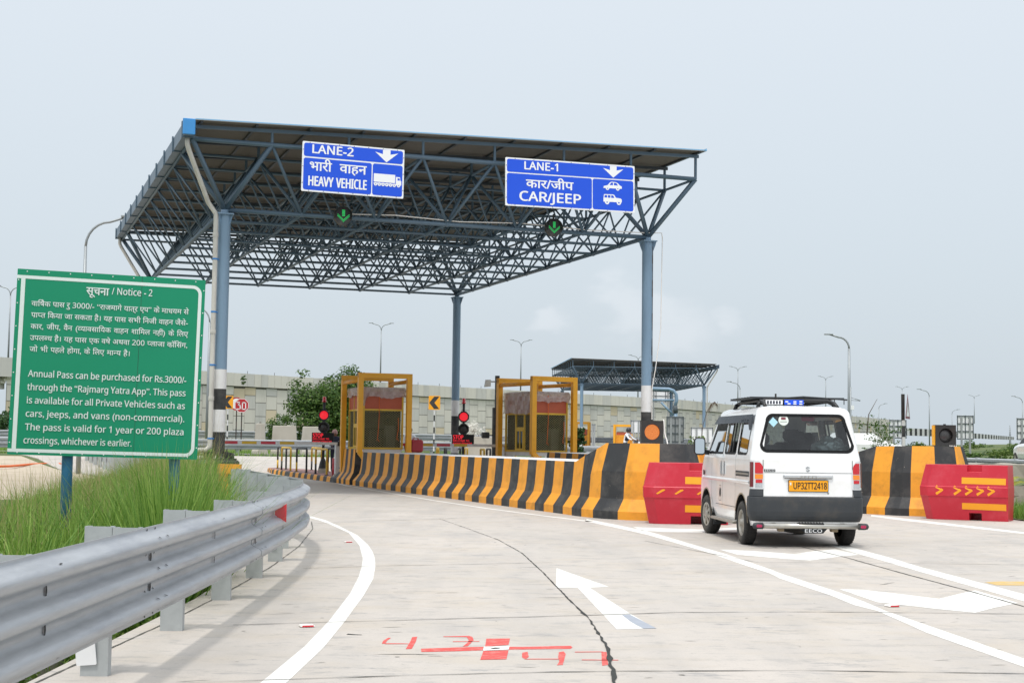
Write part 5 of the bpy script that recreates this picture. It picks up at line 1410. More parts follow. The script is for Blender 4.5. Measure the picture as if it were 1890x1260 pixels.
# hoop railings on the kerbs (yellow and black bent pipes)
def hoop(base, rz, w, h, m1, label):
    t = thing('hoop_railing', label, 'hoop railing', base, rz, 'yellow and black hoop railings on the kerbs')
    mb = MB(); c = .06
    mb.tube([(0, 0, 0), (0, 0, h * .55)], .035, 8, 0, caps=False); mb.tube([(0, 0, h * .55), (0, 0, h - c), (c, 0, h), (w - c, 0, h), (w, 0, h - c), (w, 0, h * .4)], .035, 8, 0); mb.tube([(w, 0, h * .4), (w, 0, 0)], .035, 8, 1)
    mb.build('hoop', [m1, 'black_paint' if m1 == 'booth_yellow' else 'booth_yellow'], t)
    mb = MB(); 
    for x in (0, w): mb.lathe([(.001, .0), (.07, 0), (.07, .015), (.001, .015)], 8, 0, Matrix.Translation((x, 0, 0)))
    mb.build('foot_plate', 'housing', t)
    return t
places = ('the tip of the left kerb', 'the second from the tip of the left kerb', 'the middle of the left kerb', 'the left kerb just before the red signal', 'the left kerb beside the red signal', )
k = 0
for s_, where in ((5.42, 'on the lane edge of the left kerb'), (6.55, 'on the far edge of the left kerb')):
    for t_, m1, pos in ((13.2, 'booth_yellow', 'nearest the boom'), (16.4, 'black_paint', 'second from the boom'), (19.2, 'booth_yellow', 'third from the boom'), (21.6, 'black_paint', 'near the tip')):
        if t_ > 21 and s_ > 6: continue
        hoop(PL(s_ + (.3 if t_ > 21 else 0), t_, .17), YAW + R(90), 1.7, .83, m1, '%s hoop railing %s, %s' % ('yellow' if m1 == 'booth_yellow' else 'black', where, pos))
for s_, where in ((10.5, 'on the near edge of the right kerb'), (11.6, 'on the far edge of the right kerb')):
    for t_, m1, pos in ((12.4, 'booth_yellow', 'nearest the boom'), (15.0, 'black_paint', 'second from the boom'), (17.6, 'booth_yellow', 'third from the boom'), (20.2, 'black_paint', 'farthest from the boom')):
        hoop(PL(s_, t_, .17), YAW + R(75), 1.9, .88, m1, '%s hoop railing %s, %s' % ('yellow' if m1 == 'booth_yellow' else 'black', where, pos))
# camera posts beside the booths
def camera_post(base, h, label, heads, cam_top):
    t = thing('camera_post', label, 'camera post', base, YAW, 'black camera posts beside the booths')
    mb = MB(); mb.box((-.06, -.06, 0), (.06, .06, h)); mb.build('post', 'black_paint', t)
    for z in heads:
        mb = MB(); mb.bar((-.06, 0, z), (-.3, -.08, z), .03, .03); mb.box((-.46, -.2, z - .1), (-.22, -.02, z + .1), bev=.03); mb.build('camera_head', 'black_paint', t)
    if cam_top:
        mb = MB(); mb.add([(-.24, -.05, h - .36), (-.44, -.05, h - .38), (-.44, .05, h - .38), (-.24, .05, h - .36), (-.24, -.05, h - .14), (-.40, -.05, h - .14), (-.40, .05, h - .14), (-.24, .05, h - .14)], [(3, 2, 1, 0), (4, 5, 6, 7), (0, 1, 5, 4), (1, 2, 6, 5), (2, 3, 7, 6), (3, 0, 4, 7)]); mb.build('reader_panel', 'pvc', t)
        mb = MB(); mb.bar((-.25, 0, h - .2), (0, 0, h - .2), .05, .05); mb.build('reader_arm', 'galv_post', t)
    return t
camera_post(PL(5.9, 11.0, .17), 3.25, 'black post with pale reader panel behind the left booth', (), True)
camera_post(PL(10.75, 11.9, .17), 3.3, 'black post with pale reader panel behind the right booth', (), True)
q = P(912, 830, 47.5)
camera_post((q.x, q.y, .17), P(912, 752, 47.5).z - .17, 'short black camera post left of the right booth', (1.35,), False)

# ================================================================== white van
def van():
    rz = R(3.7)
    t = thing('van', 'white van with yellow number plate and roof rack driving into the right lane', 'van', (3.83, 18.82, 0), rz)
    def lerp_tab(tab, z):
        for (a, b), (c, d) in zip(tab, tab[1:]):
            if z <= c: return b + (d - b) * (max(z, a) - a) / (c - a)
        return tab[-1][1]
    HW = [(.26, .69), (.42, .732), (1.12, .722), (1.70, .625)]
    YR = [(.26, .07), (.42, .055), (.66, .05), (1.12, .065), (1.70, .185)]
    YF = [(.26, 3.55), (.66, 3.62), (.95, 3.56), (1.12, 3.42), (1.70, 2.72)]
    hw = lambda z: lerp_tab(HW, z); yr = lambda z: lerp_tab(YR, z); yf = lambda z: lerp_tab(YF, z)
    RR, RF = .13, .22
    AX0, AX1, WR, AR = .67, 3.0, .285, .375
    # ---- body shell
    mb = MB()
    def side_T(sx):
        return lambda p: Vector((sx * hw(p.y), p.x, p.y))
    def arch(cy, z0):
        a0 = math.asin(max(-1, min(1, (z0 - WR) / AR))); n = 14
        return [(cy + AR * math.cos(math.pi - a0 - (math.pi - 2 * a0) * k / n), WR + AR * math.sin(math.pi - a0 - (math.pi - 2 * a0) * k / n)) for k in range(n + 1)]
    win_z0, win_z1 = 1.195, 1.655
    wins = {'quarter_window': (.42, .98), 'slide_window': (1.10, 1.80), 'front_window': (1.92, 2.78)}
    def win_poly(nm, grow=0.0):
        a, b = wins[nm]
        if nm == 'front_window':
            return [(a - grow, win_z0 - grow), (b + grow + .14, win_z0 - grow), (b + grow - .28, win_z1 + grow), (a - grow, win_z1 + grow)]
        r = .045
        return rrect(a - grow, win_z0 - grow, b + grow, win_z1 + grow, r + grow, 3)
    for sx in (-1, 1):
        T = side_T(sx); fl = (lambda L: L) if sx > 0 else (lambda L: L)
        # lower band with wheel arches
        z0, z1 = .42, 1.12
        outl = [(yr(z0) + RR, z0)] + arch(AX0, z0) + arch(AX1, z0) + [(yf(z0) - RF, z0), (yf(.66) - RF, .66), (yf(.95) - RF, .95), (yf(1.12) - RF, z1), (yr(z1) + RR, z1), (yr(.66) + RR, .66)]
        mb.flat([outl], T, 0)
        h = math.sqrt(AR ** 2 - (.42 - WR) ** 2); h2 = math.sqrt(AR ** 2 - (.27 - WR) ** 2)
        mb.flat([[(AX0 + h2, .27), (AX1 - h2, .27), (AX1 - h, .42), (AX0 + h, .42)]], T, 0)
        mb.flat([[(yr(.27) + RR, .27), (AX0 - h2, .27), (AX0 - h, .42), (yr(.42) + RR, .42)]], T, 0)
        # window band
        outl = [(yr(1.12) + RR, 1.12), (yf(1.12) - RF, 1.12), (yf(1.70) - RF, 1.70), (yr(1.70) + RR, 1.70)]
        mb.flat([outl] + [win_poly(w) for w in wins], T, 0)
        # lips of the arches and dark wells
        for cy in (AX0, AX1):
            ar = arch(cy, .30); vs = [(sx * hw(max(.42, z)), y, z) for y, z in ar] + [(sx * .44, y, z) for y, z in ar]; n = len(ar)
            mb.add(vs, [(i, i + 1, n + i + 1, n + i) for i in range(n - 1)], 1, True)
            mb.add([(sx * .44, y, z) for y, z in ar], [tuple(range(n))], 1)
            lip = [(sx * (hw(max(.42, z)) + .004), cy + (y - cy) * k, WR + (z - WR) * k) for k in (1.0, 1.05) for y, z in ar]
            mb.add(lip, [(i, i + 1, n + i + 1, n + i) for i in range(n - 1)], 2)
    zs = [.27, .42, .66, .95, 1.12, 1.41, 1.70]
    def corner(fy, sgn, r):
        n = 7
        for sx in (-1, 1):
            rows = []
            for z in zs:
                row = []
                for k in range(n + 1):
                    a = R(90 * k / n); x = sx * (hw(z) - r + r * math.cos(a)); y = (fy(z) + r - r * math.sin(a)) if sgn < 0 else (fy(z) - r + r * math.sin(a)); row.append((x, y, z))
                rows.append(row)
            for ra, rb in zip(rows, rows[1:]):
                for k in range(n): mb.add([ra[k], ra[k + 1], rb[k + 1], rb[k]], [(0, 1, 2, 3)], 0, True)
    corner(yr, -1, RR); corner(yf, 1, RF)
    # rear face with window hole ; front face with screen hole
    rear_T = lambda p: Vector((p.x, yr(p.y), p.y))
    wx0, wx1, wz0, wz1 = .595, .505, 1.235, 1.695
    def rear_win(g=0.0, n=6):
        pts = []
        for cx, cz, a0, sxx in ((1, 0, -90, 1), (1, 1, 0, 1), (-1, 1, 90, -1), (-1, 0, 180, -1)):
            r = .085 + g * .6; zz = (wz0 - g + r) if cz == 0 else (wz1 + g - r)
            hwid = (wx0 if cz == 0 else wx1) + g - r
            for k in range(n + 1):
                a = R(a0 + 90 * k / n); pts.append((cx * hwid + r * math.cos(a), zz + r * math.sin(a)))
        return pts
    for z0, z1 in ((.27, .42), (.42, .66), (.66, 1.12)):
        mb.flat([[(-hw(z0) + RR, z0), (hw(z0) - RR, z0), (hw(z1) - RR, z1), (-hw(z1) + RR, z1)]], rear_T, 0)
    mb.flat([[(-hw(1.12) + RR, 1.12), (hw(1.12) - RR, 1.12), (hw(1.7) - RR, 1.70), (-hw(1.7) + RR, 1.70)], rear_win()], rear_T, 0)
    front_T = lambda p: Vector((p.x, yf(p.y), p.y))
    for z0, z1 in ((.27, .66), (.66, .95), (.95, 1.12)):
        mb.flat([[(hw(z0) - RF, z0), (-hw(z0) + RF, z0), (-hw(z1) + RF, z1), (hw(z1) - RF, z1)]], front_T, 0)
    mb.flat([[(hw(1.12) - RF, 1.12), (-hw(1.12) + RF, 1.12), (-hw(1.7) + RF, 1.70), (hw(1.7) - RF, 1.70)], [(.5, 1.18), (-.5, 1.18), (-.4, 1.66), (.4, 1.66)]], front_T, 0)
    # roof
    def ring(z, ins, n=8):
        z_ = min(z, 1.7); a = hw(z_) - ins; y0 = yr(z_) + ins * 1.0; y1 = yf(z_) - ins * 1.2; r0 = max(.05, RR); r1 = max(.05, RF); pts = []
        for cx, cy, r, a0 in ((a - r0, y0 + r0, r0, -90), (a - r1, y1 - r1, r1, 0), (-a + r1, y1 - r1, r1, 90), (-a + r0, y0 + r0, r0, 180)):
            for k in range(n + 1):
                an = R(a0 + 90 * k / n); pts.append((cx + r * math.cos(an), cy + r * math.sin(an), z))
        return pts
    rg = [ring(1.70, 0), ring(1.735, .006), ring(1.765, .022), ring(1.79, .05), ring(1.808, .095), ring(1.82, .17), ring(1.827, .27)]
    m = len(rg[0]); vs = [p for r in rg for p in r]
    mb.add(vs, [(k * m + i, k * m + (i + 1) % m, (k + 1) * m + (i + 1) % m, (k + 1) * m + i) for k in range(len(rg) - 1) for i in range(m)], 0, True)
    mb.add(rg[-1], [tuple(range(m))], 0, True)
    mb.quad((-.68, .1, .27), (.68, .1, .27), (.68, 3.4, .27), (-.68, 3.4, .27), 1)
    body = mb.build('body', ['van_white', 'van_black', 'mud'], t)
    # ---- seams, waist crease, door gaps
    mb = MB()
    for sx in (-1, 1):
        X = lambda z: sx * (hw(z) + .0025)
        for y in (1.04, 1.86):
            for z0, z1 in ((.44, 1.12), (1.12, 1.18)): mb.quad((X(z0), y, z0), (X(z0), y + .007, z0), (X(z1), y + .007, z1), (X(z1), y, z1))
        for y, (za, zb) in ((2.62, (.52, 1.12)),): mb.quad((X(za), y, za), (X(za), y + .007, za), (X(zb), y + .007, zb), (X(zb), y, zb))
        mb.quad((X(.47), 1.05, .47), (X(.47), 2.3, .47), (X(.477), 2.3, .477), (X(.477), 1.05, .477))
    zq = .955; mb.quad((-.70, yr(zq) - .003, zq), (.70, yr(zq) - .003, zq), (.70, yr(zq) - .003, zq + .005), (-.70, yr(zq) - .003, zq + .005)) if False else None
    for x in (-.585, .585):
        for z0, z1 in ((.645, 1.12),): mb.quad((x - .004, yr(z0) - .003, z0), (x + .004, yr(z0) - .003, z0), (x * .995 + .004, yr(z1) - .003, z1), (x * .995 - .004, yr(z1) - .003, z1))
    mb.quad((-.585, yr(.64) - .003, .637), (.585, yr(.64) - .003, .637), (.585, yr(.64) - .003, .646), (-.585, yr(.64) - .003, .646))
    mb.quad((-.585, yr(.957) - .0032, .955), (.585, yr(.957) - .0032, .955), (.585, yr(.957) - .0032, .960), (-.585, yr(.957) - .0032, .960))
    mb.build('panel_gap', 'van_dark', t)
    mb = MB()
    for sx in (-1, 1):      # rolled crease below the handles
        for (z0, d0), (z1, d1) in zip(((.80, .001), (.815, .012), (.83, .012), (.85, .001)), ((.815, .012), (.83, .012), (.85, .001))):
            mb.add([(sx * (hw(z0) + d0), .22, z0), (sx * (hw(z0) + d0), 3.3, z0), (sx * (hw(z1) + d1), 3.3, z1), (sx * (hw(z1) + d1), .22, z1)], [(0, 1, 2, 3)], 0, True)
    mb.build('side_crease', 'van_white', t)
    # sliding door track
    for sx in (-1, 1):
        mb = MB(); z0, z1 = .895, .965; X = sx * (hw(.93) + .004); mb.quad((X, .24, z0), (X, 1.02, z0), (X, 1.02, z1), (X, .24, z1)); mb.bar((X + sx * .004, .25, .93), (X + sx * .004, 1.01, .93), .012, .02, 1); mb.build('door_track', ['van_dark', 'rim_silver'], t)
        mb = MB(); mb.box((-.007, -.06, -.16), (.007, .06, .16)) if False else None
        for y in (1.77, 1.97):
            mb = MB(); c = sx * hw(1.0)
            mb.flat([rrect(y - .035, .875, y + .035, 1.085, .034, 4), rrect(y - .024, .89, y + .024, 1.07, .023, 4)], lambda p: Vector((sx * (hw(p.y) + .006), p.x, p.y)), 0, .006)
            mb.flat([rrect(y - .024, .89, y + .024, 1.07, .023, 4)], lambda p: Vector((sx * (hw(p.y) + .003), p.x, p.y)), 1); mb.bar((sx * (hw(1) + .012), y - .006, .90), (sx * (hw(1) + .012), y - .006, 1.06), .014, .016, 0)
            mb.build('door_handle', ['chrome', 'van_dark'], t)
        # windows
        for w in wins:
            mb = MB(); mb.flat([win_poly(w, .018), win_poly(w, -.012)], lambda p: Vector((sx * (hw(p.y) + .003), p.x, p.y)), 0, .004)
            fr_ = mb.build('window_seal', 'van_black', t)
            poly = win_poly(w, .0)
            if w == 'slide_window': poly = [(1.52, win_z0), (1.80, win_z0), (1.80, win_z1), (1.52, win_z1)]
            if w == 'front_window': poly = [(1.92, win_z0), (2.92, win_z0), (2.66, 1.50), (1.92, 1.50)]
            mb = MB(); mb.flat([poly], lambda p: Vector((sx * (hw(p.y) - .008), p.x, p.y))); mb.build('side_glass', 'car_glass', t)
            if w == 'slide_window':
                mb = MB()
                for y in (1.52, 1.36): mb.bar((sx * (hw(win_z0) - .012), y, win_z0), (sx * (hw(win_z1) - .012), y, win_z1), .03, .015)
                mb.build('window_bar', 'van_black', t)
        # smoked rain visor strip with lettering
        mb = MB(); zt, zb = 1.715, 1.60
        for a, b in ((.44, 1.03), (1.035, 1.85), (1.855, 2.62)):
            mb.add([(sx * (hw(1.7) - .004), a, zt), (sx * (hw(1.7) - .004), b, zt), (sx * (hw(zb) + .05), b, zb + (.0 if b > .5 else 0)), (sx * (hw(zb) + .05), a, zb)], [(0, 1, 2, 3)], 0)
        mb.add([(sx * (hw(1.7) - .004), .30, zt), (sx * (hw(1.7) - .004), .44, zt), (sx * (hw(zb) + .05), .44, zb), (sx * (hw(1.5) + .03), .40, 1.50), (sx * (hw(1.5) + .02), .34, 1.50)], [(0, 1, 2, 3, 4)], 0)
        v_ = mb.build('rain_visor', 'visor', t)
        if sx < 0:
            mb = MB(); TT = frame_T((-(hw(1.61) + .052), 1.0, 1.615), (0, -1, 0), (.1, 0, .11)); text_line(mb, 'EECO', TT, .05, .5, .012, .085, .012, align='fit'); mb.build('visor_lettering', 'van_dark', v_)
        # side step and mudflap
        mb = MB(); mb.box((min(sx * .60, sx * .76), 1.08, .245), (max(sx * .60, sx * .76), 2.56, .285), bev=.012); mb.bar((sx * .6, 1.3, .3), (sx * .6, 1.3, .26), .05, .06); mb.build('side_step', 'rim_silver', t)
        mb = MB(); mb.box((min(sx * .52, sx * .71), 2.56, .16), (max(sx * .52, sx * .71), 2.575, .40)); mb.add([(sx * .735, 2.57, .56), (sx * .735, 2.45, .28), (sx * .69, 2.5, .2), (sx * .69, 2.6, .2), (sx * .72, 2.63, .5)], [(0, 1, 2, 3, 4)]); mb.build('mudflap', 'van_dark', t)
    mb = MB(); mb.flat([circ(2.02, .70, .055, 14)], lambda p: Vector((-(hw(p.y) + .003), p.x * 1, .62 + (p.y - .70) * 1.2 + .02))); mb.build('fuel_flap', 'van_dark', t)
    mb = MB(); mb.flat([rrect(2.02 - .07, .52, 2.02 + .07, .74, .02, 2), rrect(2.02 - .064, .526, 2.02 + .064, .734, .017, 2)], lambda p: Vector((-(hw(p.y) + .0032), p.x, p.y))); mb.build('fuel_door_gap', 'van_dark', t)
    mb = MB(); mb.box((-(.735 + .012), 3.1, .86), (-.735, 3.17, .93), bev=.004); mb.build('side_badge', 'van_dark', t)
    # ---- rear window, seal, stickers
    mb = MB(); mb.flat([rear_win(.022), rear_win(-.016)], lambda p: Vector((p.x, yr(p.y) - .005, p.y)), 0, 0.006); mb.build('rear_window_seal', 'van_black', t)
    mb = MB(); mb.flat([rear_win(.0)], lambda p: Vector((p.x, yr(p.y) + .002, p.y))); gl = mb.build('rear_glass', 'car_glass', t)
    ST = lambda p: Vector((p.x, yr(p.y) - .001, p.y))
    mb = MB(); cx, cz = -.425, 1.605; mb.flat([[(cx - .06, cz), (cx, cz - .065), (cx + .06, cz), (cx, cz + .065)]], ST); s1 = mb.build('diamond_sticker', 'sticker_blue', gl)
    mb = MB(); text_line(mb, 'CNG', Matrix.Translation((cx - .035, yr(cz) - .0025, cz - .016)) @ frame_T((0, 0, 0), (1, 0, 0), (0, .21, 1)), 0, .07, 0, .045, .01, align='fit'); mb.build('sticker_print', 'sign_post', s1)
    cx, cz = -.29, 1.63; mb = MB(); mb.flat([circ(cx, cz, .066, 24)], ST); s2 = mb.build('round_sticker', 'sticker_pale', gl)
    mb = MB(); mb.flat([rrect(cx - .03, cz + .008, cx + .03, cz + .04, .006)], lambda p: Vector((p.x, yr(p.y) - .003, p.y)), 0); mb.flat([[(cx - .045, cz - .022), (cx + .045, cz - .02), (cx + .045, cz - .015), (cx - .045, cz - .017)]], lambda p: Vector((p.x, yr(p.y) - .003, p.y)), 1); mb.build('sticker_print', ['maroon', 'housing'], s2)
    mb = MB(); mb.flat([rrect(-.085, 1.625, .085, 1.685, .02)], lambda p: Vector((p.x + .04, yr(p.y) + .035, p.y)), 0, .02); mb.build('high_brake_lamp', 'pink', t)
    # ---- interior
    mb = MB()
    mb.box((-.62, .18, .62), (.62, 3.1, .66)); mb.box((-.63, .2, .5), (-.60, 3.0, 1.19)); mb.box((.60, .2, .5), (.63, 3.0, 1.19)); mb.box((-.58, 2.75, .66), (.58, 3.2, 1.17), bev=.04); mb.box((-.57, .24, .66), (.57, .62, 1.09), bev=.03)
    mb.build('cabin_trim', 'van_interior', t)
    def seat(x0, x1, y, zt, heads):
        mb = MB(); mb.box((x0, y, .66), (x1, y + .5, .92), bev=.05); T = Matrix.Translation((0, y, .8)) @ Matrix.Rotation(R(9), 4, 'X') @ Matrix.Translation((0, -y, -.8))
        mb.box((x0, y - .10, .80), (x1, y + .06, zt), T=T, bev=.045)
        for hx in heads: mb.box((hx - .13, y - .08, zt + .02), (hx + .13, y + .03, zt + .19), T=T, bev=.045); mb.box((hx - .03, y - .03, zt - .03), (hx + .03, y, zt + .06), T=T)
        mb.build('seat', 'van_interior', t)
    seat(-.58, .58, .75, 1.32, (-.0,)); seat(-.58, .58, 1.55, 1.30, (-.3, .34)); seat(-.56, -.06, 2.2, 1.36, (-.31,)); seat(.06, .56, 2.2, 1.36, (.31,))
    mb = MB(); mb.tube([(.31 + .17 * math.cos(2 * math.pi * k / 20), 2.72 + .06 * math.sin(2 * math.pi * k / 20), 1.14 + .15 * math.sin(2 * math.pi * k / 20)) for k in range(21)], .014, 6); mb.build('steering_wheel', 'van_black', t)
    mb = MB(); mb.flat([[(.5, 1.18), (-.5, 1.18), (-.4, 1.66), (.4, 1.66)]], front_T); mb.build('windscreen', 'car_glass', t)
    # ---- bumper
    mb = MB()
    zl = [.335, .36, .40, .46, .60, .638, .655]; off = [.0, .012, .022, .03, .03, .026, .008]; rows = []
    for z, o in zip(zl, off):
        row = []; n = 7
        for k in range(n + 1): a = R(90 * k / n); row.append((-(hw(z) - RR + (RR + o * .6) * math.cos(a)), yr(.6) + RR - (RR + o) * math.sin(a), z))
        row = [(-(hw(z) + o * .6), AX0 - AR - .03 + (.0), z)] + row
        row += [(-p[0], p[1], p[2]) for p in row[::-1]]; rows.append(row)
    for ra, rb in zip(rows, rows[1:]):
        for k in range(len(ra) - 1): mb.add([ra[k], ra[k + 1], rb[k + 1], rb[k]], [(0, 1, 2, 3)], 0, True)
    mb.add(rows[0], [tuple(range(len(rows[0])))], 0)
    for sx in (-1, 1):     # shoulders up to the lamps
        n = 7; rr = []
        for z, o in ((.655, .02), (.70, .014), (.745, .004)):
            rr.append([(sx * (hw(z) - RR + (RR + o * .6) * math.cos(R(90 * k / n))), yr(z) + RR - (RR + o) * math.sin(R(90 * k / n)), z) for k in range(n + 1)] + [(sx * .588, yr(z) - o, z)])
        for ra, rb in zip(rr, rr[1:]):
            for k in range(len(ra) - 1): mb.add([ra[k], ra[k + 1], rb[k + 1], rb[k]], [(0, 1, 2, 3)], 0, True)
    bp = mb.build('rear_bumper', 'van_dark', t)
    # ---- tail lamps wrap the corners
    for sx in (-1, 1):
        la = thing_child('tail_lamp', t)
        def patch(z0, z1, a0, a1, off_, m, nm, rt_top=0.0):
            mb = MB(); n = 6; kz = 6; rows = []
            for i in range(kz + 1):
                z = z0 + (z1 - z0) * i / kz; row = []
                aa1 = a1 - (a1 - a0) * rt_top * max(0, (i / kz - .55) / .45) ** 2 * .75
                for k in range(n + 1):
                    a = R(a0 + (aa1 - a0) * k / n)
                    if a <= R(90): x = hw(z) - RR + (RR + off_) * math.cos(a); y = yr(z) + RR - (RR + off_) * math.sin(a)
                    else: x = hw(z) - RR - (a - R(90)) * RR * 1.6; y = yr(z) - off_
                    row.append((sx * x, y, z))
                rows.append(row)
            for ra, rb in zip(rows, rows[1:]):
                for k in range(n): mb.add([ra[k], ra[k + 1], rb[k + 1], rb[k]], [(0, 1, 2, 3)], 0, True)
            return mb.build(nm, m, la)
        patch(.745, 1.105, 5, 97, .006, 'lens_clear', 'lamp_shell', .35)
        patch(.77, 1.09, 8, 40, .0095, 'lens_dark_red', 'side_marker')
        patch(.945, 1.085, 50, 92, .0105, 'lens_red', 'stop_lens', .5)
        patch(.875, .936, 50, 92, .0105, 'lens_amber', 'indicator_lens')
        patch(.824, .866, 54, 90, .0105, 'lens_red', 'reflector_lens')
        patch(.765, .815, 52, 91, .009, 'chrome', 'reversing_lens')
    # ---- garnish, plate, badges
    mb = MB(); mb.box((-.325, yr(.9) - .03, .882), (.325, yr(.9) + .01, .938), bev=.014); g_ = mb.build('plate_garnish', 'chrome', t)
    mb = MB(); TG = frame_T((0, yr(.9) - .0315, .892), (1, 0, 0), (0, 0, 1)); text_line(mb, 'EECO', TG, -.11, .11, 0.0, .045, .008, align='fit'); mb.build('garnish_lettering', 'rim_silver', g_)
    mb = MB(); mb.flat([rrect(-.262, .715, .262, .868, .012)], lambda p: Vector((p.x, yr(.8) - .018, p.y)), 0, .012); mb.flat([rrect(-.254, .723, .254, .86, .008)], lambda p: Vector((p.x, yr(.8) - .0195, p.y)), 1); pl = mb.build('number_plate', ['van_black', 'plate_yellow'], t)
    mb = MB(); TP = frame_T((0, yr(.8) - .0225, .752), (1, 0, 0), (0, 0, 1)); text_line(mb, 'UP32TT2418', TP, -.20, .243, 0.0, .118, .014, align='fit'); mb.build('plate_lettering', 'van_black', pl)
    mb = MB(); mb.flat([rrect(-.242, .80, -.222, .835, .003)], lambda p: Vector((p.x, yr(.8) - .0225, p.y))); mb.build('plate_hologram', 'sticker_pale', pl)
    mb = MB(); zz = .985; mb.flat([rrect(-.575, .968, -.425, 1.0, .004)], lambda p: Vector((p.x, yr(p.y) - .003, p.y)), 0, .004); bd = mb.build('model_badge', 'van_dark', t)
    mb = MB(); text_line(mb, 'EECO', frame_T((0, yr(.98) - .0045, .973), (1, 0, 0), (0, 0, 1)), -.565, -.435, 0, .032, .01, align='fit'); mb.build('badge_lettering', 'sign_face', bd)
    mb = MB()                  # angular S shaped emblem
    Z = [(-.03, .02), (.0, .036), (.03, .018), (.012, .010), (.0, .017), (-.012, .010), (.03, -.014), (.0, -.036), (-.03, -.018), (-.012, -.010), (.0, -.017), (.012, -.010), (-.03, .012)]
    mb.flat([[(x, 1.005 + z) for x, z in Z]], lambda p: Vector((p.x, yr(p.y) - .006, p.y)), 0, .005); mb.build('emblem', 'chrome', t)
    mb = MB(); mb.flat([circ(.262, .70, .014, 12)], lambda p: Vector((p.x, yr(p.y) - .003, p.y))); mb.build('hatch_lock', 'rim_silver', t)
    # ---- tubular rear guard
    mb = MB(); yb = -.075; zb = .285; mb.tube([(-.66, yb, zb), (.66, yb, zb)], .034, 14)
    for x in (-.45, .45): mb.bar((x, yb + .02, zb), (x, .2, .33), .05, .03)
    gd = mb.build('rear_guard', 'steel_tube', t)
    for sx in (-1, 1):
        mb = MB(); mb.tube([(sx * .62, yb, zb), (sx * .70, yb, zb), (sx * .735, yb, zb), (sx * .752, yb, zb)], [.042, .042, .036, .012], 12); e_ = mb.build('end_cap', 'van_dark', gd)
        mb = MB(); mb.flat([rrect(sx * .672 - .035, zb - .018, sx * .672 + .035, zb + .018, .012)], lambda p: Vector((p.x, yb - .043, p.y)), 0, .004); mb.build('reflector', 'pink', e_)
    mb = MB(); mb.box((-.17, yb - .03, zb + .018), (.17, yb + .05, zb + .042), bev=.008)
    for k in range(9): mb.bar((-.15 + k * .0375, yb - .03, zb + .045), (-.14 + k * .0375, yb + .04, zb + .045), .008, .012)
    mb.build('step_pad', 'van_black', gd)
    mb = MB(); mb.flat([[(-.19, .262), (.19, .262), (.13, .195), (-.10, .195)]], lambda p: Vector((p.x + .03, yb - .005, p.y)), 0, .01); ep = mb.build('name_plate', 'van_dark', gd)
    mb = MB(); text_line(mb, 'EECO', frame_T((.03, yb - .009, .208), (1, 0, 0), (.0, 0, 1)), -.115, .12, 0, .058, .022, align='fit'); mb.build('plate_lettering', 'sign_face', ep)
    # ---- underbody
    mb = MB(); mb.tube([(-.6, AX0, WR), (.6, AX0, WR)], .05, 10); mb.lathe([(.001, -.12), (.1, -.08), (.14, 0), (.1, .08), (.001, .12)], 14, 0, Matrix.Translation((0, AX0, WR)) @ Matrix.Rotation(R(90), 4, 'Y'))
    mb.tube([(.05, .2, .3), (.02, .9, .32), (0, 2.2, .34)], .04, 8); mb.box((-.36, .16, .2), (-.28, .24, .3), bev=.01); mb.box((.33, .14, .2), (.42, .24, .3), bev=.01)
    mb.build('rear_axle', 'mud', t)
    mb = MB(); mb.lathe([(.001, -.085), (.17, -.085), (.27, -.08), (.29, -.05), (.29, .05), (.27, .08), (.17, .085), (.001, .085)], 24, 0, Matrix.Translation((-.02, .52, .29)) @ Matrix.Rotation(R(8), 4, 'X')); mb.build('spare_wheel', 'rubber', t)
    # ---- wheels
    def wheel(x, y, sx, steer, spokes):
        w = thing_child('wheel', t, (x, y, WR), (0, 0, steer))
        Tw = Matrix.Rotation(R(90) * sx, 4, 'Y')           # local z of the lathe points outward
        mb = MB(); wd = .082
        mb.lathe([(.17, -wd + .01), (.20, -wd), (.255, -wd), (.272, -wd + .012), (.281, -wd + .03), (.285, 0), (.281, wd - .03), (.272, wd - .012), (.255, wd), (.21, wd + .003), (.178, wd - .006), (.172, wd - .02)], 40, 0, Tw)
        for k in range(40):
            a = 2 * math.pi * k / 40
            for zz in (-.05, .0, .05):
                mb.bar(Tw @ Vector((.2835 * math.cos(a), .2835 * math.sin(a), zz - .018)), Tw @ Vector((.2835 * math.cos(a + .06), .2835 * math.sin(a + .06), zz + .018)), .012, .006)
        mb.build('tyre', 'rubber', w)
        mb = MB()
        if spokes:
            mb.lathe([(.176, wd - .012), (.17, wd - .002), (.155, wd - .004), (.15, wd - .03), (.06, wd - .035), (.055, wd - .0), (.03, wd + .006), (.001, wd + .006)], 32, 0, Tw)
            for k in range(7):
                a = 2 * math.pi * k / 7; d = Vector((math.cos(a), math.sin(a), 0)); e = Vector((-d.y, d.x, 0))
                pts = [d * .05 - e * .022, d * .157 - e * .036, d * .157 + e * .02, d * .05 + e * .016]
                mb.add([Tw @ (p + Vector((0, 0, wd - .002 - (.012 if i in (1, 2) else 0)))) for i, p in enumerate(pts)] + [Tw @ (p + Vector((0, 0, wd - .034))) for p in pts], [(0, 1, 2, 3), (0, 4, 5, 1), (1, 5, 6, 2), (2, 6, 7, 3), (3, 7, 4, 0)], 0)
                pts = [d * .075 - e * .03, d * .145 - e * .055, d * .145 - e * .042, d * .08 - e * .02]
                mb.add([Tw @ (p + Vector((0, 0, wd - .033))) for p in pts], [(0, 1, 2, 3)], 1)
        else:
            mb.lathe([(.176, wd - .012), (.168, wd - .004), (.155, wd - .012), (.148, wd - .045), (.12, wd - .03), (.09, wd - .028), (.05, wd - .02), (.045, wd + .01), (.001, wd + .012)], 32, 0, Tw)
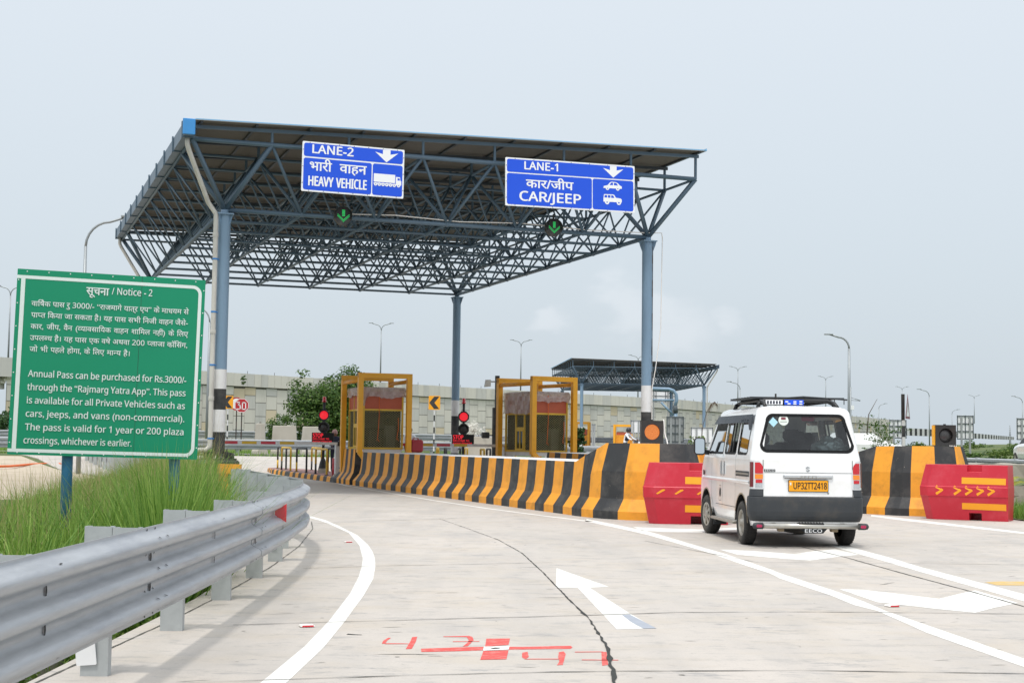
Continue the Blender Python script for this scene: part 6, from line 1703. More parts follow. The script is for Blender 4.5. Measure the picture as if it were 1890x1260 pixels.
            for k in range(14):
                a = 2 * math.pi * k / 14; d = Vector((math.cos(a), math.sin(a), 0)); e = Vector((-d.y, d.x, 0))
                q = [d * .118 - e * .010, d * .142 - e * .014, d * .142 + e * .014, d * .118 + e * .010]
                mb.add([Tw @ (p + Vector((0, 0, wd - .024 + (0 if i in (0, 3) else -.006)))) for i, p in enumerate(q)], [(0, 1, 2, 3)], 1)
        mb.build('rim', ['rim_silver', 'dark_hole'], w)
    for sx in (-1, 1):
        wheel(sx * .655, AX0, sx, 0, False); wheel(sx * .655, AX1, sx, R(6), True)
    # ---- door mirrors
    for sx in (-1, 1):
        mb = MB(); T = Matrix.Translation((sx * .86, 2.86, 1.28)) @ Matrix.Rotation(R(8) * sx, 4, 'Z')
        mb.box((-.085, -.04, -.13), (.085, .07, .13), T=T, bev=.035); mb.bar((sx * .72, 2.9, 1.19), (sx * .82, 2.88, 1.2), .04, .07); mr = mb.build('door_mirror', 'van_black', t)
        mb = MB(); mb.flat([rrect(-.066, -.108, .066, .108, .03)], T @ Matrix.Translation((0, -.042, 0)) @ PXW); mb.build('mirror_glass', 'mirror', mr)
    # ---- roof rack: two end hoops, side rails, thin mesh floor
    zr = 1.915; mb = MB()
    for y in (.62, 2.0):
        mb.tube([(-.52, y, 1.80), (-.50, y + .02, 1.86), (-.42, y + .03, 1.90), (.42, y + .03, 1.90), (.50, y + .02, 1.86), (.52, y, 1.80)], .028, 8)
    for sx in (-1, 1):
        mb.tube([(sx * .47, 2.35, 1.79), (sx * .47, 2.15, 1.85), (sx * .47, 1.9, 1.89), (sx * .47, .75, 1.90), (sx * .47, .5, 1.87), (sx * .48, .38, 1.81)], .026, 8)
    mb.build('roof_rack', 'van_black', t)
    mb = MB(); mb.box((-.58, .7, 1.925), (.58, 2.05, 1.94)); 
    for k in range(8): mb.bar((-.6, .75 + k * .17, 1.945), (.62 + .06 * (k == 0), .75 + k * .17, 1.945), .012, .012)
    mb.tube([(-.2, .68, 1.93), (.1, .66, 1.955), (.6, .7, 1.93), (.72, .75, 1.925)], .012, 6)
    for x in (.55, .68): mb.bar((x, .75, 1.86), (x, .75, 1.93), .01, .01)
    mb.build('rack_floor', 'van_dark', t)
    mb = MB(); mb.box((-.42, .60, 1.845), (-.19, .62, 1.905), bev=.004); b_ = mb.build('roof_board', 'sign_face', t)
    mb = MB(); mb.quad((-.17, .598, 1.845), (.09, .598, 1.845), (.09, .598, 1.91), (-.17, .598, 1.91)); b2_ = mb.build('roof_board', 'sign_blue', t)
    mb = MB()
    for x, z in ((-.14, 1.885), (-.03, 1.885), (.05, 1.888), (-.11, 1.858), (-.03, 1.858), (.05, 1.856)): mb.quad((x - .018, .596, z - .007), (x + .022, .596, z - .007), (x + .022, .596, z + .008), (x - .018, .596, z + .008))
    mb.build('board_print', 'sign_face', b2_)
    mb = MB()
    for x in (-.39, -.35, -.31, -.27, -.23): mb.quad((x - .012, .598, 1.852), (x + .012, .598, 1.852), (x + .012, .598, 1.895), (x - .012, .598, 1.895))
    mb.build('board_print', 'cloth_navy', b_)
    mb = MB(); mb.box((-.29, .615, 1.8), (-.27, .635, 1.99)); mb.build('aerial', 'housing', t)
    return t
def thing_child(name, parent, loc=(0, 0, 0), rot=(0, 0, 0)):
    o = bpy.data.objects.new(name, None); COL.objects.link(o); o.parent = parent; o.location = loc; o.rotation_euler = rot; o.empty_display_size = .1
    return o
VAN = van()
# silver bag lying behind the rear seat, seen through the rear glass
V0 = VAN.location; c_, s_ = math.cos(R(3.7)), math.sin(R(3.7))
bag = thing('silver_bag', 'crumpled silver bag behind the rear window of the van', 'bag', (V0.x + .38 * c_ - .40 * s_, V0.y + .38 * s_ + .40 * c_, 1.07), R(3.7))
bm = bmesh.new(); bmesh.ops.create_icosphere(bm, subdivisions=4, radius=1)
rb = random.Random(3)
from mathutils import noise as mnoise
for v in bm.verts:
    n = mnoise.noise(v.co * 2.3) * .22 + mnoise.noise(v.co * 6) * .10
    v.co = Vector((v.co.x * .245, v.co.y * .15, v.co.z * .19)) * (1 + n); v.co.z = max(v.co.z, -.12) + .16 + .04 * v.co.x
me = bpy.data.meshes.new('bag_cloth'); bm.to_mesh(me); bm.free(); me.materials.append(M['foil'])
o = bpy.data.objects.new('bag_cloth', me); COL.objects.link(o); o.parent = bag
shelf = None

# ================================================================== background structures
def wall_line():
    q = [P(12, 700, 157), P(430, 700, 184), P(830, 700, 214), P(1250, 700, 255), P(1460, 700, 318), P(1650, 700, 405)]
    return [Vector((p.x, p.y, 0)) for p in q]
WTOP = [9.6, 9.55, 9.3, 9.1, 8.95, 8.8]
wall = thing('retaining_wall', 'long pale flyover retaining wall of interlocking concrete panels with a parapet', 'retaining wall', (0, 0, 0))
wp = wall_line(); cum = [0.0]
for a, b in zip(wp, wp[1:]): cum.append(cum[-1] + (b - a).length)
def wat(s):
    for i in range(len(wp) - 1):
        if s <= cum[i + 1] or i == len(wp) - 2:
            k = (s - cum[i]) / (cum[i + 1] - cum[i]); d = (wp[i + 1] - wp[i]).normalized()
            return wp[i].lerp(wp[i + 1], k), d, Vector((d.y, -d.x, 0)), WTOP[i] + (WTOP[i + 1] - WTOP[i]) * k
mbk = MB(); mb = MB(); rw = random.Random(11); PW = 1.75
N = int(cum[-1] / PW); base = -.2
for c in range(N):
    p, d, nn, zt = wat(c * PW); p2, d2, n2, zt2 = wat((c + 1) * PW)
    mbk.quad((p.x, p.y, base), (p2.x, p2.y, base), (p2.x, p2.y, zt2), (p.x, p.y, zt))
    z = base - (PW / 2 if c % 2 else 0); lim = min(zt, zt2) - 1.72
    while z < lim:
        z0, z1 = max(z, base) + .035, min(z + PW, lim + .02) - .035
        if z1 - z0 > .1:
            g_ = .03; a = p + d * g_ + nn * .07; b = p2 - d * g_ + nn * .07; mi = rw.choices((0, 1, 2), (.55, .35, .10))[0]
            A = [(a.x, a.y, z0), (b.x, b.y, z0), (b.x, b.y, z1), (a.x, a.y, z1)]
            B = [(a.x - nn.x * .07, a.y - nn.y * .07, z0), (b.x - nn.x * .07, b.y - nn.y * .07, z0), (b.x - nn.x * .07, b.y - nn.y * .07, z1), (a.x - nn.x * .07, a.y - nn.y * .07, z1)]
            mb.add(A + B, [(0, 1, 2, 3), (4, 5, 1, 0), (7, 3, 2, 6), (5, 6, 2, 1), (4, 0, 3, 7)], mi)
        z += PW
mbk.build('wall_core', 'wall_gap', wall); mb.build('wall_panel_face', ['panel_wall', 'panel_wall_grey', 'panel_wall_tan'], wall)
mb = MB(); QW = 1.1
for c in range(int(cum[-1] / QW)):
    p, d, nn, zt = wat(c * QW); p2, d2, n2, zt2 = wat((c + 1) * QW)
    a = p + d * .015 + nn * .32; b = p2 - d * .015 + nn * .32; a2 = p - nn * .1; b2_ = p2 - nn * .1
    z0, z1 = zt - 1.62, zt2 - 1.62
    j = rw.uniform(-.02, .02)
    mb.add([(a.x, a.y, z0), (b.x, b.y, z1), (b.x, b.y, zt2 + j), (a.x, a.y, zt + j), (a2.x, a2.y, z0), (b2_.x, b2_.y, z1), (b2_.x, b2_.y, zt2 + j), (a2.x, a2.y, zt + j)], [(0, 1, 2, 3), (4, 0, 3, 7), (1, 5, 6, 2), (3, 2, 6, 7), (0, 4, 5, 1)], rw.choice((0, 0, 1)))
    if c % 4 == 0: mb.tube([(a.x - nn.x * .1, a.y - nn.y * .1, zt), (a.x - nn.x * .1, a.y - nn.y * .1, zt + .35)], .03, 4, 2)
mb.build('parapet', ['panel_wall', 'panel_wall_grey', 'housing'], wall)
# bridge deck running off the left edge
dk = thing('bridge_deck', 'end of a concrete bridge deck with dark underside at the left edge of the photo', 'bridge', (0, 0, 0))
a = wp[0]; d = (wp[1] - wp[0]).normalized(); nn = Vector((d.y, -d.x, 0))
mb = MB(); q0 = a - d * 26
def dbox(mb, p, q, o0, o1, z0, z1, mi=0):
    v = []
    for z in (z0, z1):
        for b_, o_ in ((p, o0), (q, o0), (q, o1), (p, o1)): w = b_ + nn * o_; v.append((w.x, w.y, z))
    mb.add(v, [(3, 2, 1, 0), (4, 5, 6, 7), (0, 1, 5, 4), (1, 2, 6, 5), (2, 3, 7, 6), (3, 0, 4, 7)], mi)
dbox(mb, q0, a + d * .9, -10, .5, 7.7, 8.0); dbox(mb, q0, a + d * .9, .3, .55, 7.6, 9.65); dbox(mb, q0, a + d * .2, -10, -.6, 6.3, 7.7)
mb.build('deck_slab', 'panel_wall_grey', dk)
mb = MB()
for k in range(3): dbox(mb, a - d * (.1 + .25 * k), a - d * (.0 - .0 + .25 * k - .5), -.6, .25 - .2 * k, 7.4 - .25 * k, 7.66 - .25 * k)
mb.build('abutment_corbel', 'panel_wall', dk); mb = MB(); dbox(mb, a - d * 25, a - d * 23.4, -8, -1, -.2, 6.3); mb.build('pier', 'panel_wall', dk)
# black and white ramp parapet, right
pp = thing('ramp_parapet', 'black and white striped parapet of the far ramp at the right', 'parapet', (0, 0, 0))
tab = [(1660, 789, 803, 190, 0), (1745, 793, 805.5, 205, 19), (1795, 799, 808.8, 275, 10), (1872, 806, 811.5, 470, 35)]
mb = MB(); k = 0
pts = [(P(u, a, y), P(u, b, y)) for u, a, b, y, _ in tab]
acc = 0
for (a, b), (c, d), row in zip(pts, pts[1:], tab[1:]):
    n = row[4]
    for i in range(n):
        t0, t1 = i / n, (i + 1) / n; A, B, C, D = a.lerp(c, t0), a.lerp(c, t1), b.lerp(d, t1), b.lerp(d, t0); k += 1
        off = Vector((0, .3, 0)); mb.add([D, C, B, A, D + off, C + off, B + off, A + off], [(0, 1, 2, 3), (3, 2, 6, 7), (5, 4, 7, 6)], k % 2)
mb.build('parapet_face', ['white_paint', 'black_paint'], pp)

# ------------------------------------------------------------------ far guardrails
def far_rail(name_label, pts, sp=2.6, group='guardrails in the background'):
    o = pts[0]; t = thing('guardrail', name_label, 'guardrail', (o.x, o.y, 0), 0, group)
    mb = MB(); fine = []
    for a, b in zip(pts, pts[1:]):
        n = max(1, int((b - a).length / 3)); fine += [a.lerp(b, i / n) for i in range(n)]
    fine.append(pts[-1])
    zz = [(.82, 0), (.78, .07), (.70, .07), (.65, 0), (.60, 0), (.56, .07), (.48, .07), (.43, 0), (.39, 0), (.36, .06), (.31, .05)]
    for a, b in zip(fine, fine[1:]):
        d = (b - a); d.z = 0; d.normalize(); nn = Vector((d.y, -d.x, 0))
        for (z0, e0), (z1, e1) in zip(zz, zz[1:]): mb.add([a + nn * e0 + Vector((0, 0, z0)) - Vector((o.x, o.y, 0)), b + nn * e0 + Vector((0, 0, z0)) - Vector((o.x, o.y, 0)), b + nn * e1 + Vector((0, 0, z1)) - Vector((o.x, o.y, 0)), a + nn * e1 + Vector((0, 0, z1)) - Vector((o.x, o.y, 0))], [(0, 1, 2, 3)], 0)
    mb.build('rail_beam', 'galv', t)
    L = 0; nx = 0
    for a, b in zip(pts, pts[1:]):
        l = (b - a).length
        while nx < L + l:
            q = a.lerp(b, (nx - L) / l) - Vector((o.x, o.y, 0)); mb = MB(); mb.box((q.x - .08, q.y + .02, q.z - .2), (q.x + .08, q.y + .16, q.z + .84)); mb.build('post', 'galv_post', t); nx += sp
        L += l
    return t
def GP(u, y, z=None):
    p = P(u, 800, y); return Vector((p.x, p.y, rise(y) if z is None else z))
far_rail('galvanised guardrail along the far grass strip, passing behind the left boom barrier', [GP(-160, 69, .42), GP(100, 72, .44), GP(420, 75.5, .45), GP(640, 80), GP(900, 88), GP(1010, 95)])
far_rail('galvanised guardrail in front of the flyover wall, behind the loose concrete blocks', [GP(-140, 100), GP(300, 106), GP(640, 112), GP(930, 124), GP(1100, 136), GP(1420, 150)], 3.4)
far_rail('galvanised guardrail behind the right booth, under the far canopy', [GP(1010, 60, .36), GP(1180, 62, .38), GP(1345, 65, .40)], 2.0)
far_rail('galvanised guardrail at the right edge of the photo by the grassy bank', [GP(1640, 62, .12), GP(1780, 60, .1), GP(1990, 55, .05)], 2.0)
# loose new jersey pieces
def jersey(u, y, w, h, rz, label, m='concrete', z=None):
    p = GP(u, y, z); t = thing('concrete_block', label, 'concrete block', p, rz, 'loose concrete barrier pieces')
    mb = MB(); pr = [(-.32, 0), (-.30, .18), (-.17, .42), (-.12, h), (.12, h), (.17, .42), (.30, .18), (.32, 0)]
    n = len(pr); vs = [(-w / 2 * (1 - .14 * (z_ / h)), y_, z_) for y_, z_ in pr] + [(w / 2 * (1 - .14 * (z_ / h)), y_, z_) for y_, z_ in pr]
    mb.add(vs, [(i, (i + 1) % n, n + (i + 1) % n, n + i) for i in range(n)] + [tuple(range(n - 1, -1, -1)), tuple(range(n, 2 * n))], 0)
    o = mb.build('block_body', m, t); b = o.modifiers.new('b', 'BEVEL'); b.width = .03; b.segments = 2
    mb = MB(); mb.tube([(-.1, 0, h - .02), (-.1, 0, h + .07), (.1, 0, h + .07), (.1, 0, h - .02)], .015, 5); mb.build('lifting_loop', 'rust', t)
    return t
jersey(480, 82, 1.1, 1.72, R(-62), 'pale concrete barrier piece seen end on, leftmost of the three behind the boom')
jersey(525, 83, 1.5, 1.62, R(6), 'pale concrete barrier piece standing in the middle of the three behind the boom')
jersey(580, 82, 1.5, 1.58, R(20), 'pale concrete barrier piece partly behind the left STOP message board')
jersey(888, 60, 1.35, 1.45, R(12), 'concrete barrier piece with plants on it beside the right STOP message board')
# stacked slabs on the right verge
t0 = thing('slab_stack_base', '', '') if False else None
for k, (u, v, dx, h, y, lb) in enumerate(((1845, 902, 2.6, .26, 31.5, 'rough concrete slab lowest in the stack behind the right red barrier'), (1850, 880, 2.9, .22, 31.6, 'rough concrete slab in the middle of the stack behind the right red barrier'), (1858, 851, 3.2, .30, 31.7, 'rough concrete slab on top of the stack behind the right red barrier'))):
    zb = (.02, .30, .68)[k]; p = P(u, v, y); t = thing('concrete_slab', lb, 'concrete slab', (p.x + .55, p.y, zb), R((2, -3, 1)[k]), 'concrete slabs stacked on the verge')
    bm = bmesh.new(); bmesh.ops.create_cube(bm, size=1)
    bmesh.ops.scale(bm, vec=(dx, .9, h), verts=bm.verts); bmesh.ops.translate(bm, vec=(0, 0, h / 2), verts=bm.verts)
    bmesh.ops.subdivide_edges(bm, edges=[e for e in bm.edges if abs((e.verts[0].co - e.verts[1].co).x) > 1], cuts=14)
    for vtx in bm.verts: vtx.co += Vector((rnd.uniform(-.02, .02), rnd.uniform(-.035, .035), rnd.uniform(-.022, .022) if vtx.co.z > .05 else 0))
    me = bpy.data.meshes.new('slab_body'); bm.to_mesh(me); bm.free(); me.materials.append(M['concrete_old']); o = bpy.data.objects.new('slab_body', me); COL.objects.link(o); o.parent = t
    if k < 2:
        for sx in (-.7, .6):
            mb = MB(); mb.box((sx * dx / 2 - .09, -.3, h), (sx * dx / 2 + .09, .3, (.30, .68)[k] - zb)) if (.30, .68)[k] - zb > h + .01 else mb.box((sx * dx / 2 - .09, -.3, h - .02), (sx * dx / 2 + .09, .3, h + .004)); mb.build('spacer', 'concrete', t)

# ------------------------------------------------------------------ road signs in the background
def banded_post(mb, h, r=.04, n=8):
    z = 0; k = 0
    while z < h: mb.lathe([(r, z), (r, min(z + .32, h))], n, k % 2, Matrix.Identity(4)); z += .32; k += 1
def chevron_sign(u, v, y, s, label):
    c = P(u, v, y); z0 = rise(y); t = thing('chevron_sign', label, 'chevron sign', (c.x, c.y, z0), R(-4), 'yellow chevron signs')
    h = c.z - z0; mb = MB(); banded_post(mb, h); mb.build('post', ['black_paint', 'white_paint'], t)
    T = Matrix.Translation((0, -.05, h)) @ PXW
    mb = MB(); mb.flat([rrect(-s * .47, -s * .56, s * .47, s * .56, .03, 2)], T, 0, .01); pb = mb.build('sign_panel', 'chev_yellow', t)
    mb = MB(); mb.flat([[(-s * .42, 0), (-s * .02, s * .5), (s * .40, s * .5), (0, 0), (s * .40, -s * .5), (-s * .02, -s * .5)][::-1]], T @ Matrix.Translation((0, 0, .003))); mb.build('chevron_mark', 'black_paint', pb)
chevron_sign(802, 743, 78, .66, 'yellow chevron sign on banded post between the left booth and middle column')
chevron_sign(421, 742, 84, .66, 'yellow chevron sign on banded post half hidden by the left column')
def thirty(u, v, y, r):
    c = P(u, v, y); z0 = rise(y); t = thing('speed_sign', 'red octagonal sign reading 30 beside the half hidden chevron', 'road sign', (c.x, c.y, z0), 0)
    h = c.z - z0; mb = MB(); banded_post(mb, h, .035); mb.build('post', ['black_paint', 'rust'], t)
    T = Matrix.Translation((0, -.05, h)) @ PXW; o8 = lambda q: [(q * math.cos(R(22.5 + 45 * k)), q * math.sin(R(22.5 + 45 * k))) for k in range(8)]
    mb = MB(); mb.flat([o8(r)], T, 0, .01); mb.flat([o8(r * .97), o8(r * .90)], T @ Matrix.Translation((0, 0, .003)), 1); pb = mb.build('sign_panel', ['oct_red', 'sign_face'], t)
    mb = MB(); T3 = T @ Matrix.Translation((0, 0, .004)); w = r * .075
    def st(pts):
        for a, b in zip(pts, pts[1:]):
            a, b = Vector((a[0], a[1], 0)) * r, Vector((b[0], b[1], 0)) * r; d = (b - a).normalized(); q = Vector((-d.y, d.x, 0)) * w * .8; mb.add([T3 @ (a - q - d * w * .5), T3 @ (b - q + d * w * .5), T3 @ (b + q + d * w * .5), T3 @ (a + q - d * w * .5)], [(0, 1, 2, 3)])
    st([(-.62, .38), (-.30, .46), (-.34, .22), (-.48, .03), (-.22, .03)]); st([(-.20, .02), (-.20, -.48), (-.62, -.46)]); st([(.1, .42), (.06, -.5)]); st([(.1, .4), (.5, .36), (.52, -.48), (.06, -.5)])
    mb.build('lettering', 'sign_face', pb)
thirty(446.5, 748, 88, .46)
c = P(437, 745, 92); t = thing('round_sign', 'round sign mostly hidden behind the red octagonal 30 sign', 'road sign', (c.x, c.y, rise(92)), 0)
mb = MB(); banded_post(mb, c.z - rise(92), .035); mb.build('post', ['black_paint', 'rust'], t)
mb = MB(); mb.flat([circ(0, 0, .42, 24)], Matrix.Translation((0, -.05, c.z - rise(92))) @ PXW, 0, .01); mb.flat([circ(0, 0, .34, 24)], Matrix.Translation((0, -.054, c.z - rise(92))) @ PXW, 1); mb.build('sign_panel', ['oct_red', 'sign_face'], t)
# triangular warning sign seen nearly edge on
p = P(1668, 812, 42); t = thing('warning_sign', 'triangular warning sign seen edge on, on a banded post behind the right barrier', 'road sign', (p.x, p.y, 0), 0)
zt = P(1668, 727, 42).z; zm = P(1668, 774, 42).z; mb = MB(); banded_post(mb, zm - .02, .05); mb.build('post', ['white_paint', 'black_paint'], t)
mb = MB(); mb.box((-.055, -.02, zm - .02), (.03, .06, zt)); mb.build('upper_post', 'housing', t)
mb = MB(); T = Matrix.Translation((.10, -.08, zm + .02)) @ Matrix.Rotation(R(66), 4, 'Z') @ PXW; s = .42; hh = zt - zm - .02
mb.flat([[(-s, 0), (s, 0), (0, hh)]], T, 0, .006); mb.flat([[(-s * .62, hh * .1), (s * .62, hh * .1), (0, hh * .78)]], T @ Matrix.Translation((0, 0, .003)), 1); mb.flat([[(-.02, .2), (.03, .18), (.06, .42), (.01, .5)]], T @ Matrix.Translation((0, 0, .005)), 2); mb.build('sign_panel', ['maroon', 'sign_face', 'black_paint'], t)
def sign_back(u0, u1, v0, v1, y, label, nx=2, nz=3, m='sign_face'):
    a, b = P(u0, v0, y), P(u1, v1, y); z0 = rise(y); w = b.x - a.x; h = a.z - b.z
    t = thing('direction_board', label, 'direction board', ((a.x + b.x) / 2, y, z0), 0, 'direction boards seen from behind')
    mb = MB(); mb.box((-w / 2, 0, b.z - z0), (w / 2, .03, a.z - z0)); mb.build('board_panel', m, t)
    mb = MB()
    for k in range(nz + 1): z = b.z - z0 + .04 + (h - .08) * k / nz; mb.bar((-w / 2, -.03, z), (w / 2, -.03, z), .05, .05)
    for k in range(nx + 1): x = -w / 2 + .03 + (w - .06) * k / nx; mb.bar((x, -.035, b.z - z0), (x, -.035, a.z - z0), .045, .05)
    mb.build('stiffener_grid', 'sign_back_dark', t)
    for x in (-w * .25, w * .25): mb = MB(); mb.box((x - .06, -.14, -.2), (x + .06, -.05, a.z - z0 - .1)); mb.build('post', 'sign_back', t)
sign_back(1641, 1673, 774, 809, 100, 'white direction board seen from behind, beside the edge-on triangular sign')
sign_back(1766, 1797, 766, 811, 96, 'white direction board seen from behind, just right of the unlit signal box')
sign_back(1876, 1912, 771, 812, 92, 'white direction board seen from behind at the right edge of the photo')
sign_back(1275, 1316, 788, 818, 105, 'white direction board seen from behind, left of the van', 2, 1)
sign_back(1164, 1183, 775, 800, 118, 'small white direction board seen from behind above the motorcyclist', 1, 1)
sign_back(1092, 1099, 782, 797, 112, 'tiny white direction board seen from behind beside a distant canopy column', 1, 1)
sign_back(1230, 1262, 768, 816, 88, 'grey direction board seen from behind, right of the amber signal', 2, 3, 'sign_back')
sign_back(1193, 1246, 718, 743, 148, 'wide white overhead board seen from behind under the distant canopy', 3, 2)
# light blue bent pipe gantry
a = P(1200, 738, 92); t = thing('sign_gantry', 'light blue bent pipe gantry with a strut beside the distant canopy', 'gantry', (a.x, a.y, rise(92)))
g0 = rise(92); Q = lambda u, v: P(u, v, 92) - Vector((a.x, a.y, g0))
mb = MB(); mb.tube([Q(1246, 812), Q(1247, 760)], .12, 12, 1); mb.tube([Q(1247, 762), Q(1246, 748)], .15, 12, 2); mb.tube([Q(1246, 750), Q(1249, 738), Q(1248, 728), Q(1243, 721), Q(1234, 718), Q(1200, 717)], .11, 12, 0); mb.build('gantry_pipe', ['truss_light', 'truss_light', 'sign_back_dark'], t)
mb = MB(); mb.tube([Q(1204, 738), Q(1244, 738.5)], .08, 10, 0); mb.tube([Q(1220, 742), Q(1243, 766)], .075, 10, 0); mb.build('gantry_strut', 'truss_light', t)

# ------------------------------------------------------------------ street lamps
def lamp(u, vtop, y, zbase, label, arms, group, r=.09):
    p = P(u, vtop, y); t = thing('street_lamp', label, 'street lamp', (p.x, p.y, zbase), 0, group)
    h = p.z - zbase; mb = MB(); hz = h * .88
    mb.tube([(0, 0, -.2), (0, 0, h * .45), (0, 0, hz if arms else h)], [r, r * .8, r * .6], 8); mb.build('lamp_pole', 'lamp_grey', t)
    for sx, ln in arms:
        mb = MB(); R0 = ln * .55; pts = []
        for k in range(7): an = R(90 * k / 6); pts.append((sx * R0 * (1 - math.cos(an)), 0, hz + (h - hz) * .8 * math.sin(an)))
        pts.append((sx * ln, 0, h)); mb.tube(pts, r * .5, 6); mb.build('lamp_arm', 'lamp_grey', t)
        mb = MB(); mb.box((min(sx * ln * .82, sx * (ln + .35)), -.13, h - .05), (max(sx * ln * .82, sx * (ln + .35)), .13, h + .03), bev=.02) if abs(ln) > .1 else None; mb.build('lamp_head', 'lamp_grey', t)
gA, gB = 'double lamps on the flyover', 'single arm lamps at ground level'
where = {20: 'at the left edge of the photo', 704: 'above the left booth', 962: 'above the right booth', 1178: 'behind the right column top of the distant canopy', 1362: 'above the front of the van', 1524: 'left of the tall single lamp above the van', 1665: 'above the edge-on triangular sign', 1798: 'above the rightmost complete direction board'}
for u, vt, y in ((20, 527, 165), (704, 596, 205), (962, 627, 230), (1178, 655, 262), (1362, 676, 292), (1524, 694, 335), (1665, 713, 385), (1798, 729, 440)):
    lamp(u, vt, y + 4, 9.0, 'double armed flyover lamp ' + where[u], [(-1, 1.45), (1, 1.45)], gA, .12)
lamp(160, 398, 51, .02, 'tall single armed lamp beyond the notice board, arm to the canopy', [(1, 1.5)], gB)
lamp(1567, 617, 100, rise(100), 'tall single armed lamp rising behind the van roof', [(-1, 1.35)], gB, .14)
for u, vt, y, sx, wh in ((388, 562, 86, -1, 'beside the left column, behind the notice board'), (1366, 704, 178, -1, 'just above the van roof'), (1285, 742, 265, 1, 'left of the van, before the wall'), (1715, 718, 196, -1, 'between the unlit signal and the triangular sign'), (1757, 755, 300, 1, 'low behind the unlit signal box'), (1622, 744, 280, 1, 'low right of the van'), (1887, 731, 220, -1, 'at the right edge of the photo')):
    lamp(u, vt, y, rise(y), 'small distant single armed lamp ' + wh, [(sx, 1.3)], gB, .1)
# thin mast with small antenna arm behind the van, leaning pole, far lattice mast
p = P(1570, 700, 96); t = thing('camera_mast', 'thin mast with a bracket arm and small white box beside the tall single lamp', 'mast', (p.x, p.y, rise(96)))
g0 = rise(96); Q = lambda u, v: P(u, v, 96) - Vector((p.x, p.y, g0))
mb = MB(); mb.tube([(0, 0, -.1), Q(1570, 714)], .05, 6); mb.tube([Q(1570, 733), Q(1588, 739)], .025, 5); mb.tube([Q(1570, 738), Q(1588, 739.5)], .02, 5); mb.build('mast_pole', 'lamp_grey', t)
q = Q(1573, 752); mb = MB(); mb.box((q.x - .1, -.1, q.z - .14), (q.x + .1, .1, q.z + .14)); mb.build('mast_box', 'sign_face', t)
p = P(1600, 785, 66); t = tag(MB().tube([Vector((0, 0, 0)), P(1603, 765, 66) - P(1600, 800, 66), P(1619, 736, 66) - P(1600, 800, 66)], [.03, .02, .008], 5).build('reed_stalk', 'bark'), 'thin bare stalk leaning right above the shrub behind the van', 'stalk'); t.location = P(1600, 800, 66)
p = P(1864, 806, 480); mb = MB()
for k in range(3): mb.tube([(math.cos(k * 2.1) * .5, math.sin(k * 2.1) * .5, -6), (0, 0, P(1864, 785, 480).z - p.z)], .12, 4)
for k in range(6): mb.lathe([(.5 - .07 * k, k * .7), (.5 - .07 * k, k * .7 + .15)], 3)
o = tag(mb.build('lattice_mast', 'lamp_grey'), 'thin far lattice mast above the striped ramp parapet at the right', 'mast'); o.location = p

# ------------------------------------------------------------------ distant booths
def far_booth(u0, u1, vt, vb, y, label):
    a, b = P(u0, vt, y), P(u1, vb, y); z0 = rise(y) ; w = (b.x - a.x) * .8; t = thing('toll_booth', label, 'toll booth', (a.x, y, z0), R(-6), 'small distant toll booths')
    H = a.z - z0
    for yy in (0, 2.2):
        mb = MB()
        for x in (0, w): mb.box((x - .09, yy - .09, 0), (x + .09, yy + .09, H))
        mb.box((-.09, yy - .08, H - .18), (w + .09, yy + .08, H + .002)); mb.build('crash_hoop', 'frame_orange', t)
    mb = MB(); mb.box((.2, .2, 1.0), (w - .2, 2.0, H - 1.35)); mb.build('booth_wall', 'booth_inside', t)
    mb = MB(); mb.box((.18, .18, H - 1.35), (w - .18, 2.02, H - .65)); mb.build('fascia_board', 'booth_brick', t)
    mb = MB(); mb.box((.15, .15, 0), (w - .15, 2.1, 1.0)); mb.build('booth_plinth', 'yellow', t)
far_booth(1134, 1176, 783, 811, 126, 'small distant toll booth behind the motorcyclist')
far_booth(1062, 1092, 778, 811, 132, 'small distant toll booth behind the right booth frame')

# ------------------------------------------------------------------ trees, shrubs, plants
def leaves_mesh(rng, clumps, n, size, aspect=.55):
    """leaf sized quads through ellipsoid clumps: (center, radii)"""
    tot = sum(r.x * r.y * r.z for c, r in clumps) ; V = []; Fc = []
    for c, r in clumps:
        k = max(6, int(n * (r.x * r.y * r.z) / tot))
        for _ in range(k):
            d = Vector((rng.gauss(0, 1), rng.gauss(0, 1), rng.gauss(0, 1))).normalized() * (rng.random() ** .42)
            p = Vector((c.x + d.x * r.x, c.y + d.y * r.y, c.z + d.z * r.z)); s = size * rng.uniform(.6, 1.35)
            nrm = (d + Vector((rng.gauss(0, .5), rng.gauss(0, .5), rng.gauss(.4, .5)))).normalized(); u = nrm.cross(Vector((rng.gauss(0, 1), rng.gauss(0, 1), rng.gauss(0, 1)))).normalized(); w = nrm.cross(u)
            b = len(V); V += [p - u * s, p - w * s * aspect + nrm * s * .12, p + u * s, p + w * s * aspect + nrm * s * .12]; Fc.append((b, b + 1, b + 2, b + 3))
    return V, Fc
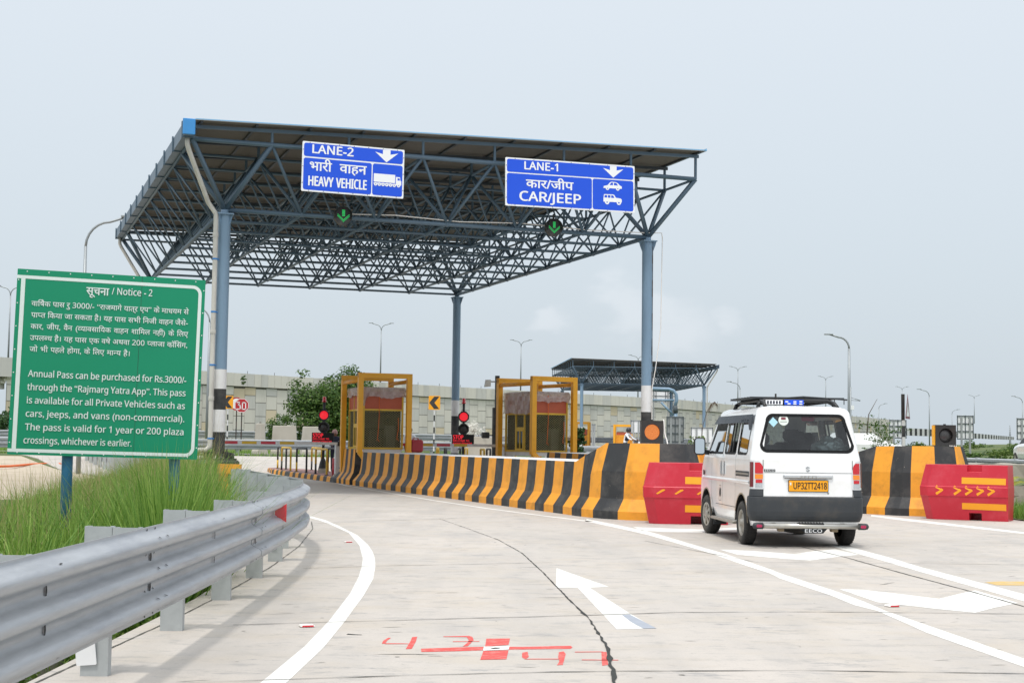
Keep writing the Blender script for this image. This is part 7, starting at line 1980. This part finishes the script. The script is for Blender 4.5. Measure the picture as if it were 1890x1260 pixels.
def tree(label, base, H, W, m, n, leaf, seed, trunk=.16, low=.25, name='tree', cat='tree', group=None):
    rng = random.Random(seed); t = thing(name, label, cat, base, 0, group)
    clumps = []; limbs = []
    for k in range(22 if n > 9000 else 15):
        a = rng.uniform(0, 2 * math.pi); q = rng.random() ** .6; hz = low + (1 - low) * rng.uniform(.08, .9)
        env = math.sqrt(max(.05, 1 - ((hz - (low + (1 - low) * .42)) / ((1 - low) * .62)) ** 2))
        c = Vector((math.cos(a) * W * .36 * q * env, math.sin(a) * W * .36 * q * env, H * hz)); rr = W * rng.uniform(.12, .21)
        clumps.append((c, Vector((rr, rr, rr * rng.uniform(.62, .9))))); limbs.append(c)
        for _ in range(3):
            o = Vector((rng.gauss(0, 1), rng.gauss(0, 1), rng.gauss(0, .7))).normalized() * rr * rng.uniform(.8, 1.25); q2 = rr * rng.uniform(.3, .5); clumps.append((c + o, Vector((q2, q2, q2 * .7))))
    V, Fc = leaves_mesh(rng, clumps, n, leaf); mb = MB(); mb.add(V, Fc); mb.build('crown', m, t)
    mb = MB(); top = Vector((rng.uniform(-.1, .1) * W, 0, H * (low + .25))); mb.tube([(0, 0, -.2), (top.x * .3, .02, H * low * .6), top], [trunk, trunk * .75, trunk * .4], 8)
    for c in limbs[:9]: st = top * rng.uniform(.55, 1); mb.tube([st, st.lerp(c, .5) + Vector((0, 0, .05 * H)), c], [trunk * .35, trunk * .22, trunk * .08], 5, caps=False)
    mb.build('trunk', 'bark', t)
    return t
p = P(612, 840, 104); tree('broad dark green tree behind the left red signal', (p.x, p.y, rise(104) - .2), (P(612, 688, 104).z - rise(104)) * .86, 8.4, 'leaf_tree', 27000, .105, 4, .2, .06)
p = P(515, 830, 100); tree('low dark green bush beside the tree, behind the concrete blocks', (p.x, p.y, rise(100) - .2), P(515, 765, 100).z - rise(100) + .2, 3.0, 'leaf_mid', 4200, .075, 9, .06, .03, 'bush', 'bush', 'bushes')
p = P(8, 830, 112); tree('dark bush at the left edge of the photo under the bridge', (p.x, p.y, rise(112) - .2), P(8, 754, 112).z - rise(112) + .2, 3.4, 'leaf_dark', 2400, .11, 12, .07, .03, 'bush', 'bush', 'bushes')
p = P(1067, 830, 50); tree('small dark leafy shrub beside the right booth frame', (p.x, p.y, .0), P(1067, 782, 50).z, .75, 'leaf_dark', 700, .06, 15, .025, .45, 'shrub', 'shrub', 'shrubs')
p = P(1290, 835, 33); tree('bright green shrub between the long barrier nose and the van', (p.x, p.y, .75), .55, .7, 'leaf_light', 650, .035, 18, .02, .05, 'shrub', 'shrub', 'shrubs')
p = P(1280, 815, 36); tree('pale flowering shrub left of the van, behind the barrier nose', (p.x, p.y, .0), 1.55, .9, 'leaf_light', 500, .04, 19, .02, .4, 'shrub', 'shrub', 'shrubs')
p = P(1612, 835, 40); tree('thorny open shrub between the van and the right barrier', (p.x, p.y, .0), P(1612, 772, 40).z, 1.35, 'leaf_mid', 330, .035, 21, .02, .3, 'shrub', 'shrub', 'shrubs')
p = P(1650, 835, 44); tree('thin sprawling shrub behind the post of the triangular sign', (p.x, p.y, .0), P(1650, 780, 44).z, 1.3, 'leaf_mid', 200, .035, 23, .015, .4, 'shrub', 'shrub', 'shrubs')
p = P(876, 785, 60); tree('small plant with pale flowers on the concrete piece by the right signal', (p.x, p.y, rise(60) + 1.45), .5, .9, 'petal', 260, .04, 25, .012, .1, 'shrub', 'shrub', 'shrubs')
p = P(452, 705, 183.2); tree('small weed growing from the parapet joint of the flyover wall', (p.x - .1, p.y - .6, 7.9), 1.3, .8, 'leaf_mid', 300, .07, 27, .02, .1, 'weed', 'weed')
rs = random.Random(31); protos = []
for k in range(30):
    u = rs.uniform(1600, 1960); y = rs.uniform(72, 108); p = P(u, 810, y); z = ground_z(p.x, p.y) - .05
    h = rs.uniform(.5, 1.1)
    if k < 4: protos.append(tree('low green bush on the grassy bank at the right', (p.x, p.y, z), .9, 1.6, ('leaf_mid', 'leaf_light', 'leaf_dark', 'leaf_mid')[k], 420, .075, 40 + k, .03, .02, 'bank_bush', 'bush', 'low bushes on the grassy bank'))
    else:
        c = dup(protos[k % 4], (p.x, p.y, z)); c.scale = (rs.uniform(.8, 1.5), rs.uniform(.8, 1.5), h)
def fronds(base, n, L, label, m='leaf_yellow', name='palm_plant', seed=5):
    rng = random.Random(seed); t = thing(name, label, 'plant', base); mb = MB()
    for k in range(n):
        a = rng.uniform(0, 6.28); el = rng.uniform(.5, 1.2); d = Vector((math.cos(a) * math.cos(el), math.sin(a) * math.cos(el), math.sin(el))); pts = []
        for i in range(7):
            s = i / 6; pts.append(d * (L * s) + Vector((0, 0, -.55 * L * s * s)) + Vector((math.cos(a), math.sin(a), 0)) * (.2 * L * s * s))
        for p0, p1 in zip(pts, pts[1:]):
            dd = (p1 - p0).normalized(); sd = dd.cross(Vector((0, 0, 1))).normalized()
            for q in (0, .33, .66):
                c = p0.lerp(p1, q)
                for sg in (-1, 1): mb.add([c, c + dd * .03, c + sd * sg * L * .2 + dd * L * .13 - Vector((0, 0, .03))], [(0, 1, 2)])
    mb.build('frond_foliage', m, t); return t
p = P(1862, 838, 29.5); fronds((p.x, p.y, .55), 6, .62, 'yellow green palm fronds over the stacked slabs at the right', seed=8)
p = P(1862, 905, 29); fronds((p.x, p.y, .0), 5, .5, 'small green fronds at the foot of the stacked slabs', 'leaf_light', seed=9)
# drooping grass plume left of the van
p = P(1294, 822, 38); t = thing('grass_plume', 'single arching grass plume left of the van, before the distant column', 'grass plume', (p.x, p.y, 0))
Q = lambda u, v: P(u, v, 38) - Vector((p.x, p.y, 0))
mb = MB(); st = [(0, 0, 0), Q(1294, 812), Q(1298, 782), Q(1305, 760), Q(1312, 746), Q(1319, 741), Q(1324, 747)]; mb.tube(st, [.008, .008, .008, .007, .006, .005, .003], 5); mb.build('stem', 'bark', t)
mb = MB(); rq = random.Random(2)
for a, b in zip(st[3:], st[4:]):
    for k in range(16): c = Vector(a).lerp(Vector(b), rq.random()); mb.add([c, c + Vector((.012, 0, 0)), c + Vector((rq.uniform(-.03, .05), rq.uniform(-.05, .05), -rq.uniform(.05, .16)))], [(0, 1, 2)])
mb.build('seed_head', 'bark', t)
# orange planter behind the barrier nose
p = P(1305, 842, 31.5); t = thing('planter', 'orange planter box left of the van, with a shrub behind it', 'planter', (p.x, p.y, 0), R(5))
mb = MB(); hz = P(1305, 838, 31.5).z; mb.add([(-.32, -.3, 0), (.32, -.3, 0), (.32, .3, 0), (-.32, .3, 0), (-.3, -.28, hz), (.3, -.28, hz), (.3, .28, hz), (-.3, .28, hz), (-.24, -.22, hz), (.24, -.22, hz), (.24, .22, hz), (-.24, .22, hz), (-.24, -.22, hz - .1), (.24, -.22, hz - .1), (.24, .22, hz - .1), (-.24, .22, hz - .1)], [(0, 1, 5, 4), (1, 2, 6, 5), (2, 3, 7, 6), (3, 0, 4, 7), (4, 5, 9, 8), (5, 6, 10, 9), (6, 7, 11, 10), (7, 4, 8, 11), (8, 9, 13, 12), (9, 10, 14, 13), (10, 11, 15, 14), (11, 8, 12, 15)]); mb.build('planter_box', 'planter', t)
mb = MB(); mb.quad((-.24, -.22, hz - .1), (.24, -.22, hz - .1), (.24, .22, hz - .1), (-.24, .22, hz - .1)); mb.build('planter_soil', 'bark', t)
# orange hose on the bare earth
q = [G(-40, 868), G(20, 866), G(60, 862), G(105, 860), G(112, 862)]
o = tag(MB().tube([(v.x, v.y, .13) for v in q], .05, 6).build('hose', 'rope_orange'), 'orange hose lying on the pale bare earth behind the notice board', 'hose')

# ------------------------------------------------------------------ cars in the distance
def small_car(label, loc, rz, g='white cars in the distance', pane='van_black'):
    t = thing('car', label, 'car', loc, rz, g)
    prof = [(0, .35, .80), (0, .55, .84), (.05, .85, .84), (.12, .98, .80)]
    st = [(-2.0, .36, .75, .80), (-1.95, .36, .98, .83), (-1.6, .34, 1.02, .85), (-1.0, .34, 1.02, .86), (0.0, .34, 1.0, .86), (.9, .34, .96, .86), (1.6, .36, .86, .83), (1.95, .40, .70, .74)]
    mb = MB(); rows = []
    for y, zb, zt, w in st: rows.append([(-w * .96, y, zb), (-w, y, zb + .2), (-w, y, zt - .12), (-w * .93, y, zt), (w * .93, y, zt), (w, y, zt - .12), (w, y, zb + .2), (w * .96, y, zb)])
    for a, b in zip(rows, rows[1:]):
        for i in range(8): j = (i + 1) % 8; mb.add([a[i], a[j], b[j], b[i]], [(3, 2, 1, 0)], 0, True)
    mb.add(rows[0], [tuple(range(8))]); mb.add(rows[-1], [tuple(range(7, -1, -1))])
    mb.build('body', 'van_white', t)
    mb = MB(); gr = [(-1.85, 1.0, .76), (-1.35, 1.42, .62), (-.9, 1.47, .62), (.1, 1.46, .62), (.95, .97, .76)]
    for (y0, z0, w0), (y1, z1, w1) in zip(gr, gr[1:]):
        mb.add([(-w0, y0, z0), (w0, y0, z0), (w1, y1, z1), (-w1, y1, z1)], [(0, 1, 2, 3)], 1 if (z1 - z0 > .3 or z0 - z1 > .3) else 0)
    for sx in (-1, 1): mb.add([(sx * .78, -1.8, 1.0), (sx * .64, -1.3, 1.41), (sx * .64, .1, 1.44), (sx * .78, .9, .97)], [(0, 1, 2, 3)], 1)
    mb.build('cabin', ['van_white', pane], t)
    for sx in (-1, 1):
        mb = MB(); mb.box((sx * .72 - .1, -2.0, .72), (sx * .72 + .1, -1.9, .96), bev=.02); mb.build('tail_lamp', 'tail_lamp', t)
        for y in (-1.25, 1.25):
            T = Matrix.Translation((sx * .76, y, .3)) @ Matrix.Rotation(R(90) * sx, 4, 'Y'); mb = MB(); mb.lathe([(.001, -.1), (.3, -.1), (.3, .1), (.2, .11)], 20, 0, T); w = mb.build('wheel', 'rubber', t)
            mb = MB(); mb.lathe([(.2, .108), (.12, .09), (.001, .11)], 16, 0, T); mb.build('rim', 'rim_silver', w)
    mb = MB(); mb.box((-.82, -2.06, .34), (.82, -1.96, .62), bev=.03); mb.build('bumper', 'van_white', t)
    mb = MB(); mb.quad((-.25, -2.065, .66), (.25, -2.065, .66), (.25, -2.01, .78), (-.25, -2.01, .78)); mb.build('number_plate', 'sign_face', t)
p = P(1949, 826, 62); small_car('white car cut off by the right edge of the photo behind the grassy bank guardrail', (p.x, p.y + 1.5, P(1949, 838, 62).z - .55), R(-4))
p = P(1606, 812, 70); small_car('rounded white vehicle roof showing between the van and the shrub', (p.x, p.y + 1.2, P(1600, 797, 70).z - 1.47), R(-75), pane='van_white')

# ------------------------------------------------------------------ people
def person(label, loc, rz, joints, edges, radii, zones, extra=None, group=None):
    """one continuous skinned body; zones(center) gives the material index"""
    t = thing('person', label, 'person', loc, rz, group)
    me = bpy.data.meshes.new('person_body'); names = list(joints)
    me.from_pydata([joints[n] for n in names], [(names.index(a), names.index(b)) for a, b in edges], [])
    o = bpy.data.objects.new('person_body', me); COL.objects.link(o); o.parent = t
    o.modifiers.new('skin', 'SKIN'); sv = me.skin_vertices[0].data
    for i, n in enumerate(names):
        r = radii[n]; sv[i].radius = r if isinstance(r, tuple) else (r, r)
    sv[names.index('pelvis')].use_root = True
    sb = o.modifiers.new('sub', 'SUBSURF'); sb.levels = 2; sb.render_levels = 2
    dg = bpy.context.evaluated_depsgraph_get(); m2 = bpy.data.meshes.new_from_object(o.evaluated_get(dg)); o.modifiers.clear(); o.data = m2
    ms, fn = zones; m2.materials.clear()
    for m in ms: m2.materials.append(M[m])
    for p in m2.polygons: p.material_index = fn(p.center); p.use_smooth = True
    return t
BODY_E = [('pelvis', 'waist'), ('waist', 'chest'), ('chest', 'neck'), ('neck', 'head'), ('head', 'crown')]
for s_ in 'lr': BODY_E += [('chest', 'sh' + s_), ('sh' + s_, 'el' + s_), ('el' + s_, 'wr' + s_), ('wr' + s_, 'ha' + s_), ('ha' + s_, 'fi' + s_), ('ha' + s_, 'th' + s_), ('pelvis', 'hi' + s_), ('hi' + s_, 'kn' + s_), ('kn' + s_, 'an' + s_), ('an' + s_, 'to' + s_)]
BODY_R = dict(pelvis=(.15, .11), waist=(.13, .10), chest=(.16, .11), neck=.055, head=(.085, .10), crown=(.07, .08))
for s_ in 'lr': BODY_R.update({'sh' + s_: .06, 'el' + s_: .042, 'wr' + s_: .03, 'ha' + s_: (.03, .018), 'fi' + s_: (.02, .01), 'th' + s_: .01, 'hi' + s_: .085, 'kn' + s_: .058, 'an' + s_: .04, 'to' + s_: (.04, .03)})
def standing(h, arm=0.0):
    k = h / 1.7; J = dict(pelvis=(0, 0, .92), waist=(0, 0, 1.08), chest=(0, .01, 1.30), neck=(0, .02, 1.45), head=(0, -.01, 1.55), crown=(0, 0, 1.64))
    for s_, q in (('l', -1), ('r', 1)): J.update({'sh' + s_: (q * .19, .01, 1.38), 'el' + s_: (q * .24, -.02 - arm * .5, 1.10), 'wr' + s_: (q * (.22 - arm * .2), -.10 - arm, .88 + arm * .7), 'ha' + s_: (q * (.22 - arm * .25), -.12 - arm * 1.1, .80 + arm * .9), 'fi' + s_: (q * (.215 - arm * .25), -.14 - arm * 1.2, .70 + arm * 1.1), 'th' + s_: (q * (.18 - arm * .25), -.15 - arm, .78 + arm * .8), 'hi' + s_: (q * .09, 0, .86), 'kn' + s_: (q * .10, -.02, .48), 'an' + s_: (q * .10, .02, .08), 'to' + s_: (q * .11, -.13, .03)})
    return {n: (x * k, y * k, z * k) for n, (x, y, z) in J.items()}
def hair(t, c, r, m, lowz=-.2):
    mb = MB(); n = 14; rows = []
    for i in range(7):
        f = R(90 - i * 20); rows.append((max(.001, r * math.cos(f)) if i else .001, r * 1.12 * math.sin(f)))
    mb.lathe(rows, n, 0, Matrix.Translation(c)); mb.build('hair' if m == 'hair' else ('helmet' if m == 'helmet' else 'scarf'), m, t)
p = P(617, 850, 52.5); tp = person('person in dark navy clothes and pale scarf beside the left boom cabinet', (p.x, p.y, .17), R(20), standing(1.5, .25), BODY_E, BODY_R, (('cloth_navy', 'skin', 'cloth_grey'), lambda c: 1 if (c.z > 1.27 or (c.z < .92 and abs(c.x) > .15 and c.z > .55)) else (2 if c.z < .5 else 0)))
hair(tp, (0, .015, 1.40), .105, 'cloth_pink')
p = P(756, 830, 52); tp = person('person in white shirt standing behind the right leg of the left crash frame', (p.x, p.y, .17), R(160), standing(1.62), BODY_E, BODY_R, (('cloth_white', 'skin', 'cloth_grey'), lambda c: 1 if (c.z > 1.36 or (abs(c.x) > .17 and c.z < 1.0 and c.z > .6)) else (2 if c.z < .88 else 0)))
hair(tp, (0, .01, 1.52), .095, 'hair')
# motorcyclist
J = dict(pelvis=(0, 0, .86), waist=(0, -.05, 1.02), chest=(0, -.14, 1.25), neck=(0, -.18, 1.40), head=(0, -.22, 1.50), crown=(0, -.22, 1.60))
for s_, q in (('l', -1), ('r', 1)): J.update({'sh' + s_: (q * .19, -.15, 1.33), 'el' + s_: (q * .27, -.34, 1.12), 'wr' + s_: (q * .30, -.56, 1.05), 'ha' + s_: (q * .30, -.62, 1.05), 'fi' + s_: (q * .30, -.68, 1.02), 'th' + s_: (q * .26, -.64, 1.03), 'hi' + s_: (q * .10, -.04, .82), 'kn' + s_: (q * .20, -.42, .70), 'an' + s_: (q * .17, -.22, .32), 'to' + s_: (q * .17, -.36, .27)})
p = P(1153, 830, 74); rzm = R(62)
tp = person('motorcyclist in white shirt and dark helmet with a backpack, riding behind the barrier', (p.x, p.y, rise(74)), rzm, J, BODY_E, BODY_R, (('cloth_white', 'skin', 'cloth_grey'), lambda c: 2 if c.z < .92 else (1 if c.z > 1.4 or c.y < -.52 else 0)))
hair(tp, (0, -.21, 1.54), .135, 'helmet')
mb = MB(); mb.box((-.15, .04, .98), (.15, .2, 1.36), T=Matrix.Rotation(R(12), 4, 'X'), bev=.05); mb.build('backpack', 'cloth_navy', tp)
t = thing('motorcycle', 'dark motorcycle under the rider in white shirt behind the barrier', 'motorcycle', (p.x, p.y, rise(74)), rzm)
for y, nm in ((.45, 'wheel'), (-.8, 'wheel')):
    T = Matrix.Translation((0, y, .3)) @ Matrix.Rotation(R(90), 4, 'Y'); mb = MB(); mb.lathe([(.24, -.05), (.29, -.05), (.3, 0), (.29, .05), (.24, .05)], 24, 0, T); w = mb.build(nm, 'rubber', t)
    mb = MB(); mb.lathe([(.24, -.03), (.2, -.02), (.06, -.05), (.001, -.05)], 20, 0, T); mb.build('rim', 'rim_silver', w)
mb = MB(); mb.box((-.12, -.55, .62), (.12, -.1, .84), bev=.06); mb.box((-.13, -.12, .66), (.13, .5, .78), bev=.04); mb.box((-.12, -.4, .3), (.12, .05, .6), bev=.04); mb.build('tank_and_seat', 'van_black', t)
mb = MB(); mb.tube([(-.34, -.58, 1.02), (-.1, -.68, 1.0), (.1, -.68, 1.0), (.34, -.58, 1.02)], .018, 6); 
for x in (-.09, .09): mb.tube([(x, -.68, 1.0), (x, -.8, .3)], .022, 6)
mb.build('handlebar_fork', 'housing', t)
mb = MB(); mb.lathe([(.001, -.08), (.09, -.06), (.1, .03), (.001, .05)], 16, 0, Matrix.Translation((0, -.82, .88)) @ Matrix.Rotation(R(90), 4, 'X')); mb.build('headlight', 'lens_clear', t)

# ================================================================== grass
def blades(name, pts, hmin, hmax, w, m, seed, droop=.5, lean=.5, segs=3):
    rng = np.random.default_rng(seed); n = len(pts); pts = np.asarray(pts)
    h = rng.uniform(hmin, hmax, n) * rng.uniform(.7, 1.0, n) * (pts[:, 3] if pts.shape[1] > 3 else 1.0); a = rng.uniform(0, 2 * np.pi, n); ln = rng.normal(0, lean, n); ln = np.abs(ln) + .08
    dirx, diry = np.cos(a), np.sin(a); wa = a + np.pi / 2 + rng.normal(0, .6, n); wx, wy = np.cos(wa) * w, np.sin(wa) * w
    V = np.zeros((n, 2 * segs + 1, 3)); 
    for k in range(segs + 1):
        t = k / segs; off = h * (ln * t * .55 + droop * ln * t * t); z = h * (t - .35 * droop * ln * t * t * t)
        cx = pts[:, 0] + dirx * off; cy = pts[:, 1] + diry * off; cz = pts[:, 2] + np.maximum(z, .02 * t)
        if k < segs:
            f = (1 - t * .75) * rng.uniform(.8, 1.2, n)
            V[:, 2 * k] = np.stack([cx - wx * f, cy - wy * f, cz], 1); V[:, 2 * k + 1] = np.stack([cx + wx * f, cy + wy * f, cz], 1)
        else: V[:, 2 * segs] = np.stack([cx, cy, cz], 1)
    h_ = h
    b = (np.arange(n) * (2 * segs + 1))[:, None]; loops = []; sizes = []
    quads = np.concatenate([np.stack([b[:, 0] + 2 * k, b[:, 0] + 2 * k + 1, b[:, 0] + 2 * k + 3, b[:, 0] + 2 * k + 2], 1) for k in range(segs - 1)], 0)
    tris = np.stack([b[:, 0] + 2 * segs - 2, b[:, 0] + 2 * segs - 1, b[:, 0] + 2 * segs], 1)
    me = bpy.data.meshes.new(name); me.vertices.add(V.size // 3); me.vertices.foreach_set('co', V.reshape(-1))
    nl = quads.size + tris.size; me.loops.add(nl); me.loops.foreach_set('vertex_index', np.concatenate([quads.reshape(-1), tris.reshape(-1)]).astype(np.int32))
    npol = len(quads) + len(tris); me.polygons.add(npol)
    st = np.concatenate([np.arange(len(quads)) * 4, len(quads) * 4 + np.arange(len(tris)) * 3]).astype(np.int32)
    me.polygons.foreach_set('loop_start', st); me.update(calc_edges=True); me.validate(); me.materials.append(M[m])
    o = bpy.data.objects.new(name, me); COL.objects.link(o); return tag(o, kind='stuff')
GE = [(14, -5.2), (15.5, -5.5), (17, -5.9), (22, -7.0), (29, -8.4), (36, -9.4), (40, -10.4)]
def verge_pts(n, y0, y1, seed, pw=1.0):
    r = random.Random(seed); out = []
    while len(out) < n:
        y = y0 + (y1 - y0) * r.random() ** pw; xr = xl(y) - (.95 if y < 15 else .3 if y < 30 else .15); lim = interp(GE, y) if y > 14 else -1e9
        x0 = max(lim, -.355 * y - 1.2)
        if x0 >= xr: continue
        x = r.uniform(x0, xr)
        if r.random() > .45 + .75 * (mnoise.noise(Vector((x * .9, y * .9, 3.1))) + .35): continue
        edge = min(1.0, (x - lim) / .8) if lim > -1e8 else 1
        px = x / y * F + 945; tall = 1 + .62 * smooth((px - 215) / 110) * smooth((y - 12) / 3) - .12 * smooth((240 - px) / 120) * smooth((15 - y) / 3)
        tall *= 1 + .35 * mnoise.noise(Vector((x * .8, y * .8, 7)))
        out.append((x, y, ground_z(x, y), tall))
    return out
blades('grass', verge_pts(46000, 8.5, 36, 1, 1.0), .42, .78, .0068, 'grass_blade', 1, .6, .5)
blades('grass_undergrowth', verge_pts(22000, 8.5, 37, 2, 1.1), .15, .38, .0065, 'grass_blade', 2, .4, .6, 2)
blades('grass_stalks', verge_pts(2600, 9, 34, 3, 1.0), .8, 1.2, .0036, 'grass_dry', 3, .35, .3)
r = random.Random(6); dp = []
while len(dp) < 3600:
    y = r.uniform(6.5, 16.5); x = xl(y) - r.choice((r.uniform(.08, .3), r.uniform(.5, 1.1), r.uniform(.85, 1.5)))
    if mnoise.noise(Vector((x * 2, y * 1.3, 9))) > -.1: dp.append((x, y, ground_z(x, y)))
tp_ = []
while len(tp_) < 4200:
    y = r.uniform(10.6, 17.5); x = xl(y) - r.uniform(.38, 1.15)
    if mnoise.noise(Vector((x * 1.5, y * 1.1, 4))) > -.25: tp_.append((x, y, ground_z(x, y) + .05))
blades('tall_grass', tp_, .75, 1.22, .0068, 'grass_blade', 15, .6, .42)
dt_ = []
while len(dt_) < 2400:
    y = r.uniform(11.2, 14.5); px = r.uniform(285, 410); x = (px - 945) / F * y
    if xl(y) - 1.0 < x < xl(y) - .14: dt_.append((x, y, ground_z(x, y)))
blades('tall_ditch_grass', dt_, 1.35, 1.95, .0068, 'grass_blade', 16, .45, .3)
# broad leaved weeds among the grass
wv, wf = [], []
for k in range(70):
    y = r.uniform(9.5, 26); q = verge_pts(1, y, y + .5, 100 + k)[0]; hh = r.uniform(.2, .6)
    cl = [(Vector((q[0] + r.gauss(0, .12), q[1] + r.gauss(0, .12), q[2] + hh * r.uniform(.4, 1))), Vector((.13, .13, .09))) for _ in range(4)]
    V_, F_ = leaves_mesh(r, cl, 60, .032, .5); n0 = len(wv); wv += V_; wf += [tuple(i + n0 for i in f) for f in F_]
for k in range(46):
    y = r.uniform(6.8, 16); x = xl(y) - r.uniform(.1, .6); z = ground_z(x, y) + r.uniform(.1, .4)
    V_, F_ = leaves_mesh(r, [(Vector((x, y, z)), Vector((.16, .2, .12)))], 70, .026, .5); n0 = len(wv); wv += V_; wf += [tuple(i + n0 for i in f) for f in F_]
tag(MB().add(wv, wf).build('weeds', 'leaf_light'), kind='stuff')
blades('ditch_grass', dp, .12, .42, .0055, 'grass_blade', 5, .6, .6)
rv = random.Random(8); vp = []
while len(vp) < 12000:
    y = 26.6 + (46 - 26.6) * rv.random() ** 1.4; x = rv.uniform(9.0, 9.5 + (y - 24) * .55)
    xe = 9.35 if y < 29.6 else 9.6
    if x > xe + .0: vp.append((x, y, .02 + rise(y)))
blades('verge_grass', vp, .12, .38, .007, 'grass_blade', 7, .4, .5, 2)
ip = []
while len(ip) < 2500:
    s_ = rv.uniform(10.9, 12.2); t_ = rv.uniform(6.6, 9.5); q = PL(s_, t_); ip.append((q.x, q.y, .0))
blades('island_grass', ip, .3, .95, .006, 'grass_blade', 9, .4, .4)
bp = []
while len(bp) < 9000:
    u = rv.uniform(-60, 920); y = 74 + 18 * rv.random(); 
    if 76.3 < y < 84.2: continue
    p = P(u, 810, y); bp.append((p.x, p.y, ground_z(p.x, p.y)))
blades('strip_grass', bp, .12, .4, .014, 'grass_blade', 10, .4, .5, 2)
